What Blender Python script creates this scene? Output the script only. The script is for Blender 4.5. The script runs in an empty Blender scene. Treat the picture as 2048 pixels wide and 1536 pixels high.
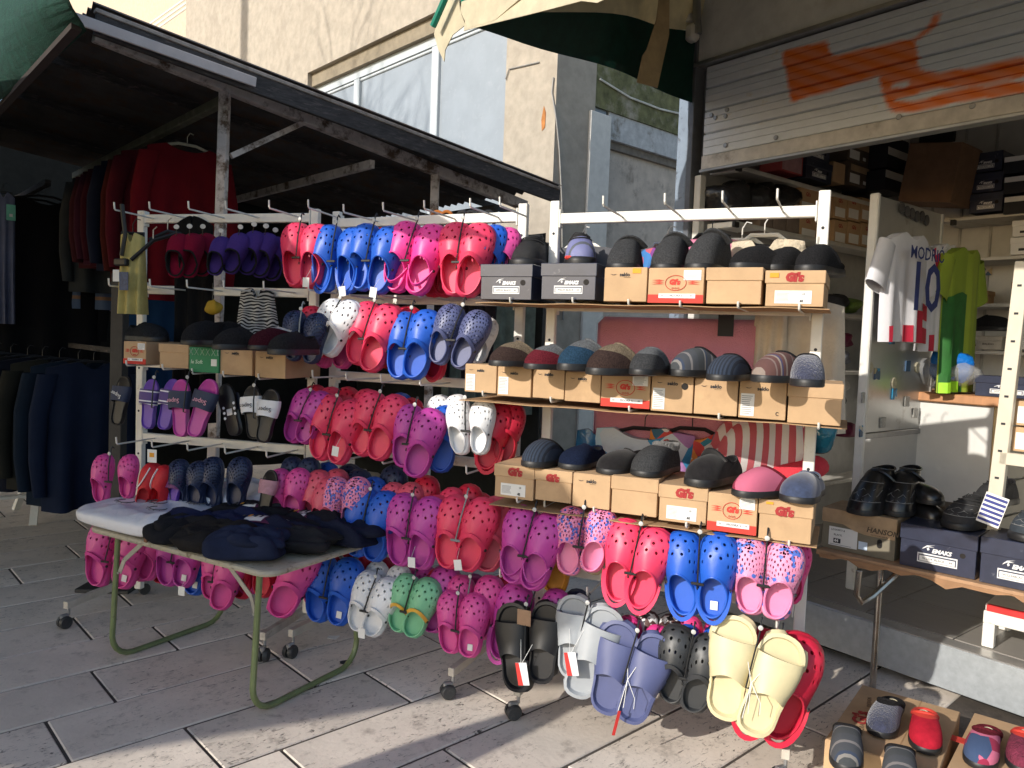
import bpy, bmesh, math, random
import numpy as np
from mathutils import Matrix, Vector
random.seed(7); np.random.seed(7)
R = math.radians
SC = bpy.context.scene
COL = SC.collection

# ---------------------------------------------------------------- camera
HC, FPX, PITCH, ROLL = 1.5, 1540.0, R(3.38), R(2.12)
_r0 = np.array([1., 0, 0]); CF = np.array([0, math.cos(PITCH), -math.sin(PITCH)]); _u0 = np.array([0, math.sin(PITCH), math.cos(PITCH)])
CR = math.cos(ROLL) * _r0 + math.sin(ROLL) * _u0
CU = math.cos(ROLL) * _u0 - math.sin(ROLL) * _r0
CP = np.array([0, 0, HC])
cam = bpy.data.cameras.new('camera'); cam.sensor_width = 36; cam.lens = FPX / 2048 * 36; cam.clip_end = 500; cam.clip_start = .05
camo = bpy.data.objects.new('camera', cam); COL.objects.link(camo)
camo.matrix_world = Matrix(((CR[0], CU[0], -CF[0], 0), (CR[1], CU[1], -CF[1], 0), (CR[2], CU[2], -CF[2], HC), (0, 0, 0, 1)))
SC.camera = camo

# ---------------------------------------------------------------- light
SUN_AZ, SUN_EL = R(229.5), R(24)
SD = np.array([math.sin(SUN_AZ) * math.cos(SUN_EL), math.cos(SUN_AZ) * math.cos(SUN_EL), math.sin(SUN_EL)])   # towards the sun
W = bpy.data.worlds.new('World'); SC.world = W; W.use_nodes = True
wn = W.node_tree.nodes; wn.clear()
sky = wn.new('ShaderNodeTexSky'); sky.sky_type = 'NISHITA'; sky.sun_disc = False; sky.sun_elevation = SUN_EL; sky.sun_rotation = SUN_AZ
bg = wn.new('ShaderNodeBackground'); bg.inputs[1].default_value = 0.15; wo = wn.new('ShaderNodeOutputWorld')
W.node_tree.links.new(sky.outputs[0], bg.inputs[0]); W.node_tree.links.new(bg.outputs[0], wo.inputs[0])
sl = bpy.data.lights.new('sun', 'SUN'); sl.energy = 3.4; sl.angle = R(.55); sl.color = (1, .94, .85)
so = bpy.data.objects.new('sun', sl); COL.objects.link(so)
so.rotation_euler = Vector(SD).to_track_quat('Z', 'Y').to_euler(); so.location = (-4, -4, 6)
SC.view_settings.view_transform = 'Standard'; SC.view_settings.look = 'None'; SC.view_settings.exposure = 0.42; SC.view_settings.gamma = 1
SC.view_settings.use_curve_mapping = False
SC.cycles.max_bounces = 6; SC.cycles.transparent_max_bounces = 8

# ---------------------------------------------------------------- pixel of the photograph -> point on a real plane
def V3(*a): return np.array(a, float)
def ray(x, y): return CF * FPX + CR * (x - 1024) - CU * (y - 768)
def pz(x, y, z):
    d = ray(x, y); return CP + d * ((z - HC) / d[2])
def pl(x, y, p, n):
    d = ray(x, y); n = np.asarray(n, float); return CP + d * (np.dot(np.asarray(p) - CP, n) / np.dot(d, n))
def pY(x, y, Y):
    d = ray(x, y); return CP + d * (Y / d[1])
def pix(P):
    v = np.asarray(P, float) - CP; z = v @ CF; return 1024 + FPX * (v @ CR) / z, 768 - FPX * (v @ CU) / z
def unit(v):
    v = np.asarray(v, float); return v / (np.linalg.norm(v) + 1e-12)
def rotz(v, a):
    c, s = math.cos(a), math.sin(a); return V3(v[0] * c - v[1] * s, v[0] * s + v[1] * c, v[2])
def rot_about(v, k, a):
    k = unit(k); v = np.asarray(v, float)
    return v * math.cos(a) + np.cross(k, v) * math.sin(a) + k * (k @ v) * (1 - math.cos(a))
Z = V3(0, 0, 1)
def frame(o, x, y, z, s=1.0):
    return Matrix(((x[0] * s, y[0] * s, z[0] * s, o[0]), (x[1] * s, y[1] * s, z[1] * s, o[1]), (x[2] * s, y[2] * s, z[2] * s, o[2]), (0, 0, 0, 1)))

# ---------------------------------------------------------------- mesh builder
class MB:
    def __init__(s): s.v = []; s.f = []; s.m = []; s.n = 0
    def add(s, vs, fs, mi=0):
        vs = [tuple(map(float, q)) for q in vs]
        s.v += vs; s.f += [tuple(i + s.n for i in f) for f in fs]; s.m += [mi] * len(fs); s.n += len(vs); return s
    def box(s, c, sz, x=(1, 0, 0), y=(0, 1, 0), z=(0, 0, 1), b=0.0, mi=0):
        c, x, y, z = map(lambda q: np.asarray(q, float), (c, x, y, z)); hx, hy, hz = (q / 2 for q in sz)
        if b <= 0:
            vs = [c + x * (hx * i) + y * (hy * j) + z * (hz * k) for k in (-1, 1) for j in (-1, 1) for i in (-1, 1)]
            return s.add(vs, [(0, 2, 3, 1), (4, 5, 7, 6), (0, 1, 5, 4), (2, 6, 7, 3), (0, 4, 6, 2), (1, 3, 7, 5)], mi)
        b = min(b, hx * .9, hy * .9, hz * .9)
        vs = []; idx = {}
        for k in (-1, 1):
            for j in (-1, 1):
                for i in (-1, 1):
                    for ax in range(3):
                        e = [hx - b, hy - b, hz - b]; e[ax] += b
                        idx[(i, j, k, ax)] = len(vs)
                        vs.append(c + x * (e[0] * i) + y * (e[1] * j) + z * (e[2] * k))
        fs = []
        def q(*a): fs.append(a)
        for d in (-1, 1):
            t = [(d, -1, -1), (d, 1, -1), (d, 1, 1), (d, -1, 1)]; f = [idx[(*p, 0)] for p in t]; fs.append(tuple(f if d > 0 else f[::-1]))
            t = [(-1, d, -1), (-1, d, 1), (1, d, 1), (1, d, -1)]; f = [idx[(*p, 1)] for p in t]; fs.append(tuple(f if d > 0 else f[::-1]))
            t = [(-1, -1, d), (1, -1, d), (1, 1, d), (-1, 1, d)]; f = [idx[(*p, 2)] for p in t]; fs.append(tuple(f if d > 0 else f[::-1]))
        for a in (-1, 1):
            for c2 in (-1, 1):
                q(idx[(a, c2, -1, 0)], idx[(a, c2, 1, 0)], idx[(a, c2, 1, 1)], idx[(a, c2, -1, 1)])
                q(idx[(a, -1, c2, 0)], idx[(a, 1, c2, 0)], idx[(a, 1, c2, 2)], idx[(a, -1, c2, 2)])
                q(idx[(-1, a, c2, 1)], idx[(1, a, c2, 1)], idx[(1, a, c2, 2)], idx[(-1, a, c2, 2)])
        for k in (-1, 1):
            for j in (-1, 1):
                for i in (-1, 1): fs.append(tuple(idx[(i, j, k, ax)] for ax in range(3)))
        return s.add(vs, fs, mi)
    def bar(s, a, b, w, h=None, up=Z, bev=0.0, mi=0):
        a, b = np.asarray(a, float), np.asarray(b, float); h = h or w
        y = unit(b - a); x = unit(np.cross(y, up)) if abs(y @ unit(up)) < .999 else unit(np.cross(y, V3(1, 0, 0))); z = np.cross(x, y)
        return s.box((a + b) / 2, (w, np.linalg.norm(b - a), h), x, y, z, bev, mi)
    def tube(s, pts, r, n=8, cap=True, mi=0, closed=False):
        pts = [np.asarray(p, float) for p in pts]; m = len(pts); rs = r if hasattr(r, '__len__') else [r] * m
        vs = []; prev = None
        for i, p in enumerate(pts):
            if closed: t = unit(pts[(i + 1) % m] - pts[i - 1])
            else: t = unit(pts[min(i + 1, m - 1)] - pts[max(i - 1, 0)])
            if prev is None:
                prev = np.cross(t, Z if abs(t[2]) < .9 else V3(1, 0, 0))
            u = unit(prev - t * (prev @ t)); prev = u; w = np.cross(t, u)
            for k in range(n):
                a = 2 * math.pi * k / n; vs.append(p + (u * math.cos(a) + w * math.sin(a)) * rs[i])
        fs = []
        for i in range(m if closed else m - 1):
            j = (i + 1) % m
            for k in range(n): fs.append((i * n + k, i * n + (k + 1) % n, j * n + (k + 1) % n, j * n + k))
        if cap and not closed: fs += [tuple(range(n))[::-1], tuple((m - 1) * n + k for k in range(n))]
        return s.add(vs, fs, mi)
    def disc(s, c, nrm, r, th, n=12, mi=0, dome=0.0):
        nrm = unit(nrm); c = np.asarray(c, float)
        return s.tube([c, c + nrm * th * .7, c + nrm * th], [r, r, r * .85], n, True, mi)
    def poly(s, pts, th_vec, mi=0):
        pts = [np.asarray(p, float) for p in pts]; t = np.asarray(th_vec, float); m = len(pts)
        fs = [tuple(range(m)), tuple(range(2 * m - 1, m - 1, -1))] + [(i, m + i, m + (i + 1) % m, (i + 1) % m) for i in range(m)]
        return s.add(pts + [p + t for p in pts], fs, mi)
    def grid(s, P, mi=0, closed_u=False):
        nu, nv = len(P), len(P[0]); vs = [p for row in P for p in row]
        fs = [(i * nv + j, i * nv + j + 1, ((i + 1) % nu) * nv + j + 1, ((i + 1) % nu) * nv + j) for i in range(nu if closed_u else nu - 1) for j in range(nv - 1)]
        return s.add(vs, fs, mi)
    def slab(s, P, nfun, th, mi=0):
        """double skin of a grid: P points, shifted by th along nfun(normal vec) and closed round the border"""
        nu, nv = len(P), len(P[0]); Q = [[np.asarray(P[i][j]) + np.asarray(nfun) * th for j in range(nv)] for i in range(nu)]
        b = s.n; s.grid(P, mi); c = s.n; s.grid(Q, mi)
        s.f[-(nu - 1) * (nv - 1):] = [f[::-1] for f in s.f[-(nu - 1) * (nv - 1):]]
        ed = [(i, 0) for i in range(nu)] + [(nu - 1, j) for j in range(1, nv)] + [(i, nv - 1) for i in range(nu - 2, -1, -1)] + [(0, j) for j in range(nv - 2, 0, -1)]
        for k in range(len(ed)):
            (i, j), (i2, j2) = ed[k], ed[(k + 1) % len(ed)]
            s.f.append((b + i * nv + j, b + i2 * nv + j2, c + i2 * nv + j2, c + i * nv + j)[::-1]); s.m.append(mi)
        return s
    def mesh(s, name, smooth=False, ang=40):
        me = bpy.data.meshes.new(name); me.from_pydata(s.v, [], s.f)
        if any(s.m): me.polygons.foreach_set('material_index', s.m)
        bm = bmesh.new(); bm.from_mesh(me); bmesh.ops.recalc_face_normals(bm, faces=bm.faces)
        if smooth:
            for e in bm.edges:
                e.smooth = len(e.link_faces) != 2 or e.calc_face_angle(0) < R(ang)
            for f in bm.faces: f.smooth = True
        bm.to_mesh(me); bm.free(); return me
    def build(s, name, mats, parent=None, smooth=False, ang=40):
        return obj(name, s.mesh(name, smooth, ang), mats, parent)
def obj(name, me, mats, parent=None, mw=None):
    o = bpy.data.objects.new(name, me); COL.objects.link(o)
    mats = mats if isinstance(mats, (list, tuple)) else [mats]
    while len(me.materials) < len(mats): me.materials.append(None)
    for i, m in enumerate(mats):
        o.material_slots[i].link = 'OBJECT'; o.material_slots[i].material = m
    if parent is not None: o.parent = parent
    if mw is not None: o.matrix_basis = mw
    return o
def tag(o, label=None, cat=None, group=None, kind=None):
    if label: o['label'] = label
    if cat: o['category'] = cat
    if group: o['group'] = group
    if kind: o['kind'] = kind
    return o
def thing(name, label, cat, loc=(0, 0, 0), group=None, mw=None):
    o = bpy.data.objects.new(name, None); COL.objects.link(o); o.empty_display_size = .05
    if mw is not None: o.matrix_basis = mw
    else: o.location = tuple(map(float, loc))
    return tag(o, label, cat, group)
def wthing(name, label, cat, loc, group=None):
    """thing whose parts are given in world coordinates: they are shifted by P(o)"""
    return thing(name, label, cat, loc, group)
def put(mb, name, mats, root, smooth=False, ang=40):
    """mesh in world coordinates -> child of an un-rotated Empty root"""
    l = np.array(root.location) if root is not None else V3(0, 0, 0)
    if root is not None and root.parent is not None: l = l + np.array(root.parent.location)
    mb.v = [(x - l[0], y - l[1], z - l[2]) for x, y, z in mb.v]
    return mb.build(name, mats, root, smooth, ang)

# ---------------------------------------------------------------- materials
_MC = {}
def M(key, col, rough=.6, var=.18, scale=14, bump=.0, bscale=120, metal=0, spec=.5, dirt=None, dscale=5, dlo=.55, dhi=.7, sheen=0, alpha=None, trans=None, coord='Object', stretch=None, coat=0, thin=0):
    if key in _MC: return _MC[key]
    m = bpy.data.materials.new(key); _MC[key] = m; m.use_nodes = True; nt = m.node_tree; n = nt.nodes; L = nt.links
    b = n['Principled BSDF']; b.inputs['Roughness'].default_value = rough; b.inputs['Metallic'].default_value = metal; b.inputs['Specular IOR Level'].default_value = spec
    if sheen: b.inputs['Sheen Weight'].default_value = sheen; b.inputs['Sheen Roughness'].default_value = .5
    if coat: b.inputs['Coat Weight'].default_value = coat; b.inputs['Coat Roughness'].default_value = .15
    tc = n.new('ShaderNodeTexCoord'); src = tc.outputs[coord]
    oi = n.new('ShaderNodeObjectInfo'); ad = n.new('ShaderNodeVectorMath'); ad.operation = 'ADD'
    mu = n.new('ShaderNodeMath'); mu.operation = 'MULTIPLY'; mu.inputs[1].default_value = 37.0; L.new(oi.outputs['Random'], mu.inputs[0])
    L.new(src, ad.inputs[0]); L.new(mu.outputs[0], ad.inputs[1]); src = ad.outputs[0]
    if stretch:
        mp = n.new('ShaderNodeMapping'); mp.inputs['Scale'].default_value = stretch; L.new(src, mp.inputs[0]); src = mp.outputs[0]
    nz = n.new('ShaderNodeTexNoise'); nz.inputs['Scale'].default_value = scale; nz.inputs['Detail'].default_value = 5; nz.inputs['Roughness'].default_value = .6; L.new(src, nz.inputs['Vector'])
    rp = n.new('ShaderNodeValToRGB'); c = np.array(col[:3], float)
    rp.color_ramp.elements[0].position = .3; rp.color_ramp.elements[1].position = .7
    rp.color_ramp.elements[0].color = (*np.clip(c * (1 - var), 0, 1), 1); rp.color_ramp.elements[1].color = (*np.clip(c * (1 + var), 0, 1), 1)
    L.new(nz.outputs[0], rp.inputs[0]); out = rp.outputs[0]
    if dirt is not None:
        dz = n.new('ShaderNodeTexNoise'); dz.inputs['Scale'].default_value = dscale; dz.inputs['Detail'].default_value = 8; dz.inputs['Roughness'].default_value = .7; L.new(src, dz.inputs['Vector'])
        dr = n.new('ShaderNodeMapRange'); dr.inputs[1].default_value = dlo; dr.inputs[2].default_value = dhi; L.new(dz.outputs[0], dr.inputs[0])
        mx = n.new('ShaderNodeMix'); mx.data_type = 'RGBA'; L.new(dr.outputs[0], mx.inputs[0]); L.new(out, mx.inputs[6]); mx.inputs[7].default_value = (*dirt, 1); out = mx.outputs[2]
    L.new(out, b.inputs['Base Color'])
    if bump:
        bz = n.new('ShaderNodeTexNoise'); bz.inputs['Scale'].default_value = bscale; bz.inputs['Detail'].default_value = 3; L.new(src, bz.inputs['Vector'])
        bp = n.new('ShaderNodeBump'); bp.inputs['Strength'].default_value = bump; bp.inputs['Distance'].default_value = .01; L.new(bz.outputs[0], bp.inputs['Height']); L.new(bp.outputs[0], b.inputs['Normal'])
    if alpha is not None: b.inputs['Alpha'].default_value = alpha
    if trans is not None: b.inputs['Transmission Weight'].default_value = trans
    if thin:
        tr = n.new('ShaderNodeBsdfTranslucent'); L.new(out, tr.inputs[0]); ms_ = n.new('ShaderNodeMixShader'); ms_.inputs[0].default_value = thin
        L.new(b.outputs[0], ms_.inputs[1]); L.new(tr.outputs[0], ms_.inputs[2]); L.new(ms_.outputs[0], n['Material Output'].inputs[0])
    return m
def stripes(key, base, bands, axis=1, period=.1, rough=.85, bump=.3, bscale=300, coord='Object', wob=0.0):
    """fabric woven in colour bands along one axis: bands = [(start fraction, colour)]"""
    if key in _MC: return _MC[key]
    m = M(key, base, rough, .05, bump=bump, bscale=bscale, coord=coord); nt = m.node_tree; n = nt.nodes; L = nt.links; b = n['Principled BSDF']
    tc = n.new('ShaderNodeTexCoord'); sx = n.new('ShaderNodeSeparateXYZ'); L.new(tc.outputs[coord], sx.inputs[0])
    dv = n.new('ShaderNodeMath'); dv.operation = 'DIVIDE'; dv.inputs[1].default_value = period; L.new(sx.outputs[axis], dv.inputs[0])
    fr = n.new('ShaderNodeMath'); fr.operation = 'FRACT'; L.new(dv.outputs[0], fr.inputs[0])
    rp = n.new('ShaderNodeValToRGB'); rp.color_ramp.interpolation = 'CONSTANT'; e = rp.color_ramp.elements
    while len(e) < len(bands): e.new(.5)
    for i, (p, c) in enumerate(bands): e[i].position = p; e[i].color = (*c, 1)
    L.new(fr.outputs[0], rp.inputs[0]); L.new(rp.outputs[0], b.inputs['Base Color']); return m
def voro(key, cols, scale=60, rough=.6, coord='Object', bump=.2, metric='EUCLIDEAN', thr=None):
    """patches of a few colours"""
    if key in _MC: return _MC[key]
    m = M(key, cols[0], rough, .05, bump=bump, coord=coord); nt = m.node_tree; n = nt.nodes; L = nt.links; b = n['Principled BSDF']
    tc = n.new('ShaderNodeTexCoord'); vo = n.new('ShaderNodeTexVoronoi'); vo.inputs['Scale'].default_value = scale; L.new(tc.outputs[coord], vo.inputs['Vector'])
    sp = n.new('ShaderNodeSeparateColor'); L.new(vo.outputs['Color'], sp.inputs[0])
    rp = n.new('ShaderNodeValToRGB'); rp.color_ramp.interpolation = 'CONSTANT'; e = rp.color_ramp.elements
    while len(e) < len(cols): e.new(.5)
    for i, c in enumerate(cols): e[i].position = i / len(cols) if thr is None else thr[i]; e[i].color = (*c, 1)
    L.new(sp.outputs[0], rp.inputs[0]); L.new(rp.outputs[0], b.inputs['Base Color']); return m
_TC = {}
def text(s, size, o, x, y, mat, parent=None, name='lettering', align='LEFT', ext=.0003, shear=0, bold=0.0, space=1.0):
    k = (s, size, align, ext, shear, bold, space)
    if k not in _TC:
        cu = bpy.data.curves.new(name, 'FONT'); cu.body = s; cu.size = size; cu.align_x = align; cu.align_y = 'CENTER'; cu.extrude = ext; cu.shear = shear; cu.offset = bold; cu.space_character = space; cu.resolution_u = 2
        tmp = bpy.data.objects.new('tmp', cu); _TC[k] = bpy.data.meshes.new_from_object(tmp); bpy.data.objects.remove(tmp); bpy.data.curves.remove(cu); _TC[k].name = name
    me = _TC[k]; x = unit(x); zz = unit(np.cross(x, y)); yy = np.cross(zz, x); o = np.asarray(o, float)
    m = frame(o, x, yy, zz)
    return obj(name, me, mat, parent, (pm(parent).inverted() @ m) if parent is not None else m)
def pm(o):
    m = o.matrix_basis.copy()
    while o.parent is not None:
        o = o.parent; m = o.matrix_basis @ m
    return m
ORD = ['first', 'second', 'third', 'fourth', 'fifth', 'sixth', 'seventh', 'eighth', 'ninth', 'tenth', 'eleventh', 'twelfth', 'thirteenth', 'fourteenth', 'fifteenth', 'sixteenth', 'seventeenth', 'eighteenth']
WHITE = M('white_paint', (.78, .76, .70), .45, .06, dirt=(.35, .27, .2), dscale=9, dlo=.62, dhi=.78)
GREYM = M('grey_metal', (.35, .35, .35), .4, .15, metal=.7)
BLACKP = M('black_plastic', (.012, .012, .013), .45, .2)
PAPER = M('paper', (.78, .77, .74), .8, .04)
INK = M('ink', (.03, .03, .035), .8, .1)
CARD = M('cardboard', (.50, .33, .185), .85, .10, scale=9, bump=.05, bscale=60, dirt=(.42, .27, .15), dscale=4)
# ================================================================ ground and paving
gm = M('joint_earth', (.085, .07, .058), .95, .3, bump=.4, bscale=80)
mb = MB(); mb.add([(-40, -25, -.006), (40, -25, -.006), (40, 60, -.006), (-40, 60, -.006)], [(0, 1, 2, 3)])
pave = mb.build('pavement', gm); tag(pave, 'pale stone slab pavement with dark joints', kind='structure')
def stone_mat():
    m = M('paving_stone', (.68, .60, .515), .62, .12, scale=3.5, bump=.12, bscale=55, dirt=(.36, .31, .265), dscale=13, dlo=.55, dhi=.74); nt = m.node_tree; n = nt.nodes; L = nt.links; b = n['Principled BSDF']
    src = b.inputs['Base Color'].links[0].from_socket
    tc = n.new('ShaderNodeTexCoord'); oi = n.new('ShaderNodeObjectInfo'); mu = n.new('ShaderNodeMath'); mu.operation = 'MULTIPLY'; mu.inputs[1].default_value = 61; L.new(oi.outputs['Random'], mu.inputs[0])
    ad = n.new('ShaderNodeVectorMath'); L.new(tc.outputs['Object'], ad.inputs[0]); L.new(mu.outputs[0], ad.inputs[1])
    # pits and scratches
    mp = n.new('ShaderNodeMapping'); mp.inputs['Scale'].default_value = (1, 2.6, 1); mp.inputs['Rotation'].default_value = (0, 0, .5); L.new(ad.outputs[0], mp.inputs[0])
    nz = n.new('ShaderNodeTexNoise'); nz.inputs['Scale'].default_value = 26; nz.inputs['Detail'].default_value = 6; nz.inputs['Roughness'].default_value = .72; nz.inputs['Distortion'].default_value = 1.2; L.new(mp.outputs[0], nz.inputs['Vector'])
    r1 = n.new('ShaderNodeMapRange'); r1.inputs[1].default_value = .57; r1.inputs[2].default_value = .65; L.new(nz.outputs[0], r1.inputs[0])
    n2 = n.new('ShaderNodeTexNoise'); n2.inputs['Scale'].default_value = 2.2; n2.inputs['Detail'].default_value = 3; L.new(ad.outputs[0], n2.inputs['Vector'])
    r2 = n.new('ShaderNodeMapRange'); r2.inputs[1].default_value = .38; r2.inputs[2].default_value = .58; L.new(n2.outputs[0], r2.inputs[0])
    mm = n.new('ShaderNodeMath'); mm.operation = 'MULTIPLY'; L.new(r1.outputs[0], mm.inputs[0]); L.new(r2.outputs[0], mm.inputs[1])
    m8 = n.new('ShaderNodeMath'); m8.operation = 'MULTIPLY'; m8.inputs[1].default_value = 1.0; L.new(mm.outputs[0], m8.inputs[0])
    mx = n.new('ShaderNodeMix'); mx.data_type = 'RGBA'; L.new(m8.outputs[0], mx.inputs[0]); L.new(src, mx.inputs[6]); mx.inputs[7].default_value = (.075, .06, .05, 1)
    # per slab tint
    hv = n.new('ShaderNodeHueSaturation'); r3 = n.new('ShaderNodeMapRange'); r3.inputs[3].default_value = .93; r3.inputs[4].default_value = 1.16; L.new(oi.outputs['Random'], r3.inputs[0]); L.new(r3.outputs[0], hv.inputs['Value']); L.new(mx.outputs[2], hv.inputs['Color'])
    L.new(hv.outputs[0], b.inputs['Base Color'])
    bp = n.new('ShaderNodeBump'); bp.inputs['Strength'].default_value = .5; bp.inputs['Distance'].default_value = .004; bp.invert = True; L.new(m8.outputs[0], bp.inputs['Height'])
    old = b.inputs['Normal'].links[0].from_socket; L.new(old, bp.inputs['Normal']); L.new(bp.outputs[0], b.inputs['Normal'])
    return m
STONE = stone_mat()
RD = V3(.733, .680, 0); ND = V3(.680, -.733, 0)
SP = .363; N0 = -2.50
slab_me = {}
def slab_mesh(l):
    k = round(l / .03)
    if k not in slab_me:
        b = MB(); b.box((0, 0, -.02), (k * .03 - .012, SP - .013, .04), b=.004); slab_me[k] = b.mesh('paving_slab')
    return slab_me[k], k * .03
known = {-1: 1.73, 0: 1.91, 1: 2.14 + .4, -3: .853}
cnt = 0
for i in range(-19, 5):
    n = N0 + i * SP - SP / 2          # slab row centre, between n-SP/2 and n+SP/2
    rr = random.Random(100 + i); s = -3.2 + rr.random() * .5
    if i in (1,): s = 1.73 - .78 * 6
    elif i == 2 - 1: s = 1.73
    while s < 7.5:
        l = .62 + rr.random() * .34; me, l = slab_mesh(l)
        c = RD * (s + l / 2) + ND * n; s += l
        X, Y = c[0], c[1]
        if Y < 1.9 or abs(X) > .72 * Y + .9 or Y > 7.2: continue
        if (c - V3(1.0, 4.47, 0)) @ V3(.78, .626, 0) > .35 and X > .6: continue
        if cnt >= 290: break
        cnt += 1
        o = obj('paving_slab', me, STONE, pave, Matrix.Translation((X, Y, rr.uniform(-.0015, .0015))) @ Matrix.Rotation(math.atan2(RD[1], RD[0]) + rr.uniform(-.003, .003), 4, 'Z') @ Matrix.Rotation(rr.uniform(-.002, .002), 4, 'X'))
# far paving as one sheet
mb = MB(); mb.add([(-30, 7.25, -.001), (30, 7.25, -.001), (30, 58, -.001), (-30, 58, -.001)], [(0, 1, 2, 3)])
tag(mb.build('street', STONE), 'pale stone street running on behind the stalls', kind='structure')

# ================================================================ old building behind
P0 = CP + ray(1110, 250) * (6.7 / ray(1110, 250)[1]); P0[2] = 0
FD, FN = V3(-.676, .737, 0), V3(-.737, -.676, 0); FI = -FN
WD, WN = V3(.737, .676, 0), V3(.676, -.737, 0); WI = -WN
def FP(x, y):
    p = pl(x, y, P0, FN); return (p - P0) @ FD, p[2]
def WP(x, y):
    p = pl(x, y, P0, WN); return (p - P0) @ WD, p[2]
RENDER = M('rough_render', (.45, .395, .32), .95, .14, scale=9, bump=.6, bscale=260, dirt=(.36, .31, .25), dscale=2.6, dlo=.5, dhi=.8)
RENDER2 = M('grey_render', (.40, .36, .33), .95, .22, scale=9, bump=1.0, bscale=170, dirt=(.16, .15, .12), dscale=1.8, dlo=.48, dhi=.7)
MOSS = M('mossy_render', (.16, .16, .07), .97, .4, scale=12, bump=1.0, bscale=150, dirt=(.40, .36, .28), dscale=5, dlo=.5, dhi=.72)
LINTEL = M('lintel_concrete', (.27, .225, .16), .9, .15, bump=.4)
ALU = M('white_window_frame', (.52, .56, .58), .35, .04)
ALUD = M('blue_grey_frame', (.20, .23, .26), .4, .1)
GLASS = M('frosted_pane', (.31, .345, .38), .3, .10, scale=2.5, dirt=(.37, .40, .43), dscale=14, dlo=.55, dhi=.75, spec=.6)
bld = wthing('building', 'old rendered stone building with frosted windows behind the shoe stalls', 'building', P0)
def fbox(s0, s1, z0, z1, d0, d1, m, name, D=FD, I=FI, par=bld, b=0):
    mb = MB(); c = P0 + D * ((s0 + s1) / 2) + I * ((d0 + d1) / 2) + Z * ((z0 + z1) / 2)
    mb.box(c, (abs(s1 - s0), abs(d1 - d0), abs(z1 - z0)), D, I, Z, b); return put(mb, name, m, par)
s_win = FP(1010, 200)[0]; z_top = FP(700, 133)[1]; s_end = FP(372, 40)[0]
fbox(0, s_win, 0, 9, 0, .5, RENDER, 'wall')                                  # corner pillar
fbox(s_win + .001, s_end, z_top + .16, 9, 0, .5, RENDER, 'wall')
fbox(s_win + .001, s_end, 0, .9, 0, .5, RENDER, 'wall')
s_wl = FP(615, 170)[0]
fbox(s_wl, s_end, .901, z_top + .159, 0, .5, RENDER, 'wall')
fbox(s_win + .001, s_wl - .001, z_top, z_top + .158, .06, .45, LINTEL, 'lintel')
fr = fbox(s_win + .001, s_wl - .001, z_top - .10, z_top - .001, .12, .2, ALU, 'window')
def sub(o, *a, **k): return fbox(*a, par=o, **k)
m1, m2, m3 = FP(849, 180)[0], FP(694, 200)[0], FP(655, 200)[0]
def win_sub(s0, s1, z0, z1, d0, d1, m, name):
    mb = MB(); c = P0 + FD * ((s0 + s1) / 2) + FI * ((d0 + d1) / 2) + Z * ((z0 + z1) / 2)
    mb.box(c, (abs(s1 - s0), abs(d1 - d0), abs(z1 - z0)), FD, FI, Z, .006); l = np.array(bld.location)
    mb.v = [(x - l[0], y - l[1], z - l[2]) for x, y, z in mb.v]; return mb.build(name, m, fr)
for s_ in (m1, m2): win_sub(s_ - .06, s_ + .06, .9, z_top - .101, .12, .2, ALU, 'mullion')
win_sub(s_wl - .07, s_wl - .002, .9, z_top - .101, .12, .2, ALU, 'mullion')
for a, b_ in ((s_win + .002, m1 - .061), (m1 + .061, m2 - .061), (m2 + .061, s_wl - .072)):
    win_sub(a, b_, .9, z_top - .102, .155, .175, GLASS, 'pane')
    win_sub(a + .001, b_ - .001, z_top - .135, z_top - .104, .135, .185, ALU, 'sash')
# shaded side wall round the corner
sA = WP(1168, 300)[0]; sB = WP(1214, 300)[0]; sC = WP(1480, 300)[0]; zl = WP(1200, 215)[1]
fbox(.001, WP(1135, 300)[0], 0, 9, .001, .5, RENDER2, 'wall', WD, WI)
fbox(WP(1135, 300)[0] + .001, sA, 0, 9, .003, .5, RENDER2, 'wall', WD, WI)
fbox(sA + .001, sC, zl, 9, .004, .5, MOSS, 'wall', WD, WI)
fbox(sA + .002, sB, 0, zl - .001, .03, .2, ALUD, 'door_frame', WD, WI)
fbox(sA + .05, sB + .03, 0, zl - .05, -.02, .029, M('pale_grey_jamb', (.66, .63, .57), .5, .1), 'door_frame', WD, WI, b=.01)
fbox(sB + .031, sC, zl - .24, zl - .002, .02, .3, M('pale_lintel', (.5, .5, .49), .8, .2, dirt=(.2, .17, .13)), 'lintel', WD, WI)
fbox(sB + .032, sC, zl - .31, zl - .241, .06, .3, M('stained_ledge', (.20, .17, .14), .9, .3), 'ledge', WD, WI)
fbox(sB + .033, sC, 0, zl - .311, .10, .35, M('brown_render', (.62, .53, .44), .95, .15, scale=7, bump=.8, bscale=170, dirt=(.27, .22, .18), dscale=3), 'wall', WD, WI)
# recessed upper storey to the left, with shutters and a balcony rail
fbox(s_end + .05, s_end + 25, 0, 12, 1.6, 1.9, M('cream_plaster', (.55, .45, .34), .9, .12), 'wall')
fbox(s_end - .001, s_end - .3, 0, 9, .501, 2.2, RENDER, 'wall')
for k, (x0, x1) in enumerate(((270, 300), (318, 348))):
    a, b_ = [((pl(x, 20, P0 + FI * 1.55, FN) - P0) @ FD) for x in (x1, x0)]
    w_ = fbox(a, b_, 3.0, 8, 1.5, 1.6, ALU if k else M('louvre_shutter', (.5, .46, .4), .6, .1), 'window')
for i in range(3):
    q0 = pl(336, 42 - i * 10, P0 + FI * .3, FN); q1 = pl(374, 15 - i * 10, P0 + FI * .3, FN)
    put(MB().tube([q0 + unit(q0 - q1) * 1.5, q1], .02, 6), 'balcony_rail', WHITE, bld)
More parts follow.
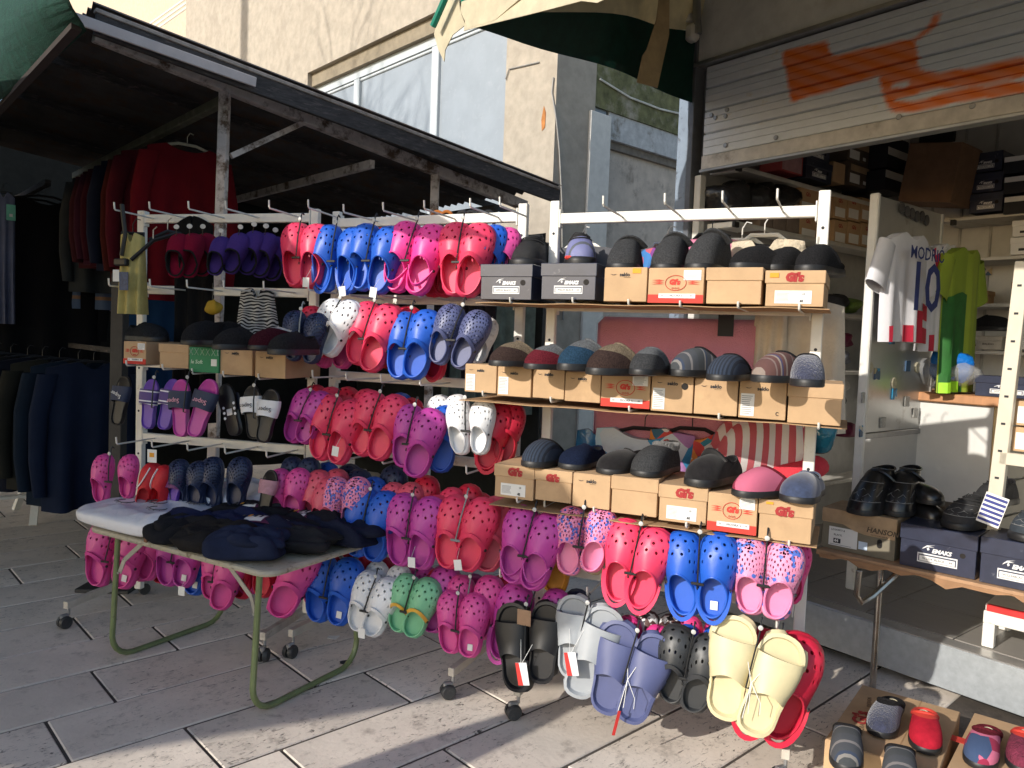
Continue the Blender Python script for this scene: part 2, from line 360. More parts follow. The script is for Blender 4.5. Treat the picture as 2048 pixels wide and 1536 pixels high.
# wires, a hook and a rust stain's iron
def wire(pts, name, m=None, r=.006, par=bld):
    put(MB().tube(pts, r, 5), name, m or M('grey_cable', (.3, .29, .27), .7), par, True)
FPp = lambda x, y, d=.012: pl(x, y, P0 + FN * d, FN)
WPp = lambda x, y, d=.012: pl(x, y, P0 + WN * d, WN)
wire([FPp(1011, 158), FPp(1018, 138), FPp(1045, 132), FPp(1078, 124)], 'cable')
wire([FPp(1107, 155), FPp(1104, 185), FPp(1109, 215), WPp(1113, 240), WPp(1119, 300), WPp(1124, 400), WPp(1126, 640)], 'cable', r=.008)
wire([WPp(1200, 158), WPp(1260, 195), WPp(1320, 218), WPp(1370, 230)], 'cable', M('white_cable', (.7, .68, .6), .6), r=.009)
put(MB().poly([FPp(1088, 212, .003), FPp(1092, 225, .003), FPp(1090, 255, .003), FPp(1084, 262, .003), FPp(1083, 240, .003)], FN * .003), 'rust_streak', M('rust', (.42, .17, .05), .9, .3), bld)
# street view in the gaps behind the clothes: a pale shop front in the sun
sf = wthing('shop_front', 'pale sunlit shop front seen through the gap under the hanging clothes', 'shop front', (-8, 12.5, 0))
def sfb(x0, x1, z0, z1, d, m, name):
    c = V3(-8, 12.5, 0) + RD * x0 * 0; mb = MB(); mb.box(V3(-8, 12.5, 0) + WD * ((x0 + x1) / 2) + WN * d + Z * ((z0 + z1) / 2), (x1 - x0, .12, z1 - z0), WD, WN, Z, .005); put(mb, name, m, sf)
sfb(-7, 7, 0, 4.5, -.2, M('pale_shop_wall', (.72, .70, .64), .8, .06), 'wall')
for i in range(-8, 9): sfb(i * .8, i * .8 + .09, 0, 3, .05, WHITE, 'post')
for i in range(-8, 8): sfb(i * .8 + .12, i * .8 + .77, .5, 1.25, 0, M('teal_panel', (.10, .38, .42), .5) if i % 3 == 1 else M('white_panel', (.75, .75, .72), .5) if i % 3 else M('tan_panel', (.45, .30, .2), .6), 'panel')

# ================================================================ left clothes stall (posts, beams, corrugated roof)
S0 = pz(450, 180, 2.8); S0[2] = 0
SDR, HDR = V3(.737, .676, 0), V3(-.676, .737, 0); SN = V3(.676, -.737, 0)
def SB(x, y, off=0.0): return pl(x, y, S0 + SN * off, SN)       # plane through the front beam
stall = wthing('market_stall', 'dark clothes stall with peeling white beams under a rusty corrugated roof', 'market stall', S0)
OLDP = M('peeling_white_paint', (.66, .60, .57), .7, .15, dirt=(.14, .09, .06), dscale=8, dlo=.5, dhi=.62, bump=.3, bscale=40)
DARKW = M('dark_board', (.05, .045, .045), .8, .4, dirt=(.16, .13, .12), dscale=12, stretch=(1, 1, 6))
TIN = M('rusty_corrugated_sheet', (.085, .075, .07), .75, .35, scale=5, dirt=(.11, .06, .035), dscale=6, dlo=.5, dhi=.65, bump=.2)
b0 = SB(188, 68); b1 = SB(1050, 412)
put(MB().bar(b0, b1, .06, .07, bev=.004), 'front_beam', OLDP, stall)
put(MB().bar(SB(150, 36, .36), SB(512, 165, .36), .012, .05, bev=.003), 'fascia_strip', M('pinkish_white_batten', (.55, .49, .47), .6, .08, dirt=(.2, .14, .1), dlo=.6), stall)
e0, e1 = SB(150, 8, .32), SB(1118, 380, .32)
ed = unit(e1 - e0); hup = V3(0, 0, 1)
put(MB().bar(e0 + ed * .08 + Z * -.055, e1 - Z * .05, .025, .10, bev=.003), 'underside_band', DARKW, stall)  # dark board standing in for the dark underside of the roof overhang
put(MB().bar(e0 + ed * .08 + Z * .004, e1 + Z * .005, .04, .02, bev=.003), 'roof_edge', M('pale_roof_edge', (.36, .31, .27), .7, .3, dirt=(.12, .08, .05), dlo=.5), stall)
# corrugated sheet: ridges along the beam
LR = np.linalg.norm(e1 - e0) + .5; P = []
for i in range(0, 121):
    t = i / 120 * 3.6; z = .018 * math.sin(i * math.pi / 1.5)
    P.append([e0 + ed * .08 + ed * ((LR - .55) * j / 6) + HDR * t + Z * (.035 + z + .06 * 0) for j in range(7)])
put(MB().slab(P, V3(0, 0, 1), .004), 'roof', TIN, stall, True, 80)
post_top = SB(450, 178)
put(MB().bar(V3(S0[0] - .05, S0[1], 0), V3(post_top[0], post_top[1], post_top[2]), .052, .052, bev=.004), 'post', OLDP, stall)
p2 = SB(871, 335); put(MB().bar(V3(p2[0], p2[1], 0), p2, .055, .055, bev=.004), 'post', OLDP, stall)
rail0 = post_top - Z * .06; rail1 = pl(137, 342, rail0, SN.copy() * 0 + np.cross(HDR, Z)); rail1 = rail0 + HDR * ((rail1 - rail0) @ HDR)
put(MB().bar(rail0, rail0 + HDR * 3.2, .05, .05, bev=.004), 'hanging_rail', M('olive_rail', (.16, .16, .11), .6, .2, dirt=(.3, .28, .22)), stall)
put(MB().bar(SB(462, 312), SB(612, 243), .03, .03), 'brace', OLDP, stall)
for t in (.9, 1.9):
    q = rail0 + SDR * (t * 1.05) + Z * (-.06 - t * .13); put(MB().bar(q, q + HDR * 3, .035, .05), 'purlin', DARKW if t > 1 else OLDP, stall)
for t in (.8, 1.7, 2.6):
    q = e0 + HDR * t + Z * .0; put(MB().bar(q - Z * .02, q + ed * LR * .95 - Z * .02, .03, .045), 'purlin', DARKW, stall)
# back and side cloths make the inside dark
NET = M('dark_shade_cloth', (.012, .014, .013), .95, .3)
q = S0 + HDR * 3.0
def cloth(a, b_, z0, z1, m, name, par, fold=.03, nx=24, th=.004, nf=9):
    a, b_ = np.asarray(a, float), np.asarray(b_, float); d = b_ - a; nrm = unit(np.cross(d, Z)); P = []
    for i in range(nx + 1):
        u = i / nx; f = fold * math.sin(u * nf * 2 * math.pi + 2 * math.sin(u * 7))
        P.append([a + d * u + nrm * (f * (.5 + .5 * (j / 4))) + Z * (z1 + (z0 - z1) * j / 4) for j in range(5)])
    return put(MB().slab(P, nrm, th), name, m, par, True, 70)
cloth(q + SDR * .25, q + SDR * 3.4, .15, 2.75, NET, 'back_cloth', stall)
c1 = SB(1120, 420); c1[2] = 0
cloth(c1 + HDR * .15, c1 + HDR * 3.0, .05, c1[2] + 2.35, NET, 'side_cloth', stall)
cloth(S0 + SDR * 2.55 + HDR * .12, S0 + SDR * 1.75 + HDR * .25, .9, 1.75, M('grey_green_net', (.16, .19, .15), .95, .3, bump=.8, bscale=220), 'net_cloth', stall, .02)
# green shade net along the left end of the roof
GNET = M('green_shade_net', (.008, .06, .04), .8, .3, scale=30, bump=.6, bscale=260, thin=.3)
nb0 = SB(150, 45, .32); g0 = nb0
def gp(x, y, k=0.): return pl(x, y, nb0 + V3(-.737, -.676, 0) * k, WD)
net = wthing('shade_net', 'dark green woven shade net hanging off the left end of the stall roof', 'shade net', gp(60, 120))
tl, tr, bl, br = gp(-200, -190, .25), gp(240, -60, .25), gp(-160, 385, .25), gp(152, 56, .25); P = []
for i in range(17):
    u = i / 16; P.append([(tl * (1 - u) + tr * u) * (1 - v) + (bl * (1 - u) + br * u) * v + WD * (.03 * math.sin(u * 9 + v * 5) - .05 * math.sin(v * 3.1)) for v in np.linspace(0, 1, 11)])
put(MB().slab(P, WD, .003), 'net_sheet', GNET, net, True, 80)
put(MB().bar(gp(-160, 390, .25), gp(153, 53, .25), .03, .02), 'hem', M('dark_hem', (.03, .022, .018), .9), net)
n2 = wthing('shade_net', 'small green shade net sagging at the far left beneath the stall roof', 'shade net', gp(20, 380))
P = []
tl, tr, bl, br = gp(-140, 300, -1.4), gp(75, 330, -1.4), gp(-140, 420, -1.4), gp(20, 385, -1.4)
for i in range(9):
    u = i / 8; P.append([(tl * (1 - u) + tr * u) * (1 - v) + (bl * (1 - u) + br * u) * v + Z * (-.05 * math.sin(u * 3.1) * v) for v in np.linspace(0, 1, 6)])
put(MB().slab(P, WD, .003), 'net_sheet', GNET, n2, True, 80)

# ================================================================ kiosk on the right
K0 = V3(1.0, 4.47, 0); KD, KI = V3(.626, -.780, 0), V3(.780, .626, 0); KN = -KI
def KP(x, y, b=0.0): return pl(x, y, K0 + KI * b, KN)
def kp(a, b, z): return K0 + KD * a + KI * b + Z * z
def kab(p): return (np.asarray(p) - K0) @ KD, (np.asarray(p) - K0) @ KI
kiosk = wthing('kiosk', 'metal shoe kiosk with half raised roller shutter and orange graffiti', 'kiosk', K0)
def kb(a0, a1, b0, b1, z0, z1, m, name, par=None, bev=.003):
    mb = MB(); mb.box(kp((a0 + a1) / 2, (b0 + b1) / 2, (z0 + z1) / 2), (abs(a1 - a0), abs(b1 - b0), abs(z1 - z0)), KD, KI, Z, bev)
    return put(mb, name, m, par or kiosk)
KW = 3.4
INNER = M('kiosk_inner_panel', (.60, .59, .55), .5, .06)
zb = KP(1392, 316)[2]; zt = KP(1398, 137)[2]
GALV = M('galvanised_steel', (.42, .45, .47), .45, .12, scale=26, metal=.35, dirt=(.36, .39, .41), dscale=30)
SLATM = M('shutter_paint', (.68, .72, .77), .5, .06, dirt=(.62, .60, .55), dscale=7, dlo=.6, dhi=.7, stretch=(1, 1, 2)); 
def paint_mat():
    m = SLATM; nt = m.node_tree; n = nt.nodes; L = nt.links; b = n['Principled BSDF']
    at = n.new('ShaderNodeAttribute'); at.attribute_name = 'paint'; src = b.inputs['Base Color'].links[0].from_socket
    mx = n.new('ShaderNodeMix'); mx.data_type = 'RGBA'; L.new(at.outputs['Fac'], mx.inputs[0]); L.new(src, mx.inputs[6]); mx.inputs[7].default_value = (.80, .17, .012, 1); L.new(mx.outputs[2], b.inputs['Base Color'])
paint_mat()
def gz(pts): return [(lambda p: (kab(p)[0], p[2]))(KP(1248 + x / 2.56, y / 2.56)) for x, y in pts]
GR = [gz([(815, 265), (1035, 212), (1045, 270), (1062, 292), (1480, 203), (1497, 290), (1490, 330), (1320, 375), (1240, 402), (1100, 445), (860, 517), (845, 430), (835, 350), (820, 330)]),
      gz([(1480, 203), (1530, 165), (1570, 125), (1598, 70), (1616, 72), (1592, 130), (1545, 168), (1500, 205)]),
      gz([(1310, 390), (1490, 330), (1520, 365), (1600, 378), (1800, 350), (2060, 296), (2060, 388), (1800, 432), (1560, 450), (1500, 475), (1380, 502), (1372, 520), (1480, 528), (1700, 465), (2060, 416), (2060, 470), (1700, 517), (1500, 562), (1400, 575), (1362, 552), (1330, 480)])]
def inpoly(p, X, Y):
    c = np.zeros(X.shape, bool); j = len(p) - 1
    for i in range(len(p)):
        (x0, y0), (x1, y1) = p[i], p[j]
        if y0 != y1: c ^= ((y0 > Y) != (y1 > Y)) & (X < (x1 - x0) * (Y - y0) / (y1 - y0) + x0)
        j = i
    return c
HOLE = gz([(1350, 440), (1440, 405), (1480, 415), (1450, 450), (1360, 462)])
nsl = 4; hs = (zt - zb) / nsl
for k in range(nsl):
    z0 = zb + k * hs; prof = [(0, .03), (.012, .012), (.05, .002), (.12, 0), (.20, 0), (.28, 0), (.36, 0), (.38, .006), (.40, 0), (.48, 0), (.57, 0), (.66, 0), (.68, .006), (.70, 0), (.78, 0), (.86, 0), (.94, .002), (.985, .014), (1, .03)]
    na = 460; P = []
    for i in range(na + 1):
        a = .05 + (KW - .1) * i / na
        P.append([kp(a, b_, z0 + f * hs) for f, b_ in prof])
    mb = MB(); mb.grid(P); o = put(mb, 'shutter_slat', SLATM, kiosk, True, 35)
    AA = np.repeat(.05 + (KW - .1) * np.arange(na + 1) / na, len(prof)); ZZ = np.tile([z0 + f * hs for f, _ in prof], na + 1); col = np.zeros(len(AA))
    for da in (-.012, 0, .012):
        for dz_ in (-.009, 0, .009):
            X_, Y_ = AA + da + .004 * np.sin(ZZ * 260 + AA * 31), ZZ + dz_; m_ = np.zeros(len(AA), bool)
            for g in GR: m_ |= inpoly(g, X_, Y_)
            col += (m_ & ~inpoly(HOLE, X_, Y_)) / 9
    col = np.clip(col * 1.7, 0, 1); col *= np.clip(.93 + .07 * np.sin(AA * 47 + ZZ * 90), 0, 1)
    ca = o.data.color_attributes.new('paint', 'FLOAT_COLOR', 'POINT')
    ca.data.foreach_set('color', np.repeat(col, 4))
kb(.05, KW - .05, -.012, .03, zb - .075, zb - .001, M('shutter_bottom_bar', (.52, .49, .45), .5, .2, dirt=(.2, .16, .12), dlo=.55), 'shutter_bar')
kb(.05, KW - .05, -.03, .03, zb - .095, zb - .078, GREYM, 'shutter_bar')
for x, y in ((1432, 236), (1452, 233), (1455, 220), (1424, 231)): 
    p = KP(x, y); put(MB().disc(p, KN, .012, .012), 'bolt', GREYM, kiosk)
for x, y in ((1453, 291), (1554, 276), (1800, 235), (1947, 213)):
    p = KP(x, y); put(MB().disc(p + KN * .008, KN, .013, .008), 'bolt', GREYM, kiosk)
kb(-.02, KW, -.035, .3, zt + .001, zt + .025, GREYM, 'shutter_box_lip')
kb(-.02, KW, -.01, .35, zt + .026, zt + .95, M('shutter_box_paint', (.70, .71, .71), .6, .08, dirt=(.58, .57, .55), dscale=4), 'shutter_box')
BLUEP = M('blue_grey_paint', (.20, .25, .32), .5, .12, dirt=(.07, .08, .10), dscale=16, dlo=.58, dhi=.68)
kb(-.125, -.045, -.02, .08, 0, 3.6, BLUEP, 'corner_post', bev=.006)
kb(-.04, -.005, -.03, .06, 0, 3.4, M('dark_guide', (.10, .11, .13), .5, .2), 'shutter_guide')
kb(.0, .045, .0, .05, .25, zb - .1, INNER, 'shutter_guide')
kb(-.12, -.02, .1, 2.2, .24, 3.5, M('grey_side_panel', (.45, .45, .44), .6, .1), 'side_wall')
kb(-.018, KW, 2.1, 2.2, .24, 3.5, INNER, 'back_wall')
kb(KW, KW + .1, 0, 2.2, .24, 3.5, INNER, 'side_wall')
kb(-.018, KW - .002, .36, 2.098, 3.3, 3.38, M('kiosk_ceiling', (.4, .39, .36), .6), 'ceiling')
kb(-.15, KW + .1, -.1, 2.3, zt + .96, zt + 1.0, M('kiosk_roof', (.3, .3, .3), .6), 'roof')
# ribs of the panelled back wall
for i in range(18): kb(i * .19 + .03, i * .19 + .045, 2.085, 2.099, .3, 3.29, M('panel_rib', (.42, .41, .38), .5), 'panel_rib')
# platform: galvanised edge, tiled top
def plat_b(p): return kab(p)[1]
pb = -.02
kb(-.1, KW, pb, pb + .02, .045, .235, GALV, 'platform_edge')
kb(-.1, KW, pb, pb + .09, .2355, .243, M('steel_trim', (.45, .44, .42), .35, .15, metal=.6), 'platform_trim')
kb(-.1, KW, .1, 2.2, .10, .232, M('platform_base', (.08, .08, .08), .9), 'platform')
TILE = M('grey_floor_tile', (.27, .25, .225), .38, .08, scale=3, stretch=(1, 8, 1), dirt=(.20, .185, .17), dscale=6)
tb = MB(); tb.box((0, 0, 0), (.395, .395, .012), b=.002); tme = tb.mesh('floor_tile')
for i in range(9):
    for j in range(5):
        obj('floor_tile', tme, TILE, kiosk, frame(kp(-.1 + .2 + .4 * i, .075 + .2 + .4 * j, .238) - K0, KD, KI, Z))

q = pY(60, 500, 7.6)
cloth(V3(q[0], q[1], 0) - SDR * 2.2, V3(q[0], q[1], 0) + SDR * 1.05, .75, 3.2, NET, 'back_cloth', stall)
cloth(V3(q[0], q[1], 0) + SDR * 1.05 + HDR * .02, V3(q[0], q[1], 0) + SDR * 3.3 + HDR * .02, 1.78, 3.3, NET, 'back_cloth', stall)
# ================================================================ shoe shapes (unit length, heel at y=0, toe at y=1, sole at z=0)
OUT_CLOG = [(0, 0), (.004, .045), (.02, .09), (.06, .132), (.15, .158), (.3, .153), (.42, .165), (.55, .19), (.68, .205), (.78, .203), (.86, .188), (.92, .158), (.965, .115), (.99, .06), (1, 0)]
OUT_CLOG = [(y, w * 1.17) for y, w in OUT_CLOG]
OUT_SLIM = [(0, 0), (.004, .045), (.02, .08), (.06, .118), (.15, .138), (.3, .133), (.42, .145), (.55, .17), (.68, .185), (.78, .18), (.86, .16), (.92, .132), (.965, .095), (.99, .05), (1, 0)]
def outline(tab, N, asym=.035):
    ys = [p[0] for p in tab]; ws = [p[1] for p in tab]
    yy = np.concatenate([np.linspace(0, .06, 24) ** 1, np.linspace(.07, .93, 60), np.linspace(.94, 1, 24)])
    ww = np.interp(yy, ys, ws); cc = asym * np.sin((yy - .25) * 2.6)
    pts = np.concatenate([np.stack([cc + ww, yy], 1), np.stack([cc - ww, yy], 1)[::-1][1:-1]])
    ang = np.unwrap(np.arctan2(pts[:, 1] - .5, pts[:, 0])); o = np.argsort(ang); ang, pts = ang[o], pts[o]
    a = -math.pi / 2 + 2 * math.pi * np.arange(N) / N
    ae = np.concatenate([ang - 2 * math.pi, ang, ang + 2 * math.pi]); pe = np.concatenate([pts, pts, pts])
    return a, np.stack([np.interp(a, ae, pe[:, 0]), np.interp(a, ae, pe[:, 1])], 1)
def shoe(tab=OUT_CLOG, N=48, ts=None, zb=.075, yc=.275, rx=.158, ry=.245, zh=.13, zs=.155, zf=.31, toe=.13, k=.55, holes=None, cuff=2, asym=.035, bulge=.03, sole_out=.02, rim=.013, hsec=.30, hr=.021, cuffsec=-.15, ox=1.0, zp=1.6):
    a, B = outline(tab, N, asym); ts = ts if ts is not None else [0, .09, .2, .32, .44, .56, .68, .8, .9, 1]
    up, so_, cu, rm = MB(), MB(), MB(), MB()
    def O(ai):
        s = math.sin(ai); z = zs + ((zf - zs) * s ** zp if s > 0 else (zh - zs) * (-s) ** 1.5)
        cx = math.cos(ai); cx = math.copysign(abs(cx) ** (ox if s > 0 else 1), cx)
        return V3(rx * cx + asym * math.sin((yc + ry * s - .25) * 2.6), yc + ry * s, z)
    G = []
    for i in range(N):
        b = V3(B[i][0], B[i][1], zb); o = O(a[i]); s = max(0, math.sin(a[i])); d = b - o; d[2] = 0; ln = np.linalg.norm(d)
        c1 = b + V3(0, 0, max(.02, toe * (.45 + .55 * s) * (1 if o[2] - zb > toe else (o[2] - zb) / toe * .8))) + unit(d) * bulge * .3
        c2 = o + d * k * (.35 + .65 * s) + V3(0, 0, -.02 * (1 - s)) + unit(d) * (.015)
        G.append([b * (1 - t) ** 3 + c1 * 3 * t * (1 - t) ** 2 + c2 * 3 * t * t * (1 - t) + o * t ** 3 for t in ts])
    nt = len(ts)
    def hole(i, j):
        s = math.sin((a[i] + a[(i + 1) % N]) / 2 if i < N - 1 else a[i])
        if holes == 'clog':
            if j == 0: return (i % 2 == 0) and s > .1 and s < .985 and (i // 2) % 2 == 0
            return 2 <= j <= nt - 4 + (1 if False else 0) and (i + j) % 2 == 0 and s > hsec
        if holes == 'mesh': return 1 <= j <= nt - 3 and s > hsec and (i + j) % 2 == 0
        if holes == 'few': return j in (2, 4, 6) and i % 2 == 0 and s > .45
        return False
    for i in range(N):
        i2 = (i + 1) % N
        for j in range(nt - 1):
            q = [G[i][j], G[i2][j], G[i2][j + 1], G[i][j + 1]]
            if not hole(i, j):
                tgt = cu if (cuff and j >= nt - 1 - cuff and math.sin(a[i]) > cuffsec) else up
                tgt.add(q, [(0, 1, 2, 3)]); continue
            c = sum(q) / 4; du = np.linalg.norm(q[1] - q[0] + q[2] - q[3]) / 2; dv = np.linalg.norm(q[3] - q[0] + q[2] - q[1]) / 2
            hr_ = hr if holes != 'mesh' else 1.0
            fu, fv = min(.40, hr_ / du), min(.40, hr_ / dv)
            if holes == 'mesh': fu = fv = .36
            if holes == 'clog' and j == 0: fu, fv = .40, .30
            def bl(u, v): return q[0] * (1 - u) * (1 - v) + q[1] * u * (1 - v) + q[2] * u * v + q[3] * (1 - u) * v
            ring_o = [(0, 0), (.5, 0), (1, 0), (1, .5), (1, 1), (.5, 1), (0, 1), (0, .5)]
            ring_i = []
            for (u, v) in ring_o:
                an = math.atan2(v - .5, u - .5); ring_i.append((.5 + fu * math.cos(an), .5 + fv * math.sin(an)))
            nrm = unit(np.cross(q[1] - q[0], q[3] - q[0]))
            vs = [bl(*p) for p in ring_o] + [bl(*p) for p in ring_i] + [bl(*p) - nrm * (.016 if nrm @ (c - V3(0, .5, 0)) > 0 else -.016) for p in ring_i]
            up.add(vs, [(m, (m + 1) % 8, 8 + (m + 1) % 8, 8 + m) for m in range(8)] + [(8 + m, 8 + (m + 1) % 8, 16 + (m + 1) % 8, 16 + m) for m in range(8)])
    # rim bead
    rm.tube([G[i][-1] for i in range(N)], rim, 6, closed=True)
    # sole and foot bed
    rows = []
    for i in range(N):
        b = B[i]; cxy = V3(0, .5, 0)
        def rg(f, z): return V3(b[0] * f, .5 + (b[1] - .5) * f, z)
        rows.append([rg(.95, 0), rg(1 + sole_out, zb * .12), rg(1 + sole_out * 1.2, zb * .5), rg(1 + sole_out, zb * .86), rg(1.0, zb + .004)])
    so_.grid(rows, closed_u=True); so_.add([r[0] for r in rows], [tuple(range(N))[::-1]])
    fb = [V3(B[i][0] * .86, .5 + (B[i][1] - .5) * .9, zb * .8) for i in range(N)]
    so_.add(fb + [V3(0, .3, zb * .74)], [(i, (i + 1) % N, N) for i in range(N)])
    lin = MB()
    for i in range(N):
        i2 = (i + 1) % N
        if math.sin(a[i]) < .45:
            o1, o2 = G[i][-1], G[i2][-1]; f1, f2 = fb[i], fb[i2]; m1 = o1 * .5 + V3(f1[0], f1[1], o1[2]) * .5 * 1; m2 = o2 * .5 + V3(f2[0], f2[1], o2[2]) * .5
            m1 = o1 * .35 + f1 * .65 + V3(0, 0, .3 * (o1[2] - f1[2])); m2 = o2 * .35 + f2 * .65 + V3(0, 0, .3 * (o2[2] - f2[2]))
            lin.add([o1, o2, m2, m1, f2, f1], [(0, 1, 2, 3), (3, 2, 4, 5)])
    return dict(up=up, sole=so_, cuff=cu, rim=rm, lin=lin, G=G, a=a, O=O, B=B, fb=fb)
def join(*ms, second=()):
    r = MB()
    for m in ms: r.add(m.v, m.f)
    for m in second: r.add(m.v, m.f, 1)
    return r
def weld(me):
    bm = bmesh.new(); bm.from_mesh(me); bmesh.ops.remove_doubles(bm, verts=bm.verts, dist=.0008); bmesh.ops.recalc_face_normals(bm, faces=bm.faces)
    for e in bm.edges: e.smooth = len(e.link_faces) != 2 or e.calc_face_angle(0) < R(50)
    for f in bm.faces: f.smooth = True
    bm.to_mesh(me); bm.free(); return me
def sm(mb, name): return weld(mb.mesh(name))
def band_pts(l, m_, r_, n=13):
    l, m_, r_ = map(lambda q: np.asarray(q, float), (l, m_, r_)); c = 2 * m_ - (l + r_) / 2
    return [l * (1 - t) ** 2 + c * 2 * t * (1 - t) + r_ * t * t for t in np.linspace(0, 1, n)]
def band(pts, w, th, up):
    mb = MB(); rows = []
    for i, p in enumerate(pts):
        t = unit(pts[min(i + 1, len(pts) - 1)] - pts[max(i - 1, 0)]); n = unit(np.cross(t, up)); n2 = unit(np.cross(n, t))
        rows.append([p - n2 * w / 2 - n * th / 2, p + n2 * w / 2 - n * th / 2, p + n2 * w / 2 + n * th / 2, p - n2 * w / 2 + n * th / 2, p - n2 * w / 2 - n * th / 2])
    mb.grid(rows); mb.add([q for q in rows[0][:4]], [(0, 1, 2, 3)]); mb.add([q for q in rows[-1][:4]], [(3, 2, 1, 0)]); return mb
SH = {}
def clog_meshes(kind):
    if kind in SH: return SH[kind]
    if kind == 'mesh': s = shoe(N=60, ts=list(np.linspace(0, 1, 14)), holes='mesh', hsec=.25, cuff=0)
    elif kind == 'few': s = shoe(N=48, holes='few', hr=.026, cuff=0)
    else: s = shoe(N=34, ts=[0, .10, .19, .33, .47, .61, .75, .88, 1], holes='clog', hsec=.40, hr=.019, cuff=0)
    d = dict(body=sm(join(s['up'], second=(s['sole'], s['rim'], s['lin'])), 'clog'))
    G, a = s['G'], s['a']; N = len(a)
    il = int(np.argmin(abs(((a - math.radians(188) + math.pi) % (2 * math.pi)) - math.pi))); ir = int(np.argmin(abs(((a - math.radians(-8) + math.pi) % (2 * math.pi)) - math.pi)))
    j = len(G[0]) // 2 + 1; L_, R_ = G[il][j] * 1.02, G[ir][j] * 1.02
    L_[2] += .02; R_[2] += .02
    fwd = band_pts(L_, V3(.01, .54, .345), R_); back = [V3(R_[0] * -math.cos(q), L_[1] - (L_[1] + .03) * math.sin(q), L_[2] * (1 - math.sin(q)) + .135 * math.sin(q)) for q in np.linspace(0, math.pi, 15)]; down = band_pts(L_, V3(0, .12, .20), R_)
    d['fwd'] = sm(band(fwd, .055, .012, V3(0, 1, .3)), 'strap'); d['back'] = sm(band(back, .05, .012, V3(0, 1, 0)), 'strap'); d['down'] = sm(band(down, .05, .012, V3(0, .6, 1)), 'strap')
    r1 = MB().disc(L_ + V3(-.006, 0, 0), V3(-1, -.1, .35), .021, .014, 10).mesh('rivet'); r2 = MB().disc(R_ + V3(.006, 0, 0), V3(1, -.1, .35), .021, .014, 10).mesh('rivet')
    d['riv'] = (r1, r2); SH[kind] = d; return d
def slide_meshes(kind):
    k = 'slide_' + kind
    if k in SH: return SH[k]
    chunky = kind == 'chunky'; N = 56; a, B = outline(OUT_CLOG if chunky else OUT_SLIM, N, .035)
    zt_ = .13 if chunky else .085; rows = []
    for i in range(N):
        b = B[i]
        def rg(f, z, bb=b): return V3(bb[0] * f, .5 + (bb[1] - .5) * (1 - (1 - f) * .55), z)
        hump = .03 * math.cos((b[1] - .1) * 3.2)
        if chunky:
            f = 1.13 if (i // 4) % 2 else .99; rows.append([rg(.94, 0), rg(f, .012), rg(f + .03, .06), rg(1.03, .10), rg(1.07, zt_ + hump), rg(.93, zt_ + hump + .008), rg(.86, zt_ - .03 + hump * .6)])
        else: rows.append([rg(.95, 0), rg(1.02, .012), rg(1.03, .045), rg(1.0, zt_ + hump), rg(.93, zt_ + hump + .004), rg(.88, zt_ - .018 + hump * .6)])
    mb = MB(); mb.grid(rows, closed_u=True); mb.add([r[0] for r in rows], [tuple(range(N))[::-1]])
    mb.add([r[-1] for r in rows] + [V3(0, .5, zt_ - .03)], [(i, (i + 1) % N, N) for i in range(N)])
    d = dict(sole=weld(mb.mesh('sole')))
    y0, y1 = (.36, .80) if chunky else (.47, .79); hh = .16 if chunky else .15; P = []
    ys = np.linspace(y0, y1, 7); w_ = np.interp(ys, [p[0] for p in OUT_CLOG], [p[1] for p in OUT_CLOG]) * (1.07 if chunky else .95)
    for q in range(19):
        th = math.pi * q / 18; row = []
        for y, w in zip(ys, w_):
            f = (y - y0) / (y1 - y0); h = hh * (1 - .35 * f); cut = .10 * math.sin(th) ** 2 * (1 - f) * (1 if chunky else .35)
            row.append(V3(.035 * math.sin((y - .25) * 2.6) + w * math.cos(th) * (1.01), y + cut, zt_ - .03 + (h + .03) * math.sin(th) ** .7))
        P.append(row)
    mb = MB(); nu = len(P); Q = [[p - V3(0, 0, .0) + unit(V3(0, .6, .0) * 0 + V3(-(p[0]), 0, -.12)) * .022 for p in r] for r in P]
    mb.grid(P); mb.grid([r[::-1] for r in Q])
    mb.grid([[P[i][0], Q[i][0]] for i in range(nu)]); mb.grid([[Q[i][-1], P[i][-1]] for i in range(nu)])
    d['strap'] = weld(mb.mesh('strap')); SH[k] = d; return d
COLS = dict(coral=(.78, .05, .125), red=(.58, .018, .05), hotpink=(.80, .05, .30), orchid=(.50, .055, .33), pink=(.66, .07, .30), blue=(.015, .10, .52), navy=(.018, .028, .075), white=(.78, .78, .79), black=(.012, .012, .014), green=(.19, .50, .28),
            grey=(.34, .36, .38), slate=(.085, .10, .215), charcoal=(.035, .037, .04), beige=(.62, .545, .33), rose=(.80, .24, .43), purple=(.14, .055, .40), salmon=(.66, .09, .15), orange=(.65, .28, .03), yellow=(.70, .40, .05), dpink=(.80, .06, .25))
def EVA(c): return M('foam_' + c, COLS[c], .42, .06, scale=6, bump=.04, bscale=300, spec=.45)
FLORAL = voro('floral_foam', [(.80, .25, .44), (.80, .25, .44), (.06, .12, .50), (.80, .25, .44), (.75, .22, .4)], 26, .5)
FLORAL_S = voro('floral_foam_bold', [(.80, .30, .48), (.80, .30, .48), (.78, .27, .45), (.08, .16, .55)], 20, .5)
LADY = voro('ladybird_foam', [(.80, .05, .27), (.80, .05, .27), (.80, .05, .27), (.25, .01, .08)], 12, .45)
DOG = voro('black_white_print', [(.75, .75, .75), (.02, .02, .02), (.75, .75, .75), (.10, .04, .035)], 9, .5)
TAGR = M('red_tag', (.55, .03, .025), .6, .05)
CLEAR = M('grey_disc', (.22, .24, .25), .3, .1)
WSTR = M('white_string', (.7, .7, .68), .8, .05)

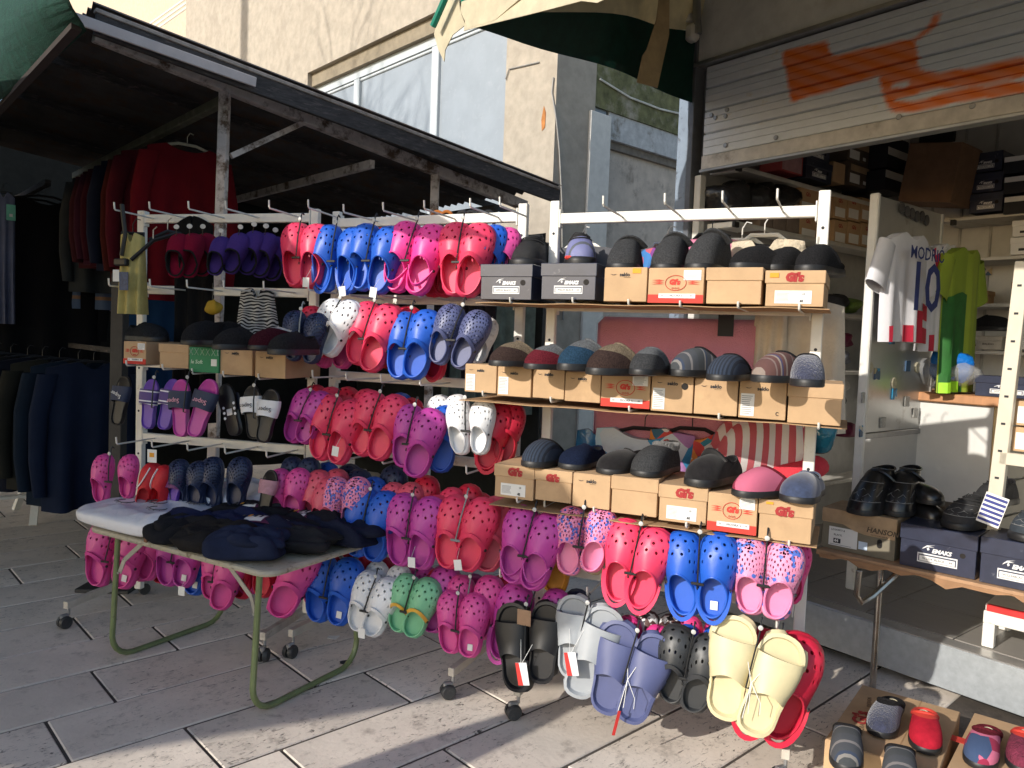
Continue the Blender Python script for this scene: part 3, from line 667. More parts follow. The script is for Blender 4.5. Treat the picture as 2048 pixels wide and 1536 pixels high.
# ================================================================ the three white racks
class Rack: pass
RK = {}
def mk_rack(key, name, pa, pb_, label, rails, feet_x, span=(0, 1)):
    a, b = pz(*pa, 2.06), pz(*pb_, 2.06); r = Rack(); r.a = V3(a[0], a[1], 0); r.b = V3(b[0], b[1], 0); r.u = unit(r.b - r.a); r.L = np.linalg.norm(r.b - r.a)
    r.n = V3(r.u[1], -r.u[0], 0); r.name = name; RK[key] = r
    t = wthing('shoe_rack', label, 'display rack', r.a); r.t = t
    for k, p in enumerate((r.a, r.b)):
        put(MB().bar(p + Z * .13, p + Z * 2.075, .04, .03, up=r.n, bev=.003), 'upright', WHITE, t)
        for z in np.arange(.4, 2.0, .22): put(MB().disc(p + Z * z + r.n * .0151, r.n, .006, .001, 8), 'slot', INK, t) if r.key_slots else None
    return r
Rack.key_slots = True
def rpl(r, x, y, off=0.0): return pl(x, y, r.a + r.n * off, r.n)
def rails(r, ys, x):
    zs = []
    for y in ys:
        z = rpl(r, x, y)[2]; zs.append(z)
        put(MB().bar(r.a + Z * z + r.u * .021, r.b + Z * z - r.u * .021, .03, .042, up=Z, bev=.003), 'rail', WHITE, r.t)
        for p, s in ((r.a, .021), (r.b, -.021)): put(MB().box(p + Z * z + r.u * s * 1.2, (.006, .036, .075), r.u, r.n, Z, .002), 'bracket', WHITE, r.t)
    return zs
def hook(r, x, y, z, ln=.27, sag=0.0, upt=.035):
    tip = rpl(r, x, y, ln); uu = (tip - r.a) @ r.u
    q0 = r.a + r.u * uu + Z * z + r.n * .016; q1 = r.a + r.u * uu + r.n * ln + Z * (z + sag); q2 = q1 + Z * upt + r.n * .006
    put(MB().tube([q0, q0 * .1 + q1 * .9, q1 - r.n * .004, q1 + Z * .006 + r.n * .003, q2], .0042, 6), 'hook', WHITE, r.t, True)
def feet(r, us, out=.30):
    for k, uu in enumerate(us):
        p = r.a + r.u * uu
        put(MB().bar(p - r.n * .28 + Z * .115, p + r.n * out + Z * .115, .028, .036, bev=.002), 'foot_bar', M('scuffed_white_tube', (.52, .47, .40), .5, .15, dirt=(.25, .19, .13), dscale=12), r.t)
        for s in (out - .02, -.26):
            q = p + r.n * s; ax = rotz(r.u, random.uniform(-.9, .9)); fw = np.cross(ax, Z)
            mb = MB(); c = q + V3(0, 0, .031) + fw * .02
            for e in (-1, 1): mb.disc(c + ax * e * .004, ax * e, .031, .022, 18)
            ca = put(mb, 'caster', M('black_caster', (.03, .031, .033), .5, .3, dirt=(.10, .095, .085), dscale=14), r.t, True, 50)
            mb = MB().tube([q + Z * .062, q + Z * .098], .007, 8).box(c + Z * .025, (.022, .04, .03), ax, fw, Z, .005)
            put(mb, 'caster_stem', GREYM, r.t)
mk_rack('A', 'left', (285, 428), (632, 425), 'leftmost white metal shoe rack with hooks, behind the folding table', 0, 0)
mk_rack('B', 'middle', (675, 430), (1048, 415), 'middle white metal shoe rack hung full of bright clogs', 0, 0)
mk_rack('C', 'right', (1112, 410), (1650, 390), 'rightmost white metal rack with shoe boxes above and sandals below', 0, 0)
A, B_, C_ = RK['A'], RK['B'], RK['C']
ra = rails(A, [438, 580, 727, 876, 1030], 320); rb = rails(B_, [446, 598, 752, 897, 1062], 700); rc = rails(C_, [438, 612, 800, 990, 1138], 1125)
for x, y in ((230, 424), (300, 422), (378, 427), (452, 424), (539, 428), (617, 432)): hook(A, x, y, ra[0])
for x, y in ((219, 571), (301, 574), (375, 577), (448, 583), (528, 585), (617, 592)): hook(A, x, y, ra[1])
for x, y in ((234, 887), (305, 893), (376, 900), (451, 905), (534, 910)): hook(A, x, y, ra[3])
for x, y in ((235, 1040), (360, 1050), (470, 1065), (560, 1075)): hook(A, x, y, ra[4])
for x, y in ((688, 430), (767, 427), (849, 425), (941, 418), (1000, 418)): hook(B_, x, y, rb[0])
for x, y in ((700, 594), (762, 599), (838, 596), (932, 602), (1010, 606)): hook(B_, x, y, rb[1])
for x, y in ((626, 756), (693, 769), (762, 778), (840, 788), (945, 800), (1000, 806)): hook(B_, x, y, rb[2])
for x, y in ((693, 943), (765, 956), (843, 968), (932, 987), (1000, 995)): hook(B_, x, y, rb[3])
for x, y in ((675, 1093), (756, 1122), (834, 1138), (930, 1156), (1000, 1165)): hook(B_, x, y, rb[4])
for x, y in ((1207, 408), (1330, 403), (1445, 400), (1555, 393)): hook(C_, x, y, rc[0])
for x, y in ((1090, 1000), (1190, 1015), (1286, 1030), (1401, 1040), (1535, 1050)): hook(C_, x, y, rc[3])
for x, y in ((1070, 1190), (1174, 1200), (1281, 1225), (1396, 1242), (1553, 1262)): hook(C_, x, y, rc[4])
feet(A, (-.17, .93)); feet(B_, (.02, .86)); feet(C_, (.03, 1.03))

# ================================================================ hanging pairs
HANG = {}
def hanger(root, top, lo, mat, disc_=None):
    mb = MB(); d = lo - top; s = rotz(unit(V3(d[1], -d[0], 0) + 1e-6), 0)
    mb.tube([lo, top * .75 + lo * .25, top, top + Z * .02, top + Z * .034 - s * .006, top + Z * .028 - s * .018], .0035, 6)
    return mb
def pair_matrix(r, xt, yt, xb, yb, off, yaw, tilt, W):
    pt, pb2 = rpl(r, xt, yt, off), rpl(r, xb, yb, off); y = pt - pb2; L = np.linalg.norm(y); y /= L
    y0 = y.copy(); z = unit(r.n - y * (r.n @ y)); x = np.cross(y, z)
    if tilt:
        y = rot_about(y, x, -R(tilt)); z = rot_about(z, x, -R(tilt)); pb2 = (pt + pb2) / 2 - y * L / 2
    z = rot_about(z, y, R(yaw)); x = np.cross(y, z)
    m = frame(pb2, x, y, z, L)
    return m, L, pt, pb2, x, y, z
ROWN = {0: 'top', 1: 'second', 2: 'third', 3: 'fourth', 4: 'bottom'}
PAIRS = []
def pair(rk, row, kind, col, shoes, off=.25, strap='fwd', yaw=0, tilt=6, tagk=None, desc=None, lab=None, riv=True, mat=None, strapmat=None, hang='black', noun='clogs', price=None, insole=None):
    PAIRS.append(dict(rk=rk, row=row, kind=kind, col=col, shoes=shoes, off=off, strap=strap, yaw=yaw, tilt=tilt, tagk=tagk, desc=desc or col, lab=lab, riv=riv, mat=mat, strapmat=strapmat, hang=hang, noun=noun, price=price, insole=insole))
# --- middle rack, top row
pair('B', 0, 'clog', 'coral', [(600, 446, 599, 577), (633, 448, 630, 579)], desc='coral pink', strap='none', yaw=10, price=(612, 560))
pair('B', 0, 'clog', 'blue', [(668, 450, 657, 585), (708, 455, 707, 588)], desc='bright blue', strap='back', yaw=-6, price=(684, 578))
pair('B', 0, 'clog', 'blue', [(743, 448, 726, 583), (783, 452, 764, 590)], desc='bright blue', strap='none', yaw=4, off=.262, price=(747, 580))
pair('B', 0, 'clog', 'hotpink', [(828, 445, 792, 585), (869, 448, 839, 592)], desc='hot pink', strap='down', yaw=6)
pair('B', 0, 'clog', 'coral', [(921, 445, 912, 594), (957, 446, 940, 597)], desc='pale coral', strap='fwd', yaw=12)
pair('B', 0, 'clog', 'blue', [(986, 450, 984, 575)], off=.20, desc='blue', strap='none', yaw=14, lab='single blue clog showing between coral clogs and black trainer, middle rack', noun='clogs')
pair('B', 0, 'clog', 'pink', [(1012, 455, 1010, 572)], off=.16, desc='pink', strap='none', yaw=14, lab='single magenta clog just left of the black trainer, top row, middle rack')
pair('B', 0, 'clog', 'red', [(868, 462, 872, 596), (900, 464, 897, 596)], off=.13, strap='none', desc='red', lab='dark red clogs half hidden behind hot pink pair in top row', riv=False)
pair('B', 0, 'clog', 'white', [(690, 458, 694, 570), (724, 458, 722, 570)], off=.10, strap='none', desc='white', lab='white clogs glimpsed behind the blue clogs, top row of middle rack', riv=False)
pair('B', 0, 'clog', 'coral', [(772, 455, 770, 575), (800, 455, 798, 575)], off=.10, strap='none', desc='coral', lab='coral clogs glimpsed behind blue and hot pink pairs, top row', riv=False)
# --- middle rack, second row
pair('A', 1, 'mesh', 'navy', [(597, 622, 590, 722), (634, 626, 628, 728)], off=.30, strap='none', desc='dark navy', noun='honeycomb clogs', lab='dark navy honeycomb clogs hanging from right end of left rack, second row', hang='grey')
pair('B', 1, 'clog', 'white', [(683, 604, 634, 708), (709, 601, 662, 713)], off=.29, strap='fwd', desc='white', yaw=-8, lab='white clogs tilted sideways in second row of middle rack')
pair('B', 1, 'clog', 'coral', [(748, 606, 714, 728), (781, 608, 745, 744)], off=.26, desc='vivid red-pink', strap='fwd', yaw=8, mat=EVA('dpink') if False else None)
pair('B', 1, 'clog', 'blue', [(820, 625, 800, 758), (855, 619, 833, 759)], desc='sky blue', yaw=10)
pair('B', 1, 'mesh', 'slate', [(917, 612, 877, 727), (961, 621, 923, 738)], off=.27, desc='slate navy', noun='honeycomb clogs', strap='fwd', yaw=0, lab='slate navy honeycomb clogs at right end of second row, middle rack')
pair('B', 1, 'clog', 'white', [(975, 634, 957, 727)], off=.17, desc='white', strap='none', yaw=18, lab='white clog in shadow behind slate navy honeycomb clogs', riv=False)
pair('B', 1, 'clog', 'red', [(880, 640, 876, 760)], off=.15, desc='red', strap='back', lab='red clog hanging low behind sky blue clogs, second row', riv=False)
pair('B', 1, 'clog', 'pink', [(668, 622, 650, 735), (705, 622, 690, 738)], off=.15, desc='magenta', strap='none', lab='magenta clogs in shade behind tilted white clogs', riv=False)
pair('B', 1, 'clog', 'red', [(795, 612, 770, 735), (818, 612, 800, 740)], off=.16, desc='red', strap='none', lab='red clogs behind the vivid red-pink pair, second row', riv=False)
pair('B', 1, 'clog', 'blue', [(760, 610, 750, 715)], off=.10, desc='blue', strap='none', lab='blue toe peeking behind red-pink clogs, second row', riv=False)
pair('A', 1, 'clog', 'red', [(629, 612, 624, 715), (662, 614, 655, 715)], off=.20, desc='red', strap='none', lab='dark red clogs behind dark navy honeycomb pair', riv=False)
# --- middle rack, third row
pair('B', 2, 'clog', 'orchid', [(628, 783, 586, 881), (647, 783, 612, 886)], off=.27, desc='purple', strap='fwd', yaw=2)
pair('B', 2, 'clog', 'coral', [(672, 791, 645, 918), (708, 799, 683, 928)], off=.27, desc='dusky coral', strap='none', yaw=-4, price=(671, 898))
pair('B', 2, 'clog', 'coral', [(757, 785, 724, 909), (794, 789, 760, 919)], off=.27, desc='dusky coral', strap='fwd', yaw=6, lab='dusky coral clogs tied with dark twisted cord, third row of middle rack')
pair('B', 2, 'clog', 'orchid', [(828, 810, 808, 933), (860, 816, 834, 953)], off=.28, desc='purple', yaw=16)
pair('B', 2, 'clog', 'blue', [(886, 811, 888, 944)], off=.19, desc='blue', yaw=24, strap='fwd', lab='single blue clog between purple and white clogs in third row')
pair('B', 2, 'clog', 'white', [(922, 799, 927, 909), (964, 799, 967, 909)], off=.28, desc='white', yaw=-4, strap='none', lab='sunlit white clogs near right end of third row, middle rack')
pair('B', 2, 'clog', 'red', [(996, 803, 976, 939)], off=.21, desc='red', yaw=20, strap='back', lab='red clog with pulled down strap, right of sunlit white clogs')
pair('B', 2, 'clog', 'red', [(1019, 803, 1010, 926)], off=.17, desc='red', yaw=20, lab='red clog at the far right end of third row, middle rack')
pair('B', 2, 'clog', 'white', [(884, 790, 886, 900), (911, 789, 914, 900)], off=.12, desc='white', strap='none', lab='white clogs in shade behind blue clog, third row', riv=False)
for k, (x, y, c) in enumerate(((633, 770, 'red'), (664, 774, 'coral'), (697, 774, 'red'), (735, 778, 'coral'), (824, 796, 'red'), (802, 786, 'blue'))):
    pair('B', 2, 'clog', c, [(x, y, x - 14, y + 112)], off=.14 - .01 * (k % 3), desc=c, strap='none', riv=False, lab='%s toe in the shaded back of third row, %s from left' % ('coral' if c == 'coral' else c, ORD[k]))
# --- middle rack, fourth row
pair('B', 3, 'clog', 'orchid', [(818, 988, 806, 1128), (861, 993, 850, 1136)], off=.29, desc='orchid pink', strap='fwd', yaw=-4, price=(823, 1120))
pair('B', 3, 'clog', 'coral', [(923, 993, 897, 1132), (968, 995, 938, 1139)], off=.29, desc='coral red', strap='fwd', yaw=8, hang='grey', price=(915, 1125))
pair('B', 3, 'clog', 'salmon', [(993, 992, 979, 1140)], off=.22, desc='salmon', yaw=18, lab='salmon clog directly behind coral red clogs, fourth row')
pair('B', 3, 'clog', 'red', [(1008, 1000, 995, 1120)], off=.16, desc='red', strap='none', riv=False, lab='red clog at the back right of the fourth row')
pair('B', 3, 'clog', 'blue', [(738, 976, 716, 1109), (774, 982, 756, 1120)], off=.27, desc='blue', strap='none', lab='blue clogs partly hidden by socks at table edge, fourth row')
BK = [(640, 940, 'salmon', .25), (675, 938, 'salmon', .2), (660, 955, 'salmon', .27), (749, 954, 'blue', .2), (720, 938, 'navy', .14), (790, 930, 'navy', .1), (789, 965, 'salmon', .22), (824, 965, 'salmon', .22), (854, 951, 'red', .16), (905, 975, 'coral', .2), (939, 968, 'red', .15), (878, 990, 'coral', .25), (800, 985, 'salmon', .25), (960, 985, 'red', .12), (655, 925, 'blue', .1), (700, 928, 'navy', .08)]
for k, (x, y, c, o_) in enumerate(BK):
    pair('B', 3, 'clog', c, [(x, y, x - 12, y + 118)], off=o_, desc=c, strap='none', riv=False, lab='%s toe in the crowded back of fourth row, %s from the left' % (c, ORD[sorted(q[0] for q in BK).index(x)]))
pair('B', 3, 'mesh', 'rose', [(680, 955, 672, 1070), (716, 954, 708, 1070)], off=.27, mat=FLORAL, strap='none', lab='floral pink and blue clogs behind the sock labels, fourth row', riv=False)
# --- middle rack, bottom row
pair('B', 4, 'clog', 'blue', [(657, 1112, 640, 1239), (698, 1115, 684, 1247)], off=.28, desc='deep blue', yaw=4, insole=1)
pair('B', 4, 'clog', 'white', [(750, 1146, 717, 1256), (782, 1156, 747, 1268)], off=.29, desc='white', yaw=4, lab='white clogs with black cord in bottom row, middle rack', price=(723, 1262))
pair('B', 4, 'clog', 'green', [(825, 1151, 797, 1258), (859, 1156, 828, 1270)], off=.29, desc='mint green', yaw=8, strapmat=EVA('yellow'), lab='mint green clogs with yellow straps in bottom row, middle rack')
pair('B', 4, 'clog', 'pink', [(910, 1182, 905, 1302), (948, 1186, 945, 1311)], off=.31, desc='pink', yaw=4, insole=1)
pair('B', 4, 'clog', 'pink', [(928, 1151, 925, 1270), (978, 1151, 964, 1275)], off=.24, desc='pink', yaw=10, lab='pink clogs hanging behind another pink pair, bottom row', hang='grey')
pair('B', 4, 'clog', 'orchid', [(893, 1130, 868, 1260)], off=.22, desc='magenta', yaw=14, strap='none', lab='magenta clog behind the mint green clogs, bottom row', riv=False)
pair('B', 4, 'clog', 'red', [(1010, 1150, 990, 1272)], off=.17, desc='red', strap='none', lab='red clog deep behind the pink pairs, bottom row', riv=False)
pair('B', 4, 'clog', 'white', [(762, 1124, 750, 1225), (800, 1130, 786, 1235)], off=.20, desc='off-white', strap='none', lab='off-white clogs behind the white pair, bottom row', riv=False)
for k, (x, y, c) in enumerate(((715, 1100, 'red'), (850, 1130, 'orchid'), (872, 1138, 'red'), (690, 1098, 'red'))):
    pair('B', 4, 'clog', c, [(x, y, x - 12, y + 110)], off=.14, desc=c, strap='none', riv=False, lab='%s clog in the dark back of bottom row, %s from left' % (c, ORD[[2, 3, 4, 1][k] - 1]))
# --- left rack
pair('A', 3, 'clog', 'pink', [(216, 909, 210, 1005), (258, 909, 264, 996)], off=.28, desc='bright pink', strap='none', yaw=-6, lab='bright pink clogs at far left above the folding table')
pair('A', 3, 'mesh', 'navy', [(363, 919, 366, 1015), (396, 922, 398, 1015)], off=.27, desc='navy', strap='none', noun='honeycomb clogs', lab='navy honeycomb clogs just left of the middle behind the table', riv=False)
pair('A', 3, 'mesh', 'navy', [(430, 914, 432, 1015), (480, 914, 478, 1015)], off=.25, desc='navy', strap='none', lab='dark blue honeycomb clogs standing above the white packs', riv=False)
pair('A', 3, 'clog', 'pink', [(566, 938, 560, 1040), (598, 936, 590, 1040)], off=.22, desc='pink', strap='none', lab='pink clogs behind the grey sock bundle, left rack', riv=False)
pair('A', 3, 'clog', 'navy', [(590, 914, 588, 1010), (618, 915, 615, 1010)], off=.12, desc='navy', strap='none', lab='navy clogs deep behind pink clogs, left rack fourth row', riv=False)
pair('A', 4, 'clog', 'pink', [(222, 1042, 203, 1168), (272, 1046, 256, 1174)], off=.29, desc='bright pink', strap='fwd', yaw=2, lab='bright pink clogs at left below the table, bottom row', insole=1)
pair('A', 4, 'clog', 'pink', [(296, 1050, 288, 1160)], off=.2, desc='magenta', strap='none', lab='magenta clog behind left table leg, bottom row', riv=False, insole=0)
pair('A', 4, 'clog', 'red', [(322, 1050, 318, 1150)], off=.14, desc='red', strap='none', lab='dark red clog in the shade below the table', riv=False)
pair('A', 4, 'clog', 'orchid', [(356, 1048, 342, 1168), (388, 1052, 374, 1172)], off=.29, desc='purple pink', strap='none', yaw=2, lab='purple pink clogs hanging below the middle of the table', insole=1, price=(363, 1178))
pair('A', 4, 'clog', 'blue', [(408, 1060, 398, 1187)], off=.2, desc='dark blue', strap='none', lab='dark blue clog beneath the table beside purple pink pair', riv=False, insole=0)
pair('A', 4, 'clog', 'pink', [(440, 1092, 425, 1195), (462, 1098, 446, 1216)], off=.3, desc='pink', strap='fwd', yaw=16, lab='tilted pink clogs beside the back table leg')
pair('A', 4, 'clog', 'red', [(494, 1070, 489, 1194), (538, 1072, 535, 1192)], off=.2, desc='red', strap='none', yaw=-4, lab='red clogs in shade under the front corner of the table', riv=False)
pair('A', 4, 'clog', 'pink', [(612, 1085, 563, 1228)], off=.3, desc='pink', yaw=18, strap='fwd', lab='pink clog with toe swung right beside front table leg')
for k, (x, y, c, o_) in enumerate(((312, 1040, 'pink', .24), (470, 1075, 'orchid', .24), (512, 1068, 'pink', .18), (588, 1082, 'red', .18), (420, 1058, 'orchid', .16), (340, 1046, 'red', .18))):
    pair('A', 4, 'clog', c, [(x, y, x - 8, y + 118)], off=o_, desc=c, strap='none', riv=False, lab='%s clog crowded below the table, %s from left among six extras' % ({'orchid': 'purple'}.get(c, c), ORD[sorted((312, 470, 512, 588, 420, 340)).index(x)]))
for k, (x, y, c) in enumerate(((600, 1082, 'orchid'), (640, 1095, 'pink'), (735, 1112, 'red'), (815, 1128, 'pink'), (955, 1150, 'orchid'))):
    pair('B', 4, 'clog', c, [(x, y, x - 10, y + 112), (x + 34, y + 3, x + 26, y + 116)], off=.08, desc=c, strap='none', riv=False, lab='%s pair hung right against the rail of bottom row, %s from left' % ({'orchid': 'purple'}.get(c, c), ORD[k]))
# --- right rack
pair('C', 3, 'clog', 'orchid', [(1059, 1014, 1027, 1162), (1101, 1026, 1068, 1176)], off=.29, desc='purple', strap='down', yaw=0, lab='purple clogs in shade at left end of fourth row, right rack')
pair('C', 3, 'mesh', 'rose', [(1152, 1015, 1138, 1146), (1203, 1015, 1184, 1141)], off=.29, mat=FLORAL, strap='none', yaw=6, lab='pink mesh clogs with blue flowers, half shaded, right rack')
pair('C', 3, 'clog', 'coral', [(1268, 1041, 1236, 1199), (1311, 1054, 1281, 1214)], off=.31, desc='coral red', strap='back', yaw=0, lab='sunlit coral red clogs in fourth row of right rack')
pair('C', 3, 'clog', 'blue', [(1376, 1062, 1372, 1227), (1435, 1065, 1431, 1234)], off=.31, desc='royal blue', strap='back', yaw=-6, insole=1, lab='royal blue clogs in full sun, fourth row of right rack')
pair('C', 3, 'mesh', 'rose', [(1508, 1072, 1500, 1224), (1567, 1080, 1553, 1235)], off=.30, mat=FLORAL_S, strap='none', yaw=0, lab='pink mesh clogs with blue flowers in full sun, right rack')
pair('C', 3, 'clog', 'orange', [(1128, 1062, 1114, 1186)], off=.17, desc='orange', strap='none', lab='orange yellow clog behind shaded floral pair', riv=False)
pair('C', 3, 'clog', 'dpink', [(1352, 1044, 1345, 1150), (1462, 1055, 1455, 1180)], off=.18, desc='hot pink', strap='none', lab='hot pink clogs behind royal blue pair, right rack', mat=LADY, riv=False)
pair('C', 3, 'clog', 'salmon', [(1258, 1035, 1250, 1150), (1318, 1040, 1308, 1160)], off=.2, strap='none', lab='spotted salmon clogs behind sunlit coral red pair', mat=LADY, riv=False)
pair('C', 3, 'clog', 'dpink', [(1545, 1068, 1535, 1200), (1588, 1078, 1580, 1205)], off=.18, desc='deep pink', strap='none', lab='deep pink clogs behind sunlit floral mesh pair', riv=False)
pair('C', 3, 'clog', 'beige', [(1206, 1025, 1190, 1146)], off=.18, strap='none', lab='pale clog behind the shaded floral mesh pair', riv=False)
pair('C', 4, 'clog', 'orchid', [(1050, 1172, 1003, 1312), (1112, 1178, 1100, 1300)], off=.22, desc='purple', strap='back', yaw=-4, lab='purple clogs behind the black slides, bottom of right rack')
pair('C', 4, 'clog', 'orchid', [(1208, 1208, 1200, 1330)], off=.2, strap='none', lab='purple clog behind the grey slides, right rack', riv=False)
pair('C', 4, 'clog', 'navy', [(1152, 1178, 1150, 1290)], off=.14, strap='none', lab='navy clog between black slides and grey slides at back', riv=False)
pair('C', 4, 'clog', 'dpink', [(1262, 1232, 1262, 1340), (1312, 1250, 1306, 1360)], off=.24, strap='none', mat=LADY, lab='spotted hot pink clogs behind slate blue slides', riv=False)
pair('C', 4, 'clog', 'white', [(1300, 1222, 1296, 1330), (1340, 1228, 1336, 1330)], off=.17, strap='none', mat=DOG, lab='black and white print clogs behind slate blue slides', riv=False)
pair('C', 4, 'clog', 'dpink', [(1384, 1232, 1382, 1340), (1432, 1236, 1428, 1345)], off=.17, strap='none', lab='hot pink clogs behind charcoal clogs, bottom right rack', riv=False)
pair('C', 4, 'clog', 'blue', [(1380, 1250, 1376, 1350), (1428, 1252, 1424, 1356)], off=.22, strap='none', lab='blue clogs right behind charcoal clogs, bottom right rack', riv=False)
pair('C', 4, 'few', 'charcoal', [(1366, 1252, 1342, 1399), (1420, 1268, 1387, 1418)], off=.31, desc='charcoal', strap='fwd', yaw=0, lab='charcoal clogs with oval vents, bottom row of right rack')
pair('C', 4, 'clog', 'red', [(1540, 1262, 1493, 1454), (1594, 1264, 1550, 1467)], off=.24, desc='red', strap='back', yaw=8, lab='large red clogs hanging behind the beige slides')
# slides
pair('C', 4, 'chunky', 'black', [(1033, 1207, 1046, 1371), (1094, 1204, 1093, 1356)], off=.30, strap='n', noun='slides', lab='black slides with red and white tag, bottom of right rack', tagk=(1045, 1348))
pair('C', 4, 'chunky', 'grey', [(1157, 1192, 1148, 1345), (1212, 1213, 1160, 1379)], off=.30, strap='n', yaw=8, noun='slides', lab='grey slides turned on edge with red and white tag', tagk=(1143, 1328))
pair('C', 4, 'chunky', 'slate', [(1252, 1246, 1213, 1411), (1313, 1268, 1264, 1430)], off=.33, strap='n', yaw=4, noun='slides', lab='slate blue thick soled slides tied with white string')
pair('C', 4, 'chunky', 'beige', [(1484, 1236, 1447, 1421), (1566, 1268, 1506, 1453)], off=.34, strap='n', yaw=2, noun='slides', lab='beige thick soled slides at right end of bottom row')
STRIPE3 = stripes('three_white_bands', (.06, .03, .14), [(0, (.08, .04, .2)), (.30, (.75, .73, .75)), (.38, (.06, .03, .15)), (.50, (.75, .73, .75)), (.58, (.06, .03, .15)), (.70, (.75, .73, .75)), (.78, (.08, .04, .2))], 1, .32, .5, .05)
NAVYB = M('navy_strap', (.02, .03, .07), .6, .1); WHITEB = M('white_strap', (.72, .72, .74), .55, .05)
pair('A', 2, 'slim', 'purple', [(307, 759, 303, 857), (344, 758, 337, 859)], off=.28, noun='slides', strapmat=STRIPE3, lab='purple slides with three white bands on left rack')
pair('A', 2, 'slim', 'orchid', [(365, 759, 371, 873), (418, 758, 398, 873)], off=.30, noun='slides', strapmat=NAVYB, lab='pink slides with navy lettered straps on left rack')
pair('A', 2, 'slim', 'black', [(447, 767, 470, 871)], off=.27, yaw=180, noun='slide', strapmat=NAVYB, lab='black slide turned sole outwards with white dots')
pair('A', 2, 'slim', 'black', [(506, 771, 516, 878), (540, 778, 534, 885)], off=.28, noun='slides', strapmat=WHITEB, lab='black slides with white lettered straps on left rack')
pair('A', 2, 'slim', 'black', [(246, 752, 244, 850)], off=.2, noun='slide', strapmat=NAVYB, lab='black lettered slide hanging left of the purple slides')
pair('A', 3, 'slim', 'purple', [(352, 928, 350, 1020)], off=.29, noun='slide', strapmat=M('plum_strap', (.16, .03, .14), .6), lab='plum slide standing behind the white packs')
pair('A', 3, 'slim', 'black', [(540, 940, 534, 1030)], off=.29, noun='slide', strapmat=M('black_pink_strap', (.4, .2, .25), .6), lab='black slide with pink strap left of grey sock bundle')
BL, GR_ = BLACKP, CLEAR
idx = {}
for p in PAIRS:
    if p['lab'] is None:
        g = [q for q in PAIRS if q['lab'] is None and q['rk'] == p['rk'] and q['row'] == p['row']]; g = sorted(g, key=lambda q: q['shoes'][0][0])
        k = (p['rk'], p['row'], p['col']); n_ = g.index(p)
        p['label'] = '%s %s, %s from left among the front %s in %s row, %s rack' % (p['desc'], p['noun'], ORD[n_], 'clogs', ROWN[p['row']], RK[p['rk']].name)
    else: p['label'] = p['lab']
def soft(me): return me
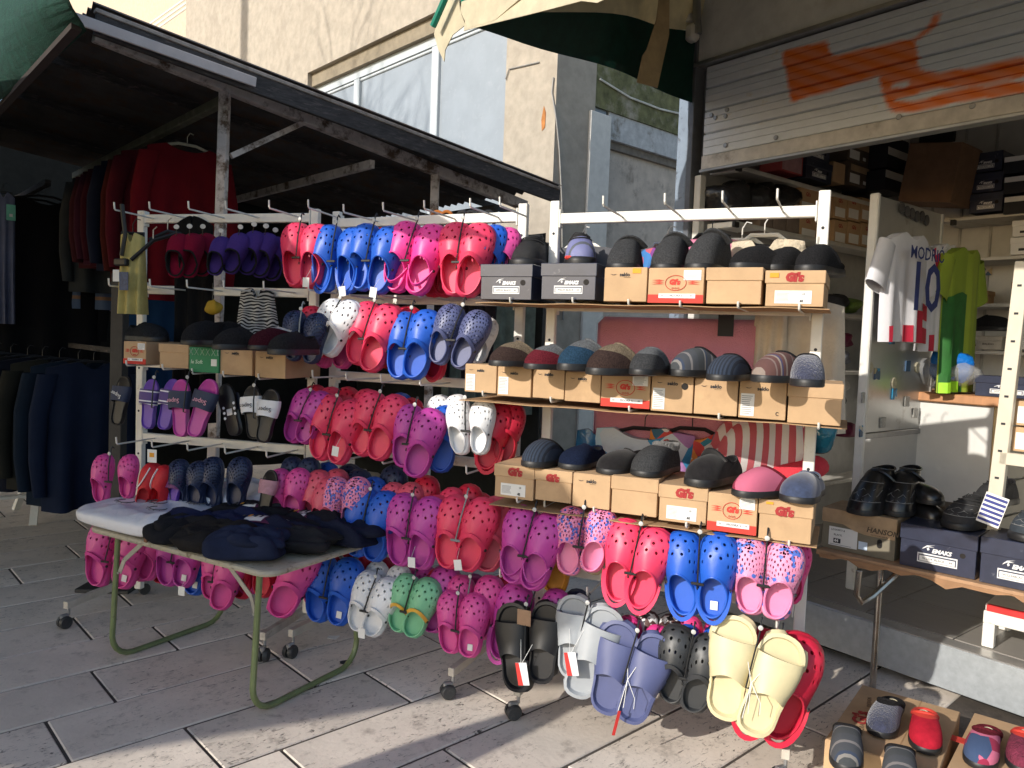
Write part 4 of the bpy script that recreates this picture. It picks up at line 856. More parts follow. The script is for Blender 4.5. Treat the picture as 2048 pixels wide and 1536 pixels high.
for p in PAIRS:
    r = RK[p['rk']]; slide = p['kind'] in ('chunky', 'slim'); off = p['off']
    fs = [pair_matrix(r, *s, off + .012 * k, p['yaw'] + (2 if k else -2) * 1.0, p['tilt'], 1) for k, s in enumerate(p['shoes'])]
    top = sum(f[2] for f in fs) / len(fs)
    root = thing(('slide_pair' if slide else 'clog_pair') if len(fs) > 1 else ('slide' if slide else 'clog'), p['label'], p['noun'] if len(fs) > 1 or p['noun'] != 'clogs' else 'clog', top, group='shoes hanging on the racks')
    inv = root.matrix_basis.inverted(); inv = Matrix.Translation(-Vector(top))
    main = p['mat'] or EVA(p['col'])
    for k, (m, L, pt, pb2, x, y, z) in enumerate(fs):
        if k == 0 and len(fs) == 2 and not slide or (k == 0 and slide and len(fs) == 2): m = m @ Matrix.Scale(-1, 4, (1, 0, 0))
        if p['kind'] == 'chunky': m = m @ Matrix.Scale(.90, 4, (1, 0, 0))
        nm = 'slide_sandal' if slide else 'clog_shoe'
        if slide:
            d = slide_meshes(p['kind']); c = obj(nm, d['sole'], main, root, inv @ m)
            s = obj('strap', d['strap'], p['strapmat'] or main, c)
        else:
            d = clog_meshes(p['kind']); c = obj(nm, d['body'], [main, EVA(p['col']) if p['kind'] == 'mesh' else main], root, inv @ m)
            if p['strap'] in ('fwd', 'back', 'down'): obj('strap', d[p['strap']], p['strapmat'] or main, c)
            if p['riv']:
                for q in d['riv']: obj('rivet', q, BL, c)
        if p['insole'] is not None and k == p['insole']:
            t = MB().box((0, .16, .075), (.085, .10, .004)); t.build('sticker', PAPER, c)
        p.setdefault('fr', []).append((c, m, L, pt, pb2, x, y, z))
    # hanger and tags
    f0 = fs[0]; lo = sum(f[3] * .55 + f[2] * .45 + f[7 - 1] * 0 for f in fs) / len(fs) if len(fs) > 1 else f0[2]
    zz = f0[6]; nn = r.n
    if p['riv'] and len(fs) > 1:
        L = f0[1]; tp = top + Z * (.008) + nn * .05; lo2 = lo + nn * (.30 * L * .8)
        mb = MB().tube([lo2 + r.u * .012, lo2, lo2 * .45 + tp * .55 + nn * .005, tp, tp + Z * .022 + nn * -.004, tp + Z * .034 - nn * .012, tp + Z * .026 - nn * .022], .0032, 6)
        if not slide: mb.box(lo2, (.045, .006, .010), r.u, nn, Z, .002)
        put(mb, 'hanger', BL if p['hang'] == 'black' else GR_, root, True)
        dc = tp + Z * .004 + nn * .006
        h_ = put(MB().disc(dc, nn, .0085, .003, 12), 'size_disc', M('white_disc', (.5, .5, .48), .5), root, True)
    if p['price']:
        q = rpl(r, *p['price'], off + .10); a_ = random.uniform(-.2, .2); ux = rot_about(r.u, nn, a_); uz = rot_about(Z, nn, a_)
        put(MB().box(q - uz * .01, (.034, .0015, .042), ux, nn, uz), 'price_tag', PAPER, root)
        put(MB().tube([q + uz * .012, q + uz * .05 - nn * .03], .0008, 4), 'tag_string', WSTR, root)
    if p['tagk']:
        q = rpl(r, *p['tagk'], off + .11); ux = rot_about(r.u, nn, .2); uz = rot_about(Z, nn, .2)
        t_ = put(MB().box(q, (.045, .002, .085), ux, nn, uz), 'brand_tag', M('white_tag', (.74, .73, .74), .5), root)
        put(MB().poly([q + nn * .0012 - ux * .0225 - uz * .0425, q + nn * .0012 - ux * .003 - uz * .0425, q + nn * .0012 - ux * .009 + uz * .0425, q + nn * .0012 - ux * .0225 + uz * .0425], nn * .001), 'tag_band', TAGR, root)
        put(MB().tube([q + uz * .035 + nn * .002, q + uz * .12 - nn * .03], .0009, 4), 'tag_string', WSTR, root)
        put(MB().tube([q + uz * .035 + nn * .002, q + uz * .12 + ux * .06 - nn * .03], .0009, 4), 'tag_string', WSTR, root)
        for i in range(3): text('▮▯▮', .008, q + nn * .0015 + ux * .009 + uz * (.0 - .012 * i), ux, uz, INK, None) if False else None
def P_(lab): return next(p for p in PAIRS if p['label'].startswith(lab))
# lettering on straps and foot beds
def on_shoe(p, k, s, size, o, x, y, mat, **kw):
    c = p['fr'][k][0]; cu_m = frame(o, unit(x), unit(np.cross(np.cross(x, y), x)), unit(np.cross(x, y)))
    t = text(s, size, (0, 0, 0), (1, 0, 0), (0, 1, 0), mat, None, **kw); t.parent = c
    mir = p['fr'][k][1].determinant() < 0
    t.matrix_basis = (Matrix.Scale(-1, 4, (1, 0, 0)) @ frame(V3(-o[0], o[1], o[2]), unit(V3(x[0], -x[1], x[2]) * 1), unit(V3(y[0] * -1, y[1], y[2])), V3(0, 0, 1))) if mir else cu_m
WL = M('white_lettering', (.75, .75, .75), .6, .03); PL = M('pink_lettering', (.75, .35, .45), .6, .03)
for lab, m in (('pink slides with navy', PL), ('black slides with white', INK)):
    p = P_(lab)
    for k in (0, 1): on_shoe(p, k, 'Super', .115, V3(0.04, .62, .232), V3(-1, 0, 0), V3(0, -1, 0), m, align='CENTER', ext=.002)
on_shoe(P_('black lettered'), 0, 'Super', .115, V3(0.04, .62, .232), V3(-1, .4, 0), V3(-.4, -1, 0), WL, align='CENTER', ext=.002)
for lab, m in (('black slides with red', WL), ('slate blue thick', WL), ('beige thick', M('pale_lettering', (.75, .74, .68), .6))):
    p = P_(lab)
    for k in (0, 1): on_shoe(p, k, 'INVIVOX' if 'beige' in lab else 'Bloxer', .06, V3(0.03, .16, .105), V3(0, 1, 0), V3(-1, 0, 0), m, align='CENTER', ext=.002)
p = P_('black slide turned'); c = p['fr'][0][0]
for i in range(6): MB().disc((-.12 if i % 2 else .12, .35 + .1 * (i // 2) + .05 * (i % 2), -.003), (0, 0, -1), .028, .004, 10).build('sole_dot', WHITEB, c)
MB().box((0, .45, -.004), (.12, .12, .006)).build('sole_label', M('silver_label', (.5, .5, .52), .3, .05), c)
# white strings on the thick soled slides
for lab in ('slate blue thick', 'beige thick'):
    p = P_(lab); (c, m, L, pt, pb2, x, y, z), f2 = p['fr']; q1 = (pt + pb2) / 2 + z * .22 * L + x * .05; q2 = (f2[3] + f2[4]) / 2 + f2[7] * .22 * L - x * .03
    root = c.parent; mid = (q1 + q2) / 2 + z * .02
    for pts in ([q1 + y * .05, mid, mid - y * .10 + x * .01], [q2 + y * .045, mid, mid - y * .12 - x * .005], [mid, mid - y * .05 + x * .04 + z * .01, mid - y * .09 + x * .045]):
        put(MB().tube(pts, .0014, 4), 'string', WSTR, root, True)
    if 'slate' in lab: put(MB().box(mid - y * .16, (.012, .002, .09), rot_about(x, y, .6), z, y), 'paper_tag', TAGR, root)
p = P_('black slides with red'); f0, f1 = p['fr']; q = (f0[3] + f1[3]) / 2 + f0[7] * .04 - f0[6] * .01
put(MB().box(q - Z * .03 + C_.n * .03, (.055, .002, .06), C_.u, C_.n, Z), 'card_header', M('kraft_card', (.33, .2, .12), .8), f0[0].parent)
for x_, y_, l_ in ((1425, 1395, 1), (1478, 1462, 1)):
    pass
# ================================================================ shoe boxes
RED = M('red_print', (.58, .045, .03), .75, .06); GISR = M('dark_red_lettering', (.36, .03, .03), .8, .06)
NAVYBOX = M('navy_gloss_card', (.028, .034, .062), .34, .2, dirt=(.16, .17, .20), dscale=22, dlo=.62, dhi=.74, coat=.3)
ORANGE = M('orange_sticker', (.75, .32, .02), .7, .06); CARDD = M('cardboard_edge', (.40, .25, .13), .9, .12)
BROWNBOX = M('grey_brown_card', (.20, .175, .125), .7, .08); GREENBOX = M('green_card', (.02, .21, .09), .65, .08)
HOLE = M('finger_hole', (.02, .017, .015), .9)
class Box: pass
def box_at(o, u, n, w, d, h, style, label, group=None, mat=None, name='shoe_box', cat='shoe box', lid=None):
    """o: lower left corner of the front face, u along it, n outwards"""
    b = Box(); b.o, b.u, b.n, b.w, b.d, b.h = map(lambda q: np.asarray(q, float) if hasattr(q, '__len__') else q, (o, u, n, w, d, h))
    t = wthing(name, label, cat, b.o + b.u * w / 2 - b.n * d / 2, group); b.t = t
    def F(x, z, e=.0012): return b.o + b.u * (x * w) + Z * (z * h) + b.n * e
    b.F = F; mat = mat or CARD
    lidded = lid if lid is not None else style in ('plain', 'gis', 'emaks', 'hanson')
    lh = .36 * h if style != 'hanson' else .34 * h
    bh = h - .004 if lidded else h
    put(MB().box(b.o + b.u * w / 2 - b.n * d / 2 + Z * bh / 2, (w, d, bh), b.u, b.n, Z, .0015), 'body', mat, t)
    if lidded: put(MB().box(b.o + b.u * w / 2 - b.n * (d / 2) + Z * (h - lh / 2), (w + .008, d + .008, lh), b.u, b.n, Z, .002), 'lid', mat if style != 'hanson' else M('kraft_lid', (.42, .29, .17), .8, .08), t)
    else: put(MB().box(b.o + b.u * w / 2 - b.n * (d / 2) + Z * (h + .0012), (w - .004, d - .004, .0024), b.u, b.n, Z), 'top_flap', mat, t)
    E = .0055 if lidded else .0012
    def tx(s, size, x, z, m, e=E, **k): return text(s, size, F(x, z, e), b.u, Z, m, t, **k)
    def patch(x0, x1, z0, z1, m, nm, e=.001): return put(MB().box((F(x0, z0, e) + F(x1, z1, e)) / 2, ((x1 - x0) * w, .0012, (z1 - z0) * h), b.u, b.n, Z), nm, m, t)
    def lines(x0, x1, z0, z1, k=6, e=.0022):
        mb = MB()
        for i in range(k):
            zz = z1 + (z0 - z1) * (i + .5) / k; xe = x1 - random.random() * (x1 - x0) * .3
            mb.box((F(x0, zz, e) + F(xe, zz, e)) / 2, ((xe - x0) * w, .0006, (z1 - z0) * h / k * .35), b.u, b.n, Z)
        put(mb, 'print_lines', M('grey_print', (.33, .33, .34), .8), t)
    b.patch, b.tx, b.lines = patch, tx, lines
    def ring(cx, cz, rx, rz, r=.0012, m=RED, a0=0, a1=2 * math.pi):
        put(MB().tube([F(cx + rx * math.cos(a), cz + rz * math.sin(a), .0015) for a in np.linspace(a0, a1, 20)], r, 4), 'printed_ring', m, t)
    if style == 'seklo':
        tx('seklo', h * .15, .36, .80, INK, bold=.0006); put(MB().poly([F(.14, .82), F(.19, .785), F(.24, .785), F(.29, .82), F(.22, .80)], b.n * .0006), 'swoosh', INK, t)
        patch(.46, .62, .715, .722, INK, 'underline')
    elif style == 'seklo_tag':
        tx('seklo', h * .14, .38, .80, INK, bold=.0006); put(MB().poly([F(.12, .83), F(.17, .80), F(.22, .80), F(.27, .83), F(.2, .815)], b.n * .0006), 'swoosh', INK, t)
        patch(.04, .33, .06, .66, PAPER, 'sticker'); lines(.06, .30, .10, .62, 10)
    elif style == 'gis':
        tx("Gi's", h * .30, .34, .80, GISR, bold=.0035, shear=.1); patch(.16, .80, .08, .44, PAPER, 'sticker'); lines(.19, .44, .14, .38, 7)
        tx('10', h * .08, .63, .34, INK, e=.0025); tx('42' if random.random() < .5 else '41', h * .09, .60, .15, INK, e=.0025, bold=.0008)
    elif style == 'gis_plain': tx("Gi's", h * .28, .30, .74, GISR, bold=.0035, shear=.1, e=.0055)
    elif style == 'gisred':
        patch(.0, 1.0, .0, .24, RED, 'red_band'); ring(.5, .58, .19, .22); tx("Gi's", h * .20, .385, .60, RED, bold=.002, shear=.1)
        for i in (-1, 0, 1): ring(.5 + i * .05, .425, .016, .02, .0008)
        for s in (-1, 1):
            for k_ in (-.05, 0, .05):
                put(MB().poly([F(.5 + s * .21, .60 + k_), F(.5 + s * .30, .63 + k_), F(.5 + s * .43, .60 + k_ * 1.2), F(.5 + s * .30, .59 + k_)], b.n * .0006), 'flame', RED, t)
        patch(.20, .86, .14, .27, M('white_strip', (.76, .75, .74), .6), 'label_strip', .002); tx('33', h * .07, .24, .205, INK, e=.003); tx('MOORA S.', h * .085, .40, .205, INK, e=.003); tx('39', h * .07, .76, .205, INK, e=.003)
        patch(.64, .95, .66, .95, PAPER, 'sticker', .0015); lines(.67, .92, .68, .92, 7)
    elif style == 'emaks':
        tx('EMAKS', h * .13, .43, .46, WL, bold=.0012, shear=.25, e=.0015)
        put(MB().poly([F(.30, .47), F(.36, .53), F(.46, .55), F(.38, .56), F(.47, .60), F(.36, .57), F(.31, .50)], b.n * .0006), 'bird_logo', WL, t)
        put(MB().poly([F(.36, .50), F(.385, .53), F(.40, .48), F(.375, .45)], b.n * .0006), 'bird_logo', WL, t)
        patch(.24, .77, .16, .38, WL, 'label_frame'); patch(.255, .755, .19, .35, M('label_navy', (.05, .055, .09), .5), 'label_inner', .0016); patch(.27, .74, .20, .32, PAPER, 'sticker', .0022)
        tx('W2234', h * .07, .31, .26, INK, e=.0032); tx('BLACK' if random.random() < .5 else 'BLUE', h * .07, .47, .26, INK, e=.0032); tx('44', h * .07, .66, .26, INK, e=.0032)
        put(MB().disc(F(.83, .48, .0002), b.n, .011, .001, 14), 'finger_hole', HOLE, t)
    elif style == 'green':
        tx('le Soft', h * .22, .06, .42, M('pale_green_lettering', (.55, .7, .58), .7), bold=.0004, shear=.15); patch(.75, .94, .28, .56, PAPER, 'sticker')
        for s in range(6):
            for q in (1, -1):
                x0 = s * .19; put(MB().tube([F(x0, .98 if q > 0 else .70), F(min(1, x0 + .13), .70 if q > 0 else .98)], .0009, 4), 'printed_line', M('pale_green_lettering', (.55, .7, .58), .7), t)
    elif style == 'hanson':
        b2 = MB(); b2.poly([F(0, .66, .0055), F(.3, .66, .0055), F(.45, .55, .0055), F(.6, .5, .0055), F(1, .5, .0055), F(1, .68, .0055), F(0, .68, .0055)], b.n * .0006); put(b2, 'kraft_wave', M('kraft_lid', (.42, .29, .17), .8, .08), t)
        tx('HANSON', h * .17, .62, .64, M('brown_lettering', (.10, .075, .05), .8), e=.0068, bold=.0009, shear=.2); tx('OUTDOOR LEISURE', h * .045, .68, .53, M('brown_lettering', (.10, .075, .05), .8), e=.0068)
        patch(.10, .50, .10, .56, PAPER, 'sticker', .0015); tx('LD244977-8', h * .065, .13, .49, INK, e=.0028); tx('BLACK', h * .065, .17, .37, INK, e=.0028); patch(.17, .27, .17, .28, INK, 'size_block', .0024); tx('44', h * .10, .18, .225, PAPER, e=.0036, bold=.0008); lines(.12, .48, .11, .15, 1)
        for k_ in range(4): put(MB().tube([F(.34 + .03 * k_, .27), F(.37 + .03 * k_, .32), F(.41 + .02 * k_, .25)], .0006, 4), 'shoe_drawing', M('grey_print', (.33, .33, .34), .8), t)
        patch(.52, .64, .13, .32, M('pale_blue_sticker', (.55, .65, .78), .6), 'sticker', .0015)
        hh = MB(); hh.disc(F(.80, .30, .0003), b.n, .011, .0012, 16); hh.disc(F(.80, .40, .0003), b.n, .011, .0012, 16); hh.box(F(.80, .35, .0009), (.022, .0012, .1 * h), b.u, b.n, Z); put(hh, 'finger_hole', HOLE, t)
    return b
def rbox(r, x0, y0, x1, y1, style, label, off=.30, d=.30, group=None, mat=None, **k):
    p0, p1, q = rpl(r, x0, y1, off), rpl(r, x1, y1, off), rpl(r, (x0 + x1) / 2, y0, off)
    m_ = rpl(r, (x0 + x1) / 2, y1, off); h = q[2] - m_[2]; w = (p1 - p0) @ r.u
    o = r.a + r.n * off + r.u * ((p0 - r.a) @ r.u) + Z * m_[2]
    j = random.uniform(-.022, .022); return box_at(o, rotz(r.u, j), rotz(r.n, j), w * .992, d, h, style, label, group, mat, **k)
G1, G2, G3 = 'shoe boxes on the top shelf of the right rack', 'shoe boxes on the middle shelf of the right rack', 'shoe boxes on the lower shelf of the right rack'
BX1 = [rbox(C_, 961, 528, 1062, 599, 'emaks', 'glossy navy shoe box at left end of top shelf', .30, .31, G1, NAVYBOX), rbox(C_, 1082, 526, 1190, 599, 'emaks', 'glossy navy shoe box carrying the blue trainer', .30, .31, G1, NAVYBOX),
       rbox(C_, 1207, 536, 1293, 603, 'seklo', 'plain tan shoe box with orange sticker under first grey felt boot', .30, .30, G1), rbox(C_, 1295, 537, 1407, 606, 'gisred', 'tan and red shoe box under the pair of felt boots', .30, .30, G1),
       rbox(C_, 1412, 535, 1522, 608, 'plain', 'unmarked lidded cardboard box on top shelf of right rack', .30, .30, G1), rbox(C_, 1530, 541, 1647, 613, 'gis', 'lidded box with red script and white label, right end of top shelf', .30, .30, G1)]
BX1[2].patch(.66, .86, .84, .99, ORANGE, 'price_sticker'); BX1[5].patch(.06, .22, .80, .93, ORANGE, 'price_sticker', .006)
r2 = [(929, 730, 992, 785, 'seklo_tag', 'tan shoe box with long white sticker at left end of middle shelf'), (994, 735, 1062, 793, 'seklo_tag', 'second tan box on middle shelf, long sticker, wine slipper above'), (1065, 737, 1128, 797, 'seklo', 'tan shoe box under the blue slipper with grey cuff'), (1129, 746, 1200, 804, 'seklo', 'tan shoe box under the brown slipper with beige cuff'),
      (1201, 747, 1299, 815, 'gisred', 'tan and red shoe box on middle shelf under grey slipper'), (1301, 753, 1385, 824, 'seklo_tag', 'tan box with half moon finger hole on middle shelf'), (1387, 759, 1474, 830, 'seklo', 'tan shoe box under the ribbed navy slipper'), (1476, 763, 1571, 838, 'seklo_tag', 'tan box with recycling mark under the striped brown slipper'), (1574, 766, 1682, 849, 'plain', 'unmarked lidded box at right end of middle shelf')]
BX2 = [rbox(C_, *q[:4], q[4], q[5], .34, .31, G2) for q in r2]
put(MB().disc(BX2[5].F(.80, .74, .0003), C_.n, .012, .001, 14), 'finger_hole', HOLE, BX2[5].t)
b = BX2[7]; put(MB().tube([b.F(.83 + .03 * math.cos(a), .16 + .045 * math.sin(a)) for a in np.linspace(.6, 5.6, 12)], .0012, 4), 'recycling_mark', INK, b.t)
r3 = [(989, 931, 1067, 997, 'gis', 'lidded box with red script at left end of lower shelf', None), (1070, 940, 1142, 1003, 'gis_plain', 'box with red script and no label under closed navy slipper', True), (1144, 950, 1219, 1016, 'seklo', 'tan shoe box under the black suede slipper', None), (1222, 955, 1313, 1030, 'plain', 'unmarked lidded box under the fur cuffed slipper', None),
      (1317, 972, 1412, 1046, 'gis', 'lidded box with red script under the black strap slipper', None), (1413, 990, 1513, 1065, 'gisred', 'tan and red shoe box under the wine and pink slipper', None), (1516, 1003, 1622, 1083, 'gis_plain', 'box with red script at right end of lower shelf', True)]
BX3 = [rbox(C_, *q[:4], q[4], q[5], .34, .31, G3, lid=q[6]) for q in r3]
BX3[6].patch(.12, .26, .90, .96, ORANGE, 'price_sticker', .006)
# cardboard sheets laid on the hooks
def sheet(r, b0, b1, z, off, label):
    u0 = (b0.o - r.a) @ r.u - .02; u1 = (b1.o - r.a) @ r.u + b1.w + .02; t = wthing('cardboard_sheet', label, 'cardboard', r.a + r.u * u0 + Z * z)
    P = [[r.a + r.u * (u0 + (u1 - u0) * i / 14) + r.n * (o_ + (.006 * math.sin(i * 2.1) if o_ > .1 else 0)) + Z * (z - .006 + .002 * math.sin(i * 1.7)) for o_ in (.01, .15, off + .004)] for i in range(15)]
    put(MB().slab(P, Z, .003), 'sheet', CARDD, t)
for bx, off, nm in ((BX1, .30, 'worn cardboard strip carrying the top shelf of boxes'), (BX2, .34, 'worn cardboard strip carrying the middle shelf of boxes'), (BX3, .34, 'worn cardboard strip carrying the lower shelf of boxes')):
    # the boxes of one shelf share a level plane, stepping down where the photo's hooks sag
    sheet(C_, bx[0], bx[-1], min(q.o[2] for q in bx) - .001, off, nm)
    for q in bx[::1 if off < .32 else 2]:
        x_, y_ = pix(q.o + q.u * q.w * .6); hook(C_, x_, y_, q.o[2] - .012, off + .008, upt=.02)
# left rack boxes
GA = 'shoe boxes on the left rack'
BXA = [rbox(A, 247, 684, 293, 728, 'gisred', 'dented open tan and red box under the grey shoe, left rack', .28, .3, GA), rbox(A, 319, 688, 378, 736, 'plain', 'unmarked lidded box under the furry black boots, left rack', .28, .3, GA),
       rbox(A, 378, 696, 438, 745, 'green', 'green shoe box with white lattice print on left rack', .29, .3, GA, GREENBOX), rbox(A, 440, 696, 505, 750, 'seklo', 'tan box right of the green box on left rack', .28, .3, GA), rbox(A, 510, 705, 571, 756, 'seklo', 'tan box at right end of the left rack shelf', .30, .3, GA)]

for q in BXA:
    x_, y_ = pix(q.o + q.u * .02); hook(A, x_, y_, q.o[2] - .008, .30, upt=.025)
# ================================================================ slippers, trainers and boots
def felt(key, c, var=.4): return M('felt_' + key, c, .97, var, scale=48, bump=1.0, bscale=200, sheen=.0, spec=.12)
SOLE = M('black_rubber_sole', (.014, .014, .015), .5, .2)
SM = {}
def smesh(k):
    if k in SM: return SM[k]
    W_ = [(y, w * .95) for y, w in OUT_CLOG]
    W_ = [(y, w * .9) for y, w in W_] if k[:4] == 'mule' else W_
    kw = dict(mule=dict(zb=.085, yc=.30, rx=.165, ry=.265, zh=.09, zs=.15, zf=.36, toe=.13, k=.50, cuff=0, ox=.62, zp=.75), mulef=dict(zb=.075, yc=.26, rx=.165, ry=.245, zh=.08, zs=.11, zf=.27, toe=.12, k=.60, cuff=2, cuffsec=.05, ox=.7, zp=.9), mulec=dict(zb=.085, yc=.30, rx=.165, ry=.265, zh=.09, zs=.15, zf=.38, toe=.13, k=.50, ox=.62, zp=.75, cuff=5, cuffsec=.05),
              closed=dict(zb=.08, yc=.27, rx=.125, ry=.20, zh=.27, zs=.22, zf=.33, toe=.16, k=.6, cuff=1, cuffsec=-2), fur=dict(zb=.08, yc=.25, rx=.14, ry=.19, zh=.40, zs=.36, zf=.42, toe=.18, k=.6, cuff=2, cuffsec=-2),
              aboot=dict(zb=.085, yc=.24, rx=.15, ry=.18, zh=.72, zs=.68, zf=.70, toe=.18, k=.30, cuff=1, cuffsec=-2),
              boot=dict(zb=.085, yc=.24, rx=.14, ry=.18, zh=.52, zs=.50, zf=.52, toe=.20, k=.42, cuff=1, cuffsec=-2), trainer=dict(zb=.11, yc=.23, rx=.11, ry=.17, zh=.42, zs=.36, zf=.46, toe=.15, k=.60, cuff=1, cuffsec=-2, sole_out=.05))[k]
    s = shoe(tab=W_, N=44, ts=[0, .1, .2, .32, .44, .56, .68, .78, .86, .93, 1], hr=.02, rim=.02 if k[:4] == 'mule' else .014, asym=.03, **kw)
    d = dict(upper=sm(s['up'], 'upper'), sole=sm(s['sole'], 'sole'), rim=sm(s['rim'], 'rim'), lining=sm(s['lin'], 'lining'), S=s)
    if s['cuff'].n: d['cuff'] = sm(s['cuff'], 'cuff')
    SM[k] = d; return d
def footwear(o, toe, L, kind, mats, label, cat='slipper', group=None, name='slipper', up=Z, mirror=False):
    y = unit(toe); z = unit(up - y * (up @ y)); x = np.cross(y, z); d = smesh(kind)
    m = frame(o, x, y, z, L)
    t = thing(name, label, cat, group=group, mw=m @ (Matrix.Scale(-1, 4, (1, 0, 0)) if mirror else Matrix.Identity(4)))
    u_, c_, l_ = mats
    obj('upper', d['upper'], u_, t); obj('sole', d['sole'], SOLE if len(mats) < 4 else mats[3], t) if False else obj('sole', d['sole'], SOLE, t)
    obj('rim', d['rim'], c_, t); obj('lining', d['lining'], l_, t)
    if 'cuff' in d: obj('cuff', d['cuff'], c_, t)
    return t
def on_box(bx, x, y, yaw=0, L=.27, zo=.003, n=None):
    z = bx.o[2] + bx.h + zo; p = pz(x, y, z); n = bx.n if n is None else n; dirn = rotz(n, R(yaw))
    return p - dirn * L, dirn
DG = felt('charcoal', (.085, .087, .092)); BK_ = felt('black', (.028, .028, .031)); LIN = felt('dark_lining', (.03, .028, .03))
GL = 'slippers displayed on the boxes'
def slip(bx, x, y, kind, mats, label, yaw=0, L=.245, cat='slipper', name='slipper', **k):
    o, dr = on_box(bx, x, y, yaw + random.uniform(-4, 4), L); t = footwear(o, dr, L, kind, mats, label, cat, GL, name, **k)
    t.matrix_basis = t.matrix_basis @ Matrix.Diagonal((random.uniform(.9, 1.03), random.uniform(.97, 1.05), random.uniform(.95, 1.18), 1)); return t
# top shelf
TRB = M('black_mesh_fabric', (.012, .012, .013), .7, .3, bump=.4, bscale=400); TRV = stripes('violet_grey_upper', (.15, .16, .30), [(0, (.10, .10, .12)), (.18, (.17, .18, .36)), (.45, (.10, .11, .13)), (.52, (.19, .20, .38)), (.80, (.15, .16, .30))], 1, .6, .5)
LACE = M('black_lace', (.015, .015, .016), .8)
def laces(t, kind='trainer', n=5, m=LACE):
    S = SM[kind]['S']; G, a = S['G'], S['a']; N = len(a)
    for i in range(n):
        j = 9 - i if i < 3 else 9 - i
        l = [G[q][j] for q in range(N) if math.radians(40) < a[q] < math.radians(140)]
        pts = [p + V3(0, .0, .012) for p in l]
        MB().tube(pts, .009, 5).build('lace', m, t, True)
    for s in (-1, 1): MB().tube([V3(s * .03, .50, .42), V3(s * .09, .46, .47), V3(s * .14, .52, .42), V3(s * .10, .58, .37), V3(s * .02, .53, .42)], .008, 5).build('lace_loop', m, t, True)
    MB().box((0, .40, .43), (.15, .03, .16), (1, 0, 0), (0, .85, .5), (0, -.5, .85), .01).build('tongue', TRB, t)
t = slip(BX1[0], 1045, 533, 'trainer', (TRB, TRB, LIN), 'black running trainer on the left navy box', 4, .285, 'trainer', 'trainer'); laces(t)
t = slip(BX1[1], 1170, 530, 'trainer', (TRV, TRB, LIN), 'violet blue running trainer with red heel trim on navy box', 26, .29, 'trainer', 'trainer'); laces(t)
mb = MB().box((.17, .80, .10), (.14, .26, .05), (1, -.4, 0), (.4, 1, 0), Z, .02); mb.build('red_sole_trim', RED, t)
def velcro(t, m, k='boot'):
    h = .14 if k == 'aboot' else 0; band(band_pts(V3(-.19, .34, .38 + h), V3(0, .50 - h * .3, .50 + h), V3(.20, .32, .34 + h)), .17, .03, V3(0, .7, .5)).build('strap', m, t, True, 60)
for q, bx, x, y, yw, nm in ((0, BX1[2], 1242, 537, 8, 'grey felt boot with strap at left of the felt boots'), (1, BX1[3], 1326, 540, -6, 'grey felt boot with strap in the middle of three'), (2, BX1[3], 1394, 541, -8, 'grey felt boot with strap at right of three')):
    t = slip(bx, x, y, 'boot', (DG, DG, LIN), nm, yw, .26, 'felt boot', 'felt_boot'); velcro(t, DG)
for x, y, bx, yw, nm in ((1466, 537, BX1[4], -46, 'black felt slipper leaning right on the unmarked box'), (1541, 541, BX1[4], -30, 'wide black felt slipper between two boxes on top shelf'), (1612, 544, BX1[5], -20, 'black felt slipper at right end of top shelf')):
    slip(bx, x, y, 'mule', (BK_, BK_, LIN), nm, yw, .245)
# middle shelf
BR, WI, BLF, NV = felt('brown', (.075, .048, .042)), felt('wine', (.20, .025, .04)), felt('blue', (.035, .085, .15)), M('ribbed_navy', (.022, .032, .055), .9, .2, bump=.3)
CG, CB = felt('grey_cuff', (.19, .20, .21)), felt('beige_cuff', (.27, .215, .15))
RIB = stripes('ribbed_navy_knit', (.02, .03, .05), [(0, (.028, .042, .07)), (.55, (.012, .017, .03))], 0, .045, .95, .4)
PLAID = stripes('grey_plaid', (.06, .065, .075), [(0, (.055, .06, .07)), (.25, (.17, .16, .16)), (.33, (.05, .055, .065)), (.55, (.035, .05, .085)), (.62, (.2, .19, .18)), (.68, (.05, .055, .06))], 1, .36, .95)
STRB = stripes('brown_stripe_knit', (.12, .06, .05), [(0, (.105, .05, .045)), (.22, (.25, .2, .17)), (.32, (.12, .055, .05)), (.48, (.06, .055, .12)), (.56, (.26, .21, .18)), (.64, (.11, .05, .045)), (.8, (.18, .13, .12)), (.86, (.105, .05, .045))], 1, .30, .95)
SUEN = M('embossed_navy_suede', (.03, .035, .07), .85, .35, scale=16, bump=.8, bscale=40, sheen=.4)
ms = [(BX2[0], 985, 732, 'mulec', (BR, CB, LIN), 'brown felt slipper with beige cuff at left end of middle shelf', -44), (BX2[1], 1048, 738, 'mulec', (WI, CG, LIN), 'wine felt slipper with grey cuff', -42), (BX2[2], 1122, 741, 'mulec', (BLF, CG, LIN), 'blue felt slipper with grey cuff', -40), (BX2[3], 1184, 750, 'mulec', (BR, CB, LIN), 'second brown felt slipper with beige cuff, beside a tan and red box', -42),
      (BX2[4], 1276, 751, 'mulec', (DG, CG, LIN), 'charcoal felt slipper with grey cuff on tan and red box', -10), (BX2[5], 1352, 753, 'mule', (PLAID, LIN, LIN), 'grey plaid slipper on middle shelf', -34), (BX2[6], 1436, 762, 'mule', (RIB, LIN, LIN), 'ribbed navy slipper on middle shelf', -14), (BX2[7], 1520, 765, 'mule', (STRB, LIN, LIN), 'brown striped knitted slipper on middle shelf', -36), (BX2[8], 1622, 775, 'mule', (SUEN, LIN, LIN), 'navy embossed slipper at right end of middle shelf', 6)]
for bx, x, y, k, m_, nm, yw in ms: slip(bx, x, y, k, m_, nm, yw, .245)
